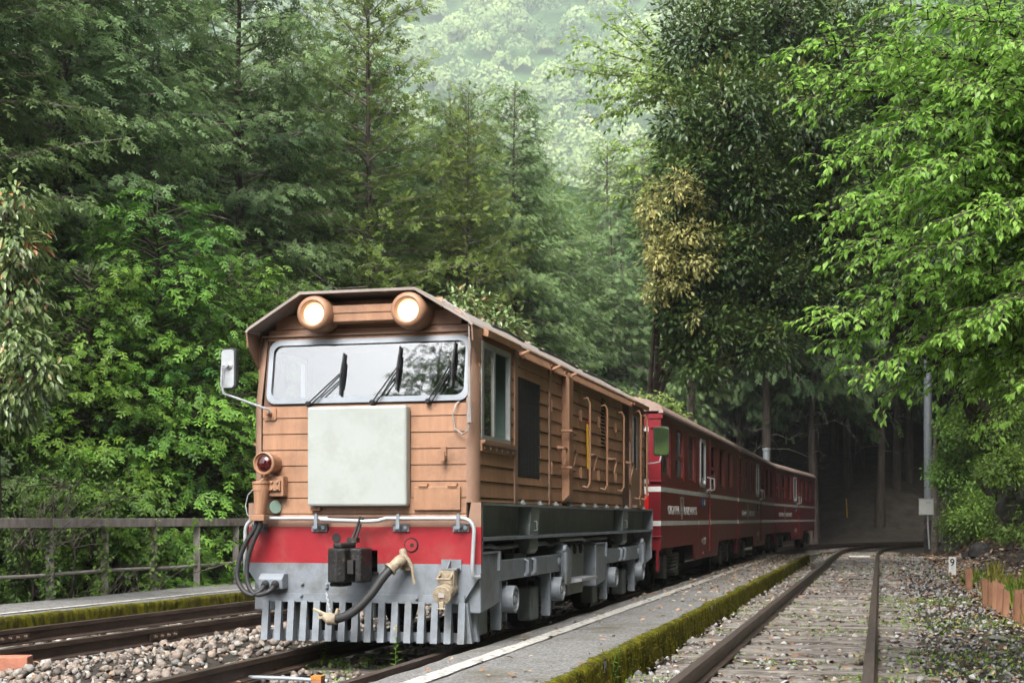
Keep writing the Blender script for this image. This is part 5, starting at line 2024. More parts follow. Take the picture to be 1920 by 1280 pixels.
# trees on top of the cutting at the right
g_top = 'trees on top of the rock cutting at the right'
for i in range(44):
    x, y = random.uniform(6.5, 17), random.uniform(22, 66)
    plant_conifer(CYP[i % 2], 'cypress_tree', x, y, 'dark cypress out of view beside the camera, added to shade the train', g_top, random.uniform(0.75, 1.05))
for i in range(20):                          # the same wood carried on unseen, added to block light from the right
    x, y = random.uniform(5.6, 11), -14 + 34 * (i + random.random()) / 20
    plant_conifer(CYP[i % 2], 'cypress_tree', x, y, 'dark cypress out of view beside the camera, added to shade the train', g_top, random.uniform(0.8, 1.0))
for i in range(16):  # further unseen trees behind the camera, added to close off the open sky
    x, y = random.uniform(2.5, 16), random.uniform(-34, -13)
    plant_conifer(CYP[i % 2], 'cypress_tree', x, y, 'dark cypress out of view beside the camera, added to shade the train', g_top, random.uniform(0.9, 1.2))
# the wood goes on behind the photographer; the windscreen mirrors it
for i, (x, y, s) in enumerate(((-9.0, -11.0, 1.0), (-11.6, -14.0, 0.95), (-7.2, -15.0, 1.1), (-9.8, -18.0, 1.1), (-4.0, -24, 1.1), (-12.5, -22, 0.9), (-15.5, -26, 0.72))):
    plant_conifer(CYP[i % 2], 'cypress_tree', x, y, 'dark cypress behind the photographer, mirrored in the windscreen', 'cypress trees mirrored in the windscreen', s)


# ------------------------------------------------------------------ broad-leaved trees and shrubs
def blob_tree(name, base, fork, blobs, ncl, lpc, leaf, lsize, lw, label, group=None, seed=0, trunk_r=0.25, tmpl=(LEAF_V, LEAF_F), tint=(0.4, 0.2), droop=0.35, cl_r=0.22, cat='tree', shell=0.55, top_tint=0.0):
    """trunk from base to fork, a limb to each blob of foliage (centre, radii), leaves in small clusters on twigs"""
    r = np.random.default_rng(seed)
    base, fork = np.array(base, float), np.array(fork, float)
    root = empty(name, tuple(base))
    tag(root, label, cat, group)
    paths = []
    s = np.linspace(0, 1, 7)[:, None]
    tp = base * (1 - s) + fork * s + np.array([0.12, 0.08, 0]) * np.sin(s * 3.1) - base
    paths.append((tp, np.linspace(trunk_r * 1.2, trunk_r * 0.7, 7)))
    P, D, U, L, T = [], [], [], [], []
    tot = sum(np.prod(b[1]) ** (2 / 3) for b in blobs)
    for c, rad in blobs:
        c, rad = np.array(c, float), np.array(rad, float)
        t0 = r.uniform(0.6, 1.0)
        st = base * (1 - t0) + fork * t0
        mid = (st + c) / 2 + np.array([0, 0, 0.12 * np.linalg.norm(c - st)]) + r.normal(0, 0.15, 3)
        ss = np.linspace(0, 1, 7)[:, None]
        lp = (1 - ss) ** 2 * st + 2 * ss * (1 - ss) * mid + ss ** 2 * c
        ln = np.linalg.norm(c - st)
        paths.append((lp - base, np.linspace(min(trunk_r * 0.55, 0.025 + 0.02 * ln), 0.014, 7)))
        n = int(ncl * (np.prod(rad) ** (2 / 3)) / tot)
        for k in range(n):
            v = unit(r.normal(0, 1, 3))
            q = (shell + (1 - shell) * r.random()) if r.random() < 0.8 else r.random()
            lump = 1 + 0.16 * math.sin(v[0] * 5 + c[0] * 3) * math.cos(v[1] * 6 + v[2] * 4 + c[2])
            pc = c + v * rad * q * lump
            if k % 5 == 0:
                a = c + (pc - c) * 0.15
                m = (a + pc) / 2 + r.normal(0, 0.08, 3) * rad
                paths.append((np.array([a, m, pc]) - base, np.array([0.014, 0.009, 0.004])))
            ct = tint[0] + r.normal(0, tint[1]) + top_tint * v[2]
            for _ in range(lpc):
                off = unit(r.normal(0, 1, 3)) * cl_r * r.random() ** 0.5
                d = unit(off * 2.2 / cl_r * 0.4 + v * 0.55 + np.array([0, 0, -droop]) + r.normal(0, 0.35, 3))
                P.append(pc + off)
                D.append(d)
                U.append(np.array([0, 0, 1.0]) + v * 0.5 + r.normal(0, 0.35, 3))
                L.append(lsize * r.uniform(0.7, 1.25))
                T.append(ct + r.normal(0, 0.10))
    add_mesh_obj('trunk' if cat == 'tree' else 'stems', limbs_mesh('trunk', paths, M['bark'], 6), root)
    P, L = np.array(P) - base, np.array(L)
    v, f, t = scatter(tmpl[0], tmpl[1], P, np.array(D), np.array(U), L, L * lw, np.clip(np.array(T), 0, 1))
    add_mesh_obj('crown' if cat == 'tree' else 'foliage', np_mesh('crown', v, f, t, M[leaf]), root)
    return root


def B(u, v, d, ru, rv, rd):
    """a lump of foliage from its place in the photograph; radii in metres from photo pixels"""
    k = d / 2667
    return (pix(u, v, d), (ru * k, rd, rv * k))


# the evergreen oak leaning over the carriages
ob = pix(1900, 860, 38)
ob[2] = float(ground_h(ob[0], ob[1])) - 0.3
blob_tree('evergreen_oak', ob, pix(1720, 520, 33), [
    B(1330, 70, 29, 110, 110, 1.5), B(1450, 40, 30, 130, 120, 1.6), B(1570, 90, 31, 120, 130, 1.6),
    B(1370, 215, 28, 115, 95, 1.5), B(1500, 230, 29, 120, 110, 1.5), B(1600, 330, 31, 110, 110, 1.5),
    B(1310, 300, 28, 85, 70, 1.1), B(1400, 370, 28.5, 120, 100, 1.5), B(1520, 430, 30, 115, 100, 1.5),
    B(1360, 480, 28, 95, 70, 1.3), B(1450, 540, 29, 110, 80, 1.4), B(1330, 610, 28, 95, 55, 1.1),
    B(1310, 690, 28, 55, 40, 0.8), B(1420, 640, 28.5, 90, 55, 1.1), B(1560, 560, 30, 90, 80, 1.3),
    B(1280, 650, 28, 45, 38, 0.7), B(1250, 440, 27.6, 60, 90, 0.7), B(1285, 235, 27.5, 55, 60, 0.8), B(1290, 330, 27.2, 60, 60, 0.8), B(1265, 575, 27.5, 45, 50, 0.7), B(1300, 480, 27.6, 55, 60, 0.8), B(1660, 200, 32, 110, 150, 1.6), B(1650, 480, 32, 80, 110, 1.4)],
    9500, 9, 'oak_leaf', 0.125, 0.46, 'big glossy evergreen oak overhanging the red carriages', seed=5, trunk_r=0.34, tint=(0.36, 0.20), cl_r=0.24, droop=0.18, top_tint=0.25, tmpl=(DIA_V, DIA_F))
blob_tree('evergreen_oak', (5.6, 20.0, float(ground_h(5.6, 20.0))), (3.8, 19.0, 9.5), [((x, y, z), (2.3, 2.6, 1.2)) for x, y, z in  # unseen crown added overhead to keep sky light off the train
    ((-1.0, 17.5, 11.0), (-0.6, 22.0, 12.0), (2.4, 16.5, 11.2), (2.8, 21.5, 12.2), (3.6, 26.5, 13.2), (4.8, 13.0, 10.5), (2.2, 12.0, 11.0))],
    2600, 9, 'oak_leaf', 0.20, 0.5, 'unseen oak crown above the picture, added to shade the train from the right', seed=15, trunk_r=0.34, tint=(0.36, 0.20), cl_r=0.35, droop=0.4, tmpl=(DIA_V, DIA_F))
blob_tree('evergreen_oak', (5.2, 47.0, float(ground_h(5.2, 47.0)) - 0.3), (3.2, 46.5, 9.0), [((x, y, z), (2.9, 3.0, 1.7)) for x, y, z in  # dark foliage over the tracks; crown added and stretched back to stop the sun
    ((-3.6, 42.0, 9.2), (-0.2, 43.0, 9.4), (2.8, 42.5, 8.6), (-2.6, 48.5, 9.6), (0.8, 48.0, 9.4), (3.8, 49.0, 9.0), (-4.6, 54.0, 10.8), (-0.8, 53.5, 10.6), (2.6, 54.0, 10.2), (5.4, 53.0, 9.8), (-3.0, 60.0, 11.0), (1.0, 59.5, 10.6), (4.8, 59.5, 10.4), (8.4, 60.0, 10.5), (-4.5, 66.0, 12.0), (-0.5, 65.5, 11.5), (3.5, 66.0, 11.5), (7.5, 66.0, 11.5))],
    4600, 9, 'oak_leaf', 0.21, 0.55, 'evergreen oak roofing over the tracks, crown stretched to darken the gap', seed=16, trunk_r=0.32, tint=(0.3, 0.20), cl_r=0.42, droop=0.3, tmpl=(DIA_V, DIA_F))
gb = np.array([-6.3, 29.5, 0.0])
gb[2] = float(ground_h(gb[0], gb[1]))
blob_tree('golden_oak', gb, pix(1310, 540, 28.4), [
    B(random.Random(k * 7 + 1).gauss(1262, 30), random.Random(k * 5 + 2).gauss(450, 62), 26.4 + 0.03 * k, 13 + 2.2 * (k % 6), 11 + 2.5 * (k % 5), 0.16 + 0.04 * (k % 4)) for k in range(24)],
    330, 11, 'golden_oak_leaf', 0.10, 0.42, 'small tree with golden yellow new leaves beneath the evergreen oak', seed=6, trunk_r=0.10, tint=(0.55, 0.30), cl_r=0.24, top_tint=0.15)
# glossy bush at the left edge, behind the railing
bb = pix(-40, 1050, 16.2)
bb[2] = float(ground_h(bb[0], bb[1]))
blob_tree('glossy_leaved_tree', bb, pix(-30, 700, 16.2), [
    B(15, 395, 15.7, 48, 55, 0.45), B(-10, 470, 15.7, 75, 60, 0.5), B(20, 560, 15.6, 62, 55, 0.5), B(40, 650, 15.5, 55, 50, 0.45), B(75, 695, 15.4, 40, 34, 0.35), B(15, 740, 15.7, 70, 55, 0.5), B(45, 470, 15.6, 38, 34, 0.4), B(-60, 620, 15.9, 70, 110, 0.6)],
    420, 12, 'glossy_leaf', 0.105, 0.40, 'glossy leaved evergreen with drooping leaves and orange tips at the left edge', seed=8, trunk_r=0.08, tint=(0.52, 0.20), cl_r=0.18, droop=0.95, top_tint=0.12)
# tree with reddish shoots showing over the locomotive roof
rb_ = pix(905, 1000, 22)
rb_[2] = float(ground_h(rb_[0], rb_[1]))
blob_tree('red_shoot_tree', rb_, pix(900, 720, 22), [B(870, 575, 21.6, 55, 38, 0.5), B(925, 610, 21.8, 50, 36, 0.5), B(960, 630, 22, 32, 28, 0.4), B(850, 620, 21.6, 55, 45, 0.5)],
    190, 11, 'glossy_leaf', 0.10, 0.45, 'small bright green tree with reddish shoots behind the locomotive roof', seed=9, trunk_r=0.07, tint=(0.56, 0.20), cl_r=0.16, droop=0.3, top_tint=0.15)
# low shrubs and brambles behind the railing
shr = [(40, 985, dep(40, -10.5), 130, 75, 'pale leafy shrub with bare twigs behind the railing at the left edge'), (170, 960, dep(170, -10.5), 75, 62, 'light green shrub behind the first railing posts, right of the pale shrub'),
       (120, 905, dep(120, -10.5), 90, 40, 'thin twiggy shrub above the railing near the left edge'), (60, 1085, dep(60, -10.5), 90, 40, 'low dark shrub under the railing at the left edge'), (240, 1080, dep(240, -10.5), 80, 38, 'low twiggy bramble between two railing posts')]
for i, (u, v, d, ru, rv, lab) in enumerate(shr):
    b_ = pix(u, 1110, d)
    b_[2] = float(ground_h(b_[0], b_[1]))
    ru, rv = ru * 0.95, rv * 0.95
    blob_tree('shrub', b_, pix(u, v + rv * 0.6, d), [B(u, v, d, ru, rv, 0.5), B(u + ru * 0.5, v - rv * 0.35, d, ru * 0.5, rv * 0.5, 0.35), B(u - ru * .5, v - rv * .2, d, ru * .5, rv * .6, .35)],
              (95, 80, 40, 60, 36)[i], 12, 'shrub_leaf', 0.065, 0.45, lab, 'shrubs behind the left railing', seed=60 + i, trunk_r=0.02, tint=((0.62, 0.55, 0.62, 0.35, 0.3)[i], 0.22), cl_r=0.16, droop=0.2, cat='shrub', tmpl=(LEAF_V, LEAF_F))


def spray_tree(name, trunk, branches, leaf, lsize, lw, label, seed, twig_sp=0.11, twig_len=(0.18, 0.5), leaf_sp=0.05, tint=(0.55, 0.2), r0=0.035, droop=0.55, group=None, flat=0.35, tmpl=(LEAF_V, LEAF_F), bark='twig'):
    """layered sprays: each branch a list of points base..tip, twigs to both sides in a flat fan, leaves hanging from them"""
    r = np.random.default_rng(seed)
    base = np.array(trunk[0], float)
    root = empty(name, tuple(base))
    tag(root, label, 'tree', group)
    tp = np.array(trunk, float) - base
    paths = [(tp, np.linspace(r0 * 3.0, r0 * 1.4, len(tp)))]
    P, D, U, L, T = [], [], [], [], []

    def leaves(pts, n, ct):
        for k in range(n):
            s = (k + r.random()) / n
            i = min(int(s * (len(pts) - 1)), len(pts) - 2)
            f = s * (len(pts) - 1) - i
            p = pts[i] * (1 - f) + pts[i + 1] * f
            tg = unit(pts[i + 1] - pts[i])
            sd = np.cross(tg, np.array([0, 0, 1.0])) * (1 if k % 2 else -1)
            d = unit(tg * 0.55 + sd * 0.75 + np.array([0, 0, -droop * r.uniform(0.3, 1.5)]) + r.normal(0, 0.22, 3))
            P.append(p)
            D.append(d)
            U.append(np.array([0, 0, 1.0]) + r.normal(0, 0.35, 3))
            L.append(lsize * r.uniform(0.45, 1.3))
            T.append(ct + 0.15 * (s - 0.5) + r.normal(0, 0.12))
        for _ in range(3):
            P.append(pts[-1])
            D.append(unit(unit(pts[-1] - pts[-2]) + np.array([0, 0, -0.35]) + r.normal(0, 0.35, 3)))
            U.append(np.array([0, 0, 1.0]))
            L.append(lsize * r.uniform(0.7, 1.15))
            T.append(ct + 0.2 + r.normal(0, 0.1))
    for br in branches:
        c = np.array(br, float)
        seg = np.linalg.norm(np.diff(c, axis=0), axis=1)
        tot = seg.sum()
        m = max(6, int(tot / 0.12))
        tt = np.concatenate([[0], np.cumsum(seg)]) / tot
        s_ = np.linspace(0, 1, m)
        pts = np.stack([np.interp(s_, tt, c[:, i]) for i in range(3)], -1)
        k = np.array([0.25, 0.5, 0.25])
        for i in range(3):
            pts[1:-1, i] = np.convolve(pts[:, i], k, 'valid')
        pts += np.cumsum(r.normal(0, 0.006, pts.shape), axis=0)
        paths.append((pts - base, np.linspace(r0 * min(1.0, 0.3 + tot * 0.25), 0.004, len(pts))))
        ntw = int(tot / twig_sp)
        bt = tint[0] + r.normal(0, tint[1] * 0.6)
        for j in range(ntw):
            s = 0.10 + 0.88 * (j + r.random()) / ntw
            i = min(int(s * (m - 1)), m - 2)
            tg = unit(pts[i + 1] - pts[i])
            sd = np.cross(np.array([0, 0, 1.0]), tg) * (1 if j % 2 else -1)
            a = R(r.uniform(30, 60))
            d = unit(tg * math.cos(a) + sd * math.sin(a) + np.array([0, 0, r.normal(0.05, flat)]))
            ln = r.uniform(*twig_len) * (1.15 - 0.6 * s)
            tw = np.array([pts[i], pts[i] + d * ln * 0.5 + np.array([0, 0, 0.02]), pts[i] + d * ln + np.array([0, 0, -0.10 * ln])])
            paths.append((tw - base, np.array([0.0045, 0.0035, 0.002])))
            leaves(tw, max(3, int(ln / leaf_sp)), bt + r.normal(0, tint[1] * 0.5))
        leaves(pts[int(m * 0.35):], max(4, int(tot * 0.65 / leaf_sp / 1.5)), bt)
    add_mesh_obj('trunk', limbs_mesh('trunk', paths, M[bark], 5), root)
    P, L = np.array(P) - base, np.array(L)
    v, f, t = scatter(tmpl[0], tmpl[1], P, np.array(D), np.array(U), L, L * lw, np.clip(np.array(T), 0, 1))
    add_mesh_obj('crown', np_mesh('crown', v, f, t, M[leaf]), root)
    return root


# the bright cherry at the right, close to the camera
def cb(*pp):
    return [pix(*p) for p in pp]


ct = pix(2230, 1180, 10.5)
ct[2] = float(ground_h(ct[0], ct[1]))
fork = pix(2120, 330, 10.0)
cherry_br = []
for tip in [(1470, 190, 9.6), (1490, 80, 9.8), (1640, 22, 9.4), (1700, 60, 9.0), (1515, 325, 9.4), (1480, 155, 9.9), (1535, 420, 9.6), (1560, 495, 9.8), (1515, 612, 9.2), (1545, 655, 9.4), (1610, 712, 9.0), (1565, 390, 8.6),
            (1660, 745, 9.4), (1620, 250, 8.8), (1600, 120, 9.1), (1700, 330, 8.4), (1680, 470, 8.6), (1720, 560, 8.8), (1640, 560, 9.0), (1760, 170, 8.5), (1790, 420, 8.2), (1790, 30, 8.8), (1740, 690, 9.2), (1800, 620, 9.0), (1830, 300, 9.6), (1690, 200, 10.0), (1730, 420, 10.2), (1660, 340, 10.0), (1850, 520, 9.8), (1600, 460, 9.0),
            (1860, 100, 8.6), (1880, 380, 9.2), (1850, 690, 9.4), (1690, 640, 9.8), (1580, 250, 10.4), (1660, 130, 10.3), (1760, 300, 10.4), (1790, 500, 10.2), (1640, 420, 10.5), (1730, 100, 10.2), (1820, 230, 8.8), (1830, 600, 8.4), (1760, 640, 8.6), (1880, 240, 10.2), (1700, 280, 9.4), (1880, 520, 8.6), (1590, 360, 10.2), (1790, 760, 9.6), (1850, 800, 9.2), (1760, 720, 10.2), (1880, 640, 10.4), (1900, 740, 8.8)]:
    u, v, d = tip
    bu = max(1990, u + 330)
    bv = 0.62 * v + 0.38 * 330 + random.uniform(-40, 30)
    mid = (u * 0.42 + bu * 0.58, v * 0.55 + bv * 0.45 - 30, d * 0.5 + 5.0)
    cherry_br.append([fork * 0.5 + pix(bu + 60, bv, 10.0) * 0.5, pix(bu, bv, 9.9), pix(*mid), pix(u * 0.82 + bu * 0.18, v * 0.88 + bv * 0.12 - 22, d + 0.1), pix(*tip)])
spray_tree('cherry_tree', [ct, pix(2200, 800, 10.3), pix(2160, 500, 10.1), fork, pix(2100, 0, 10.0)], cherry_br, 'cherry_leaf', 0.062, 0.46, 'bright lime green cherry reaching in from the right edge', 21, twig_sp=0.040, twig_len=(0.16, 0.55), leaf_sp=0.021, tint=(0.50, 0.22), r0=0.022, droop=0.38, bark='bark', tmpl=(LEAF4_V, LEAF4_F))

# pale maple sprays in front of the mountain, growing out from behind the oak
mbr = []
for tip in [(1065, 75, 30), (1050, 125, 30), (1100, 110, 30.5), (1090, 190, 30), (1120, 40, 30.5), (1110, 230, 30.4), (1160, 10, 31), (1135, 160, 29.6), (1160, 215, 30), (1180, 130, 30)]:
    u, v, d = tip
    mbr.append([pix(1400, 160, 32), pix(1300, 130 + 0.15 * v, 31.5), pix((u + 1300) / 2, (v + 135) / 2 + 12, d + 0.6), pix(u, v, d)])
for tip in [(1130, 285, 28.5), (1145, 350, 28.5), (1125, 378, 28.5), (1160, 320, 28.8)]:
    u, v, d = tip
    mbr.append([pix(1400, 300, 31), pix(1290, 310, 30), pix(1210, v - 15, d + 0.3), pix(u, v, d)])
mt = pix(1290, 1000, 50)
mt[2] = float(ground_h(mt[0], mt[1]))
spray_tree('maple_tree', [mt, pix(1300, 600, 46), pix(1370, 250, 38), pix(1400, 160, 32), pix(1380, -50, 32)], mbr, 'maple_leaf', 0.13, 0.6, 'pale green maple sprays in front of the misty mountain, behind the oak', 22, twig_sp=0.10, twig_len=(0.3, 0.9), leaf_sp=0.06, tint=(0.5, 0.2), r0=0.05, droop=0.35, tmpl=(DIA_V, DIA_F))
mbr = []
for tip in [(1185, 735, 26), (1195, 760, 26), (1215, 745, 26), (1240, 738, 26), (1165, 742, 26.4)]:
    u, v, d = tip
    mbr.append([pix(1300, 790, 27.5), pix(1260, 765, 27), pix((u + 1260) / 2, (v + 750) / 2, 26.5), pix(*tip)])
st = pix(1330, 1010, 27.5)
st[0] = -6.6
st[2] = -0.2
spray_tree('young_maple', [st, pix(1300, 860, 27.5), pix(1300, 790, 27.5)], mbr, 'maple_leaf', 0.10, 0.55, 'little pale green maple spray above the roof of the first red carriage', 23, twig_sp=0.12, twig_len=(0.15, 0.4), leaf_sp=0.06, r0=0.02, tmpl=(DIA_V, DIA_F))


# ------------------------------------------------------------------ plants on the rock cutting
def surf_normal(x, y):
    e = 0.05
    nx = -(ground_h(x + e, y) - ground_h(x - e, y)) / (2 * e)
    ny_ = -(ground_h(x, y + e) - ground_h(x, y - e)) / (2 * e)
    n = np.stack([nx, ny_, np.ones_like(nx)], -1)
    return n / np.linalg.norm(n, axis=1, keepdims=True)


def bank_cover(n, seed, lsize, mat, name, e_rng, y_rng, tint, thr=-0.1):
    r = np.random.default_rng(seed)
    y = y_rng[0] + (y_rng[1] - y_rng[0]) * r.random(n) ** 1.25
    b = 1.75 + 0.012 * np.maximum(y - 20, 0)
    x = b + e_rng[0] + (e_rng[1] - e_rng[0]) * r.random(n)
    keep = (wob(x * 1.3, y, 1.1, seed) + 0.5 * wob(x, y, 3.3, 1.0) + r.normal(0, 0.35, n)) > thr
    x, y = x[keep], y[keep]
    nrm = surf_normal(x, y)
    z = ground_h(x, y)
    off = r.random(len(x))[:, None] ** 1.5 * 0.42
    p = np.stack([x, y, z], -1) + nrm * off
    d = nrm * 0.6 + np.array([0, 0, -0.55]) + r.normal(0, 0.5, p.shape)
    up = nrm + np.array([0, 0, 0.6]) + r.normal(0, 0.3, p.shape)
    L = lsize * r.uniform(0.6, 1.4, len(x))
    tt = np.clip(tint + 0.3 * wob(x, y, 1.6, 3.0) + r.normal(0, 0.15, len(x)), 0, 1)
    v, f, t = scatter(DIA_V, DIA_F, p, d, up, L, L * 0.55, tt)
    o = bpy.data.objects.new(name, np_mesh(name, v, f, t, M[mat]))
    C.objects.link(o)
    tag(o, kind='stuff')
    return o


bank_cover(56000, 71, 0.095, 'bank_leaf', 'undergrowth', (0.9, 4.6), (14, 60), 0.42, thr=-0.35)
bank_cover(15000, 72, 0.14, 'bank_leaf', 'ferns', (1.0, 4.2), (16, 60), 0.5, thr=0.1)
bank_sh = [(1800, 800, 43, 48, 40, 'light green bush just right of the utility pole at mid height'), (1860, 790, 36, 70, 60, 'dense bush on the upper rock cutting under the cherry'), (1800, 880, 44, 60, 55, 'leafy bush on the rock face beside the grey switch box'),
           (1880, 700, 33, 70, 60, 'dark green bush high on the cutting at the right edge'), (1835, 690, 42, 55, 60, 'bush well right of the utility pole, half behind the cherry'), (1795, 975, 45, 34, 46, 'low bush at the foot of the cutting right of the pole'), (1880, 880, 30, 50, 40, 'trailing plants on the rock at the right edge'), (1830, 960, 42, 45, 45, 'fine leaved bush over the dark boulder'), (1795, 630, 45, 60, 60, 'bush at the top of the cutting behind the pole')]
for i, (u, v, d, ru, rv, lab) in enumerate(bank_sh):
    b_ = pix(u + 25, v + rv, d + 0.6)
    blob_tree('bush', b_, pix(u + 10, v + rv * 0.3, d + 0.3), [B(u, v, d, ru, rv, 0.9), B(u - ru * 0.5, v + rv * 0.2, d, ru * 0.5, rv * 0.4, 0.6), B(u + ru * 0.4, v - rv * 0.4, d, ru * 0.6, rv * 0.5, 0.6)],
              int(55 + ru * rv * d * d * 1.6e-5 * 4), 14, 'bank_leaf', 0.10, 0.5, lab, 'bushes on the rock cutting', seed=80 + i, trunk_r=0.03, tint=(0.62, 0.22), cl_r=0.26, droop=0.3, cat='bush', tmpl=(DIA_V, DIA_F), top_tint=0.15)


# ------------------------------------------------------------------ stones, litter, weeds
def rocks(seed, n=6):
    out = []
    bm = bmesh.new()
    bmesh.ops.create_icosphere(bm, subdivisions=1, radius=1.0)
    bm.verts.ensure_lookup_table()
    base = np.array([v.co[:] for v in bm.verts])
    faces = np.array([[v.index for v in f.verts] for f in bm.faces])
    bm.free()
    r = np.random.default_rng(seed)
    for k in range(n):
        v = base * np.array([1, r.uniform(0.6, 0.9), r.uniform(0.5, 0.8)])
        for _ in range(5):                       # knock flat facets off
            d = unit(r.normal(0, 1, 3))
            h = r.uniform(0.45, 0.75)
            s = v @ d
            v = v - np.maximum(s - h, 0)[:, None] * d
        v = v + r.normal(0, 0.03, v.shape)
        out.append((v, faces))
    return out


ROCKS = rocks(5)
_ico = np.array([(0, 0, 1), (0.894, 0, 0.447), (0.276, 0.851, 0.447), (-0.724, 0.526, 0.447), (-0.724, -0.526, 0.447), (0.276, -0.851, 0.447), (0.724, 0.526, -0.447), (-0.276, 0.851, -0.447), (-0.894, 0, -0.447), (-0.276, -0.851, -0.447), (0.724, -0.526, -0.447), (0, 0, -1)])
_icof = np.array([(0, 1, 2), (0, 2, 3), (0, 3, 4), (0, 4, 5), (0, 5, 1), (1, 6, 2), (2, 7, 3), (3, 8, 4), (4, 9, 5), (5, 10, 1), (6, 7, 2), (7, 8, 3), (8, 9, 4), (9, 10, 5), (10, 6, 1), (11, 7, 6), (11, 8, 7), (11, 9, 8), (11, 10, 9), (11, 6, 10)])
_rr = np.random.default_rng(9)
PEBBLES = []
for k in range(8):
    v = _ico * np.array([1, _rr.uniform(0.6, 0.95), _rr.uniform(0.5, 0.8)]) + _rr.normal(0, 0.19, _ico.shape)
    PEBBLES.append((v, _icof))


def stone_field(name, pts, size, tint, mat, seed, parent=None):
    r = np.random.default_rng(seed)
    parts = []
    w = r.integers(0, len(PEBBLES), len(pts))
    for k in range(len(PEBBLES)):
        m = w == k
        if m.any():
            d = r.normal(0, 1, (m.sum(), 3))
            d[:, 2] *= 0.35
            up = np.array([0, 0, 1.0]) + r.normal(0, 0.3, (m.sum(), 3))
            parts.append(scatter(PEBBLES[k][0], PEBBLES[k][1], pts[m], d, up, size[m], size[m], tint[m]))
    o = bpy.data.objects.new(name, np_mesh(name, *merge(parts), M[mat]))
    C.objects.link(o)
    o.parent = parent
    tag(o, kind='stuff')
    return o


def rails_x(x, y):
    """distance to the nearest left-hand rail"""
    dd = [np.abs(x - (-3.76 + s * 0.58)) for s in (-1, 1)] + [np.abs(x - (-7.0 + SL * (y - 12) + s * 0.58)) for s in (-1, 1)]
    return np.min(dd, axis=0)


def ballast_z(x, y):
    xl = -7.0 + SL * (y - 12)
    m = 0.11 * np.exp(-((x - (xl - 3.76) / 2) / 0.85) ** 2)
    inside = (np.abs(x + 3.76) < 0.55) | (np.abs(x - xl) < 0.55)
    return -0.175 + m + np.where(inside, -0.01, 0) + 0.018 * wob(x, y, 3.0)


r = np.random.default_rng(77)
bed = MB()
bx = np.arange(-8.35, -2.80, 0.15)
by = np.arange(4.0, 46, 0.25)
BX, BY = np.meshgrid(bx, by, indexing='ij')
BZ = ballast_z(BX, BY) - 0.03
nyb = len(by)
ib = np.arange(len(bx) - 1)[:, None] * nyb + np.arange(nyb - 1)[None, :]
bed_o = bpy.data.objects.new('ballast', np_mesh('ballast', np.stack([BX, BY, BZ], -1).reshape(-1, 3), np.stack([ib, ib + nyb, ib + nyb + 1, ib + 1], -1).reshape(-1, 4), None, M['soil'], smooth=True))
C.objects.link(bed_o)
tag(bed_o, kind='structure')
N = 12500
y = 6.8 + 22 * r.random(N) ** 1.9
x = -8.3 + 5.45 * r.random(N)
k = rails_x(x, y) > 0.085
x, y = x[k], y[k]
size = np.clip(r.lognormal(np.log(0.0245), 0.38, len(x)), 0.012, 0.058) * (1 + 0.02 * (y - 8))
z = ballast_z(x, y) + r.uniform(-0.02, 0.012, len(x))
pts = np.stack([x, y, z], -1)
tint = np.clip(r.normal(0.52, 0.26, len(x)), 0, 1)
# the 300 that show largest are pieces of their own
vis = (x - 0.0) > (-0.60 * y + 0.3)
score = size / (y + 0.3 * np.abs(x)) * vis
big = np.argsort(-score)[:300]
sv = [np_mesh('stone', v, f, np.full(len(v), tt), M['ballast_stone']) for (v, f), tt in zip(ROCKS, (0.15, 0.4, 0.55, 0.62, 0.8, 0.95))]
for i in big:
    s = size[i] * 1.05
    inst('stone', random.choice(sv), bed_o, tuple(pts[i]), (random.uniform(-.5, .5), random.uniform(-.5, .5), random.uniform(0, 6.28)), (s, s, s))
m = np.ones(len(x), bool)
m[big] = False
stone_field('stones', pts[m], size[m], tint[m], 'ballast_stone', 78, bed_o)

# grey gravel, dead leaves and green along the right-hand siding
N = 12500
y = 6.6 + 38 * r.random(N) ** 1.8
x = -1.78 + 4.2 * r.random(N)
on_sl = np.min(np.abs(y[:, None] - np.array(SLEEPER_Y['weedy siding on grey weathered sleepers right of the narrow platform'])[None, :]), axis=1) < 0.10
k = (np.abs(x + 0.65 - 0.58) > 0.07) & (np.abs(x + 0.65 + 0.58) > 0.07) & ~(on_sl & (np.abs(x + 0.65) < 1.1) & (r.random(N) < 0.86))
x, y = x[k], y[k]
size = np.clip(r.lognormal(np.log(0.017), 0.4, len(x)), 0.008, 0.045) * (1 + 0.02 * (y - 8))
stone_field('gravel', np.stack([x, y, np.maximum(ground_h(x, y), -0.165) + r.uniform(-0.014, 0.012, len(x))], -1), size, np.clip(r.normal(0.5, 0.24, len(x)), 0, 1), 'gravel_stone', 79)


def litter(name, n, xr, yr, zf, size, seed, yp=1.6, tint=0.45):
    r = np.random.default_rng(seed)
    y = yr[0] + (yr[1] - yr[0]) * r.random(n) ** yp
    x = xr[0] + (xr[1] - xr[0]) * r.random(n)
    p = np.stack([x, y, zf(x, y) + r.uniform(0.004, 0.02, n)], -1)
    d = r.normal(0, 1, (n, 3))
    d[:, 2] = r.normal(0, 0.25, n)
    up = np.array([0, 0, 1.0]) + r.normal(0, 0.35, (n, 3))
    L = size * r.uniform(0.6, 1.3, n) * (1 + 0.012 * y)
    v, f, t = scatter(LEAF_V, LEAF_F, p, d, up, L, L * 0.5, np.clip(r.normal(tint, 0.25, n), 0, 1))
    o = bpy.data.objects.new(name, np_mesh(name, v, f, t, M['dead_leaf']))
    C.objects.link(o)
    tag(o, kind='stuff')
    return o


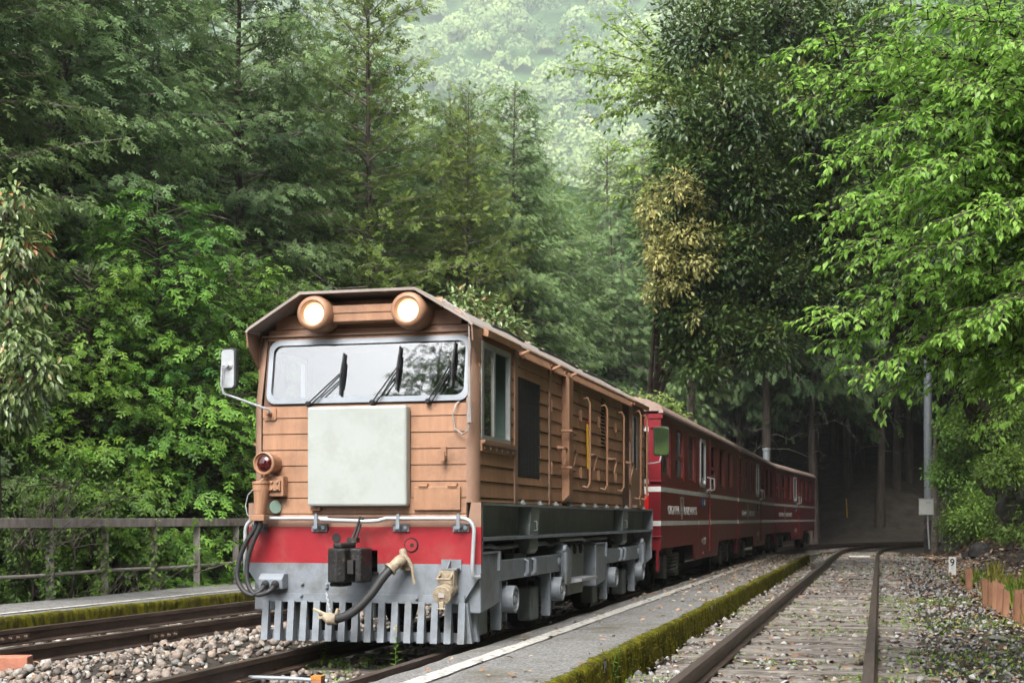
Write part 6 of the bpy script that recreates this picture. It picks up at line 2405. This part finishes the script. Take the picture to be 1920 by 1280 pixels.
gz = lambda x, y: np.maximum(ground_h(x, y), -0.165)
litter('fallen_leaves', 9000, (-1.78, 3.4), (9, 48), gz, 0.055, 90, 1.0)
litter('fallen_leaves', 5200, (1.3, 3.3), (16, 48), gz, 0.07, 91, 1.2, 0.5)
litter('fallen_leaves', 1500, (-2.85, -1.85), (16, 38), lambda x, y: 0.05 + 0 * x, 0.045, 92, 0.7, 0.72)
litter('fallen_leaves', 70, (-2.85, -1.85), (6.5, 17), lambda x, y: 0.05 + 0 * x, 0.05, 93, 1.0, 0.75)
litter('fallen_leaves', 260, (-8.2, -2.95), (7, 16), lambda x, y: ballast_z(x, y) + 0.03, 0.05, 94, 1.0, 0.45)


def weeds(name, n, xr, yr, zf, h, mat, seed, yp=1.5, thr=0.15, sc=1.3, tint=0.5):
    """patchy small green growth: little leaves on short stalks"""
    r = np.random.default_rng(seed)
    y = yr[0] + (yr[1] - yr[0]) * r.random(n) ** yp
    x = xr[0] + (xr[1] - xr[0]) * r.random(n)
    k = (wob(x, y, sc, seed) + 0.6 * wob(x, y, sc * 3.1, 2.0) + r.normal(0, 0.25, n)) > thr
    x, y = x[k], y[k]
    n = len(x)
    p = np.stack([x, y, zf(x, y) + r.random(n) * h * 0.6], -1)
    d = np.stack([r.normal(0, 0.8, n), r.normal(0, 0.8, n), r.uniform(0.1, 1.2, n)], -1)
    L = h * r.uniform(0.4, 1.1, n)
    v, f, t = scatter(DIA_V, DIA_F, p, d, np.array([0, 0, 1.0]) + r.normal(0, 0.5, (n, 3)), L, L * 0.42, np.clip(r.normal(tint, 0.22, n), 0, 1))
    o = bpy.data.objects.new(name, np_mesh(name, v, f, t, M[mat]))
    C.objects.link(o)
    tag(o, kind='stuff')


weeds('weeds', 15000, (-0.2, 2.3), (6.6, 22), gz, 0.045, 'weed_leaf', 95, 1.6, 0.10)
weeds('weeds', 9000, (-1.75, -0.1), (6.6, 20), gz, 0.035, 'weed_leaf', 96, 1.6, 0.30)
weeds('weeds', 3500, (-1.9, 2.0), (22, 46), gz, 0.06, 'weed_leaf', 97, 1.0, 0.45, 0.9)
weeds('weeds', 1500, (-3.3, -2.95), (7, 30), lambda x, y: -0.15 + 0 * x, 0.05, 'weed_leaf', 98, 1.4, 0.3)
weeds('weeds', 900, (-4.3, -3.3), (7, 10.5), lambda x, y: -0.16 + 0 * x, 0.045, 'weed_leaf', 99, 1.2, 0.25, 2.4)


def blade_tuft(P, n, h, spread, r, tint):
    """grass blades as narrow leaves"""
    p = P + np.stack([r.normal(0, spread, n), r.normal(0, spread, n), np.zeros(n)], -1)
    d = np.stack([r.normal(0, 0.28, n), r.normal(0, 0.28, n), np.ones(n)], -1)
    L = h * r.uniform(0.5, 1.15, n)
    return scatter(DIA_V, DIA_F, p, d, r.normal(0, 1, (n, 3)), L, np.full(n, 0.014), np.clip(r.normal(tint, 0.2, n), 0, 1))


r = np.random.default_rng(101)
tufts, straws = [], []
for k in range(46):
    yy = r.uniform(15.0, 30)
    xx = 1.50 + 0.008 * (28 - yy) * 0 + r.uniform(0.02, 0.75)
    P = np.array([xx, yy, float(ground_h(xx, yy))])
    (tufts if k % 2 else straws).append(blade_tuft(P, 30, r.uniform(0.16, 0.34), 0.07, r, 0.5))
for nm, parts, mt_ in (('grass', tufts, 'weed_leaf'), ('grass', straws, 'straw_leaf')):
    o = bpy.data.objects.new(nm, np_mesh(nm, *merge(parts), M[mt_]))
    C.objects.link(o)
    tag(o, kind='stuff')


def leafy_plant(name, P, h, nleaf, lsize, mat, label, seed, spread=0.05, stems=1, cat='plant', flower=None, group=None, lw=0.42):
    r = np.random.default_rng(seed)
    root = empty(name, tuple(P))
    tag(root, label, cat, group)
    paths, p, d, L, T = [], [], [], [], []
    for s in range(stems):
        tip = np.array([r.normal(0, spread), r.normal(0, spread), h * r.uniform(0.75, 1.05)])
        mid = tip * 0.5 + np.array([r.normal(0, spread * 0.4), r.normal(0, spread * 0.4), 0])
        pts = np.array([[0, 0, -0.03], mid, tip])
        paths.append((pts, np.array([0.006, 0.005, 0.002]) * (0.6 + h)))
        for k in range(nleaf):
            t = 0.12 + 0.86 * (k + r.random() * 0.6) / nleaf
            q = pts[1] * 2 * t if t < 0.5 else pts[1] + (pts[2] - pts[1]) * (t - 0.5) * 2
            a = k * 2.4 + r.normal(0, 0.3)
            p.append(q)
            d.append([math.cos(a), math.sin(a), r.uniform(0.1, 0.7)])
            L.append(lsize * (1.15 - 0.7 * t) * r.uniform(0.8, 1.2))
            T.append(r.normal(0.55, 0.15))
    add_mesh_obj('stem', limbs_mesh('stem', paths, M['weed_leaf'], 5), root)
    L = np.array(L)
    v, f, t = scatter(LEAF_V, LEAF_F, np.array(p), np.array(d), np.tile([0, 0, 1.0], (len(p), 1)), L, L * lw, np.clip(T, 0, 1))
    add_mesh_obj('leaves', np_mesh('leaves', v, f, t, M[mat]), root)
    if flower is not None:
        n = 16
        fp_ = np.stack([r.normal(0, 0.008, n), r.normal(0, 0.008, n), h + r.uniform(-0.03, 0.012, n)], -1)
        v, f, t = scatter(DIA_V, DIA_F, fp_, r.normal(0, 1, (n, 3)), np.tile([0, 0, 1.0], (n, 1)), np.full(n, 0.013), np.full(n, 0.010), np.full(n, 0.9))
        add_mesh_obj('flower', np_mesh('flower', v, f, t, M['straw_leaf']), root)
    return root


def onz(u, v, z):
    d = 2667 * (1 - z) / (v - 972)
    return pix(u, v, d)


P = onz(742, 1262, -0.12)
leafy_plant('flowering_weed', P, 0.34, 16, 0.062, 'weed_leaf', 'tall weed with a yellowish flower head in front of the slatted guard', 1, 0.012, 1, flower=1, lw=0.34)
P = onz(603, 1240, -0.14)
leafy_plant('flowering_weed', P, 0.20, 9, 0.045, 'weed_leaf', 'small thin weed under the left part of the slatted guard', 2, 0.05, 3, lw=0.3)
for i, (u, v, h, lab) in enumerate(((640, 1248, 0.07, 'low bright green weed on the stones between the rails'), (690, 1245, 0.08, 'tiny green weed on the stones left of the tall flowering weed'), (815, 1232, 0.10, 'small clover like weed beside the right rail at the platform'), (1150, 1280, 0.28, 'tall green weed at the foot of the mossy platform face, bottom edge'))):
    leafy_plant('weed', onz(u, v, -0.14), h, 10, 0.04, 'weed_leaf', lab, 10 + i, 0.05, 4, group='small weeds by the tracks')
for i, (u, lab) in enumerate(((310, 'yellow green sapling leaf cluster at the foot of the third railing post'), (345, 'low yellow green leaves right of the third railing post'), (432, 'yellow green sapling beside the last visible railing post'))):
    P = onz(u, 1100 - (u > 400) * 6, 0.03)
    leafy_plant('sapling', P, (0.20, 0.09, 0.24)[i], 6, 0.15, 'straw_leaf' if i == 5 else 'cherry_leaf', lab, 30 + i, 0.06, 3, lw=0.45)
# creeper on the railing posts
rr_ = np.random.default_rng(111)
for i, (k, n_) in enumerate(((4, 120), (5, 170), (6, 150))):
    yv = FENCE_Y[k]
    xv = -9.7 + FENCE_X(yv)
    zz = rr_.uniform(0.0, 0.95, n_)
    p = np.stack([xv + rr_.normal(0, 0.05, n_), yv - 0.03 + rr_.normal(0, 0.04, n_), 0.03 + zz], -1)
    d = np.stack([rr_.normal(0, 0.6, n_), -0.5 + rr_.normal(0, 0.4, n_), -0.5 + rr_.normal(0, 0.4, n_)], -1)
    L = rr_.uniform(0.035, 0.075, n_)
    root = empty('creeper', (xv, yv, 0.03))
    tag(root, ('green creeper winding up the railing post nearest the left edge', 'thick green creeper on the second railing post from the left edge', 'creeper with pale leaves on the third railing post from the left edge')[i], 'climbing plant', 'creepers on the railing')
    v, f, t = scatter(LEAF_V, LEAF_F, p - np.array([xv, yv, 0.03]), d, np.tile([0, -0.5, 1.0], (n_, 1)), L, L * 0.7, np.clip(rr_.normal(0.55, 0.2, n_), 0, 1))
    add_mesh_obj('leaves', np_mesh('leaves', v, f, t, M['shrub_leaf']), root)
    sp = np.array([[0.055 * math.cos(a), 0.055 * math.sin(a), a * 0.045] for a in np.linspace(0, 20, 40)])
    add_mesh_obj('stem', limbs_mesh('stem', [(sp, np.full(40, 0.005))], M['twig'], 4), root)
# dry brushwood leaning behind the railing
for i, (u, v, w_, lab) in enumerate(((215, 1090, 130, 'heap of dry grey twigs under the railing between the first posts'), (60, 960, 120, 'dry bent canes behind the railing at the left edge'))):
    c = pix(u, v, dep(u, -10.4))
    root = empty('dry_twigs', tuple(c))
    tag(root, lab, 'twigs')
    ps = []
    for k in range(46):
        a = c + np.array([rr_.normal(0, w_ / 2667 * 8), rr_.normal(0, 0.25), -0.45])
        b_ = a + np.array([rr_.normal(0.35, 0.4), rr_.normal(0, 0.3), rr_.uniform(0.2, 0.9)])
        m_ = (a + b_) / 2 + rr_.normal(0, 0.10, 3)
        ps.append((np.array([a, m_, b_]) - c, np.array([0.008, 0.006, 0.003])))
    add_mesh_obj('stems', limbs_mesh('stems', ps, M['twig'], 4), root)


# ------------------------------------------------------------------ lineside things
pmat('galvanised', (0.34, 0.37, 0.40), (0.26, 0.285, 0.31), scale=4, rough=0.5, metal=0.3, stretch=(1, 1, 0.2))
pmat('box_grey', (0.42, 0.43, 0.40), (0.36, 0.37, 0.345), scale=6, rough=0.5)
pmat('stake_wood', (0.30, 0.15, 0.085), (0.17, 0.08, 0.045), scale=9, rough=0.8, stretch=(1, 1, 0.2), bump=0.3)
pmat('post_white', (0.66, 0.66, 0.64), (0.50, 0.50, 0.48), scale=12, rough=0.7)
pmat('black_print', (0.015, 0.015, 0.015), (0.01, 0.01, 0.01), rough=0.6)
pmat('terracotta', (0.42, 0.17, 0.11), (0.32, 0.13, 0.085), scale=14, rough=0.9, bump=0.3)
pmat('orange_paint', (0.55, 0.22, 0.03), (0.34, 0.14, 0.03), scale=22, rough=0.7)
pmat('boulder_dark', (0.075, 0.07, 0.065), (0.02, 0.019, 0.018), scale=4, rough=0.95, bump=1.0, bscale=14)

pb = onz(1741, 1030, -0.15)
pole = empty('utility_pole', tuple(pb))
tag(pole, 'grey metal utility pole rising out of a concrete stub beside the rock cutting', 'pole')
q = MB()
q.tube([(0, 0, 1.4), (-0.02, 0, 4), (-0.05, 0, 12)], [0.155, 0.15, 0.12], 16)
q.build('shaft', M['galvanised'], pole, smooth=True)
q = MB()
q.box(-0.17, 0.17, -0.17, 0.17, -0.4, 1.75)
q.build('stub', M['boulder_dark'], pole, bevel=0.02)
for z in (2.9, 4.6, 6.3):
    q = MB()
    q.lathe([(0, 0.165), (0.05, 0.165)], (-0.01, 0, z), (0, 0, 1), 16)
    q.build('band', M['galvanised'], pole)
bxp = pix(1737, 950, 47.5)
sbx = empty('switch_box', tuple(bxp))
tag(sbx, 'light grey switch box fixed to the foot of the utility pole', 'electrical box')
q = MB()
q.box(-0.235, 0.235, 0.0, 0.24, -0.27, 0.27)
sbo = q.build('case', M['box_grey'], sbx, bevel=0.012)
q = MB()
q.box(-0.215, 0.215, -0.012, -0.001, -0.25, 0.25)
q.build('door', M['box_grey'], sbx)
q = MB()
q.box(-0.02, 0.13, -0.02, -0.013, 0.11, 0.19)
q.build('plate', M['galvanised'], sbx)
q = MB()
q.box(-0.25, 0.25, -0.03, 0.25, 0.271, 0.285)
q.tube([(0.05, 0.12, -0.27), (0.05, 0.12, -0.55), (0.10, 0.14, -1.4)], 0.025, 8)
q.build('conduit', M['box_grey'], sbx)
tp_ = onz(1752, 1032, -0.12)
snag = empty('dead_trunk', tuple(tp_))
tag(snag, 'thin bare tree trunk with dry twigs standing against the utility pole', 'tree trunk')
ps = [(np.array([(0, 0, -0.3), (0.03, 0, 1.2), (-0.02, 0.05, 2.6), (0.06, 0.1, 4.5)]), np.array([0.14, 0.12, 0.10, 0.05]))]
add_mesh_obj('trunk', limbs_mesh('trunk', ps, M['twig'], 8), snag)
ps = []
for k in range(26):
    z0 = rr_.uniform(0.5, 1.7)
    a = rr_.uniform(-2.2, 2.2)
    d = np.array([math.cos(a), -abs(math.sin(a)), rr_.normal(0, 0.4)])
    ln = rr_.uniform(0.4, 1.1)
    ps.append((np.array([[0, 0, z0], [0, 0, z0] + d * ln * 0.5, [0, 0, z0] + d * ln + np.array([0, 0, -0.15])]), np.array([0.012, 0.008, 0.004])))
add_mesh_obj('twigs', limbs_mesh('twigs', ps, M['twig'], 4), snag)

P = onz(1786, 1076, -0.13)
mk = empty('number_post', tuple(P), -0.15)
tag(mk, 'short white post with a black number 9 at the edge of the gravel', 'marker post')
q = MB()
q.prism([(-0.072, -0.15), (0.072, -0.15), (0.072, 0.345), (0.06, 0.355), (-0.06, 0.355), (-0.072, 0.345)], 'y', -0.03, 0.03)
q.build('board', M['post_white'], mk)
me = text_mesh('9', 0.21, 0.9, 0.003, 0.004)
me.materials.append(M['black_print'])
inst('number', me, mk, (0.0, -0.0315, 0.235), (R(90), 0, 0))

# wooden stakes edging the bed at the right
stk = [(1817, 1098, 0.29, 0.11), (1848, 1128, 0.31, 0.075), (1857, 1130, 0.29, 0.06), (1866, 1132, 0.30, 0.075), (1875, 1136, 0.30, 0.09), (1886, 1146, 0.27, 0.075), (1908, 1155, 0.30, 0.10), (1921, 1160, 0.28, 0.08)]
for i, (u, v, h, w_) in enumerate(stk):
    P = onz(u, v, -0.10)
    q = MB()
    q.add([(-w_ / 2, -0.02, -0.15), (w_ / 2, -0.02, -0.15), (w_ / 2, 0.02, -0.15), (-w_ / 2, 0.02, -0.15), (-w_ / 2 * 0.96, -0.018, h), (w_ / 2 * 0.93, -0.016, h - 0.02 * (i % 3)), (w_ / 2 * 0.93, 0.018, h - 0.02 * (i % 3)), (-w_ / 2 * 0.96, 0.02, h)],
          [(0, 3, 2, 1), (4, 5, 6, 7), (0, 1, 5, 4), (1, 2, 6, 5), (2, 3, 7, 6), (3, 0, 4, 7)])
    o = q.build('wooden_stake', M['stake_wood'], None, loc=tuple(P))
    o.rotation_euler = (random.uniform(-.08, .08), random.uniform(-.08, .08), random.uniform(-.4, .4))
    tag(o, ('reddish brown stake furthest back, standing alone in front of the white 9 post', 'reddish brown stake, first of the cluster of four', 'narrow reddish stake, second of the cluster of four', 'reddish brown stake, third of the cluster of four', 'wide reddish stake, nearest of the cluster of four', 'short reddish stake between the cluster and the right edge', 'wide reddish stake near the right edge of the picture', 'reddish stake cut by the right edge of the picture')[i], 'stake', 'wooden stakes along the planted bed')

# boulders and stones
def boulder(name, P, size, mat, label, seed, squash=0.7, cat='rock'):
    bm = bmesh.new()
    bmesh.ops.create_icosphere(bm, subdivisions=3, radius=1.0)
    r = np.random.default_rng(seed)
    ds = [(unit(r.normal(0, 1, 3)), r.uniform(0.5, 0.85)) for _ in range(9)]
    for v in bm.verts:
        c = np.array(v.co[:])
        for d, h in ds:
            s = c @ d
            if s > h:
                c = c - (s - h) * d * 0.9
        c = c * (1 + 0.05 * math.sin(c[0] * 9 + seed) * math.cos(c[1] * 8 + c[2] * 7))
        v.co = Vector(c * size * np.array([1, 0.9, squash]))
    me = bpy.data.meshes.new(name)
    bm.to_mesh(me)
    bm.free()
    me.polygons.foreach_set('use_smooth', [True] * len(me.polygons))
    me.set_sharp_from_angle(angle=R(28))
    me.materials.append(mat)
    o = bpy.data.objects.new(name, me)
    C.objects.link(o)
    o.location = tuple(P)
    tag(o, label, cat)
    return o


boulder('boulder', pix(1848, 1032, 36) + np.array([0, 0, -0.05]), 0.42, M['boulder_dark'], 'dark hollow boulder at the foot of the rock cutting', 3, 0.75)
boulder('boulder', pix(1815, 1040, 38), 0.26, M['boulder_dark'], 'smaller dark stone left of the hollow boulder', 4, 0.7)
boulder('fallen_log', pix(1858, 1062, 33), 0.45, M['rock_face'], 'long pale lichen covered stone lying in the leaf litter', 5, 0.22)
boulder('boulder', pix(1905, 940, 31), 0.45, M['rock_face'], 'pale rock showing between the plants on the cutting at the right edge', 6, 1.2)
boulder('boulder', pix(1860, 900, 36), 0.5, M['rock_face'], 'grey rock outcrop among the plants above the dark boulder', 7, 1.3)
boulder('stone', onz(1870, 1198, -0.15), 0.10, M['rock_face'], 'flat grey stone lying in the weeds near the right edge', 8, 0.4)
boulder('stone', onz(1695, 1048, -0.16), 0.30, M['rock_face'], 'pale flat stone on the ground left of the white 9 post', 9, 0.25)
# concrete bits and markers
q = MB()
q.box(-0.30, 0.30, -0.06, 0.06, -0.05, 0.06)
o = q.build('marker_slab', M['post_white'], None, bevel=0.01, loc=tuple(onz(1612, 1045, -0.15)))
tag(o, 'white painted slab lying between the far rails of the siding', 'marker')
q = MB()
q.tube([(0, 0, -0.2), (0.02, 0, 1.05), (-0.03, 0, 2.1)], 0.022, 8)
o = q.build('yellow_rod', M['yellow_paint'], None, smooth=True, loc=tuple(onz(1588, 1015, -0.12)))
tag(o, 'thin yellow rod standing in the dark beyond the curve', 'rod')
q = MB()
q.tube([(0, 0, -0.2), (0, 0, 1.2)], 0.12, 12)
q.tube([(0, 0, 1.2), (0, 0, 1.28)], 0.15, 12)
o = q.build('vent_pipe', M['galvanised'], None, smooth=True, loc=tuple(pix(1437, 870, 52)))
o.location.z = 2.3
tag(o, 'grey pipe top standing behind the red carriages', 'pipe')
ex = MB()
ex.tube([(0, 0, -3), (0, 0, -0.15)], 0.12, 12)
ex.build('pipe_foot', M['galvanised'], o)
P = onz(20, 1243, -0.06)
q = MB()
q.box(-0.16, 0.14, -0.09, 0.09, -0.08, 0.055)
o = q.build('clay_block', M['terracotta'], None, bevel=0.008, loc=tuple(P))
o.rotation_euler.z = 0.35
tag(o, 'reddish clay coloured block beside the rail in the bottom left corner', 'block')
P = onz(596, 1290, -0.10)
q = MB()
q.box(-0.035, 0.035, -0.035, 0.035, -0.12, 0.06, 0)
q.box(-0.036, 0.036, -0.036, 0.036, 0.061, 0.085, 1)
o = q.build('boundary_peg', [M['stake_wood'], M['orange_paint']], None, loc=tuple(P))
tag(o, 'brown wooden peg with an orange top between the rails at the bottom edge', 'peg')
q = MB()
q.tube([(-0.33, 0.03, 0.0), (0.0, 0.0, 0.004), (0.30, -0.05, 0.0)], 0.014, 8)
o = q.build('metal_rod', M['galvanised'], None, smooth=True, loc=tuple(onz(545, 1272, -0.12)))
tag(o, 'pale metal rod lying on the stones left of the orange topped peg', 'rod')

# ------------------------------------------------------------------ the mountain wood
def far_wood():
    r = np.random.default_rng(131)
    ys, xs = [], []
    y = 540.0
    while y < 1000:
        w0 = -0.45 * y - 12
        w1 = -0.07 * y + 12
        x = w0
        while x < w1:
            xs.append(x + r.uniform(-5, 5))
            ys.append(y + r.uniform(-8, 8))
            x += r.uniform(8.5, 14.0) * (1 + (y - 540) / 1600)
        y += 10.5 * (1 + (y - 540) / 1600)
    xs, ys = np.array(xs), np.array(ys)
    zs = ground_h(xs, ys)
    parts = []
    nq = 175
    for x, y, z in zip(xs, ys, zs):
        R_ = r.uniform(5.2, 11.0)
        hh = R_ * r.uniform(0.9, 1.5)
        zone = 0.5 + 0.5 * wob(np.array(x), np.array(y), 0.02, 1.0)
        kind = r.random() * 0.6 + 0.4 * float(zone)
        tb = 0.10 + 0.12 * r.random() if kind < 0.34 else (0.40 + 0.42 * r.random() if kind < 0.93 else 0.95)
        v = r.normal(0, 1, (nq, 3))
        v /= np.linalg.norm(v, axis=1, keepdims=True)
        v[:, 2] = np.abs(v[:, 2]) * 1.0 - 0.25
        v[:, 1] = np.where(r.random(nq) < 0.65, -np.abs(v[:, 1]), v[:, 1])
        lump = 1 + 0.22 * np.sin(v[:, 0] * 7 + x) * np.cos(v[:, 2] * 8 + y) + r.normal(0, 0.06, nq)
        p = np.array([x, y, z + hh * 0.5]) + v * np.array([R_, R_, hh]) * lump[:, None]
        d = np.cross(v, r.normal(0, 1, (nq, 3)))
        L = r.uniform(1.1, 2.6, nq)
        t = np.clip(tb + r.normal(0, 0.06, nq) + 0.10 * v[:, 2], 0, 1)
        parts.append(scatter(DIA_V, DIA_F, p, d, v + r.normal(0, 0.35, (nq, 3)), L, L * 0.8, t))
    o = bpy.data.objects.new('mountain_wood', np_mesh('mountain_wood', *merge(parts), M['far_leaf']))
    C.objects.link(o)
    tag(o, kind='stuff')


far_wood()

# ------------------------------------------------------------------ air
hz_ = MB()
hz_.box(-940, 940, -640, 1220, -8, 475)
hm = bpy.data.materials.new('haze')
hm.use_nodes = True
hn_ = hm.node_tree.nodes
hn_.clear()
ho = hn_.new('ShaderNodeOutputMaterial')
hv = hn_.new('ShaderNodeVolumePrincipled')
hv.inputs['Color'].default_value = (0.90, 0.96, 1.0, 1)
hv.inputs['Density'].default_value = 0.00036
hv.inputs['Anisotropy'].default_value = 0.2
hm.node_tree.links.new(hv.outputs[0], ho.inputs['Volume'])
haze = hz_.build('haze', hm)
haze['kind'] = 'stuff'
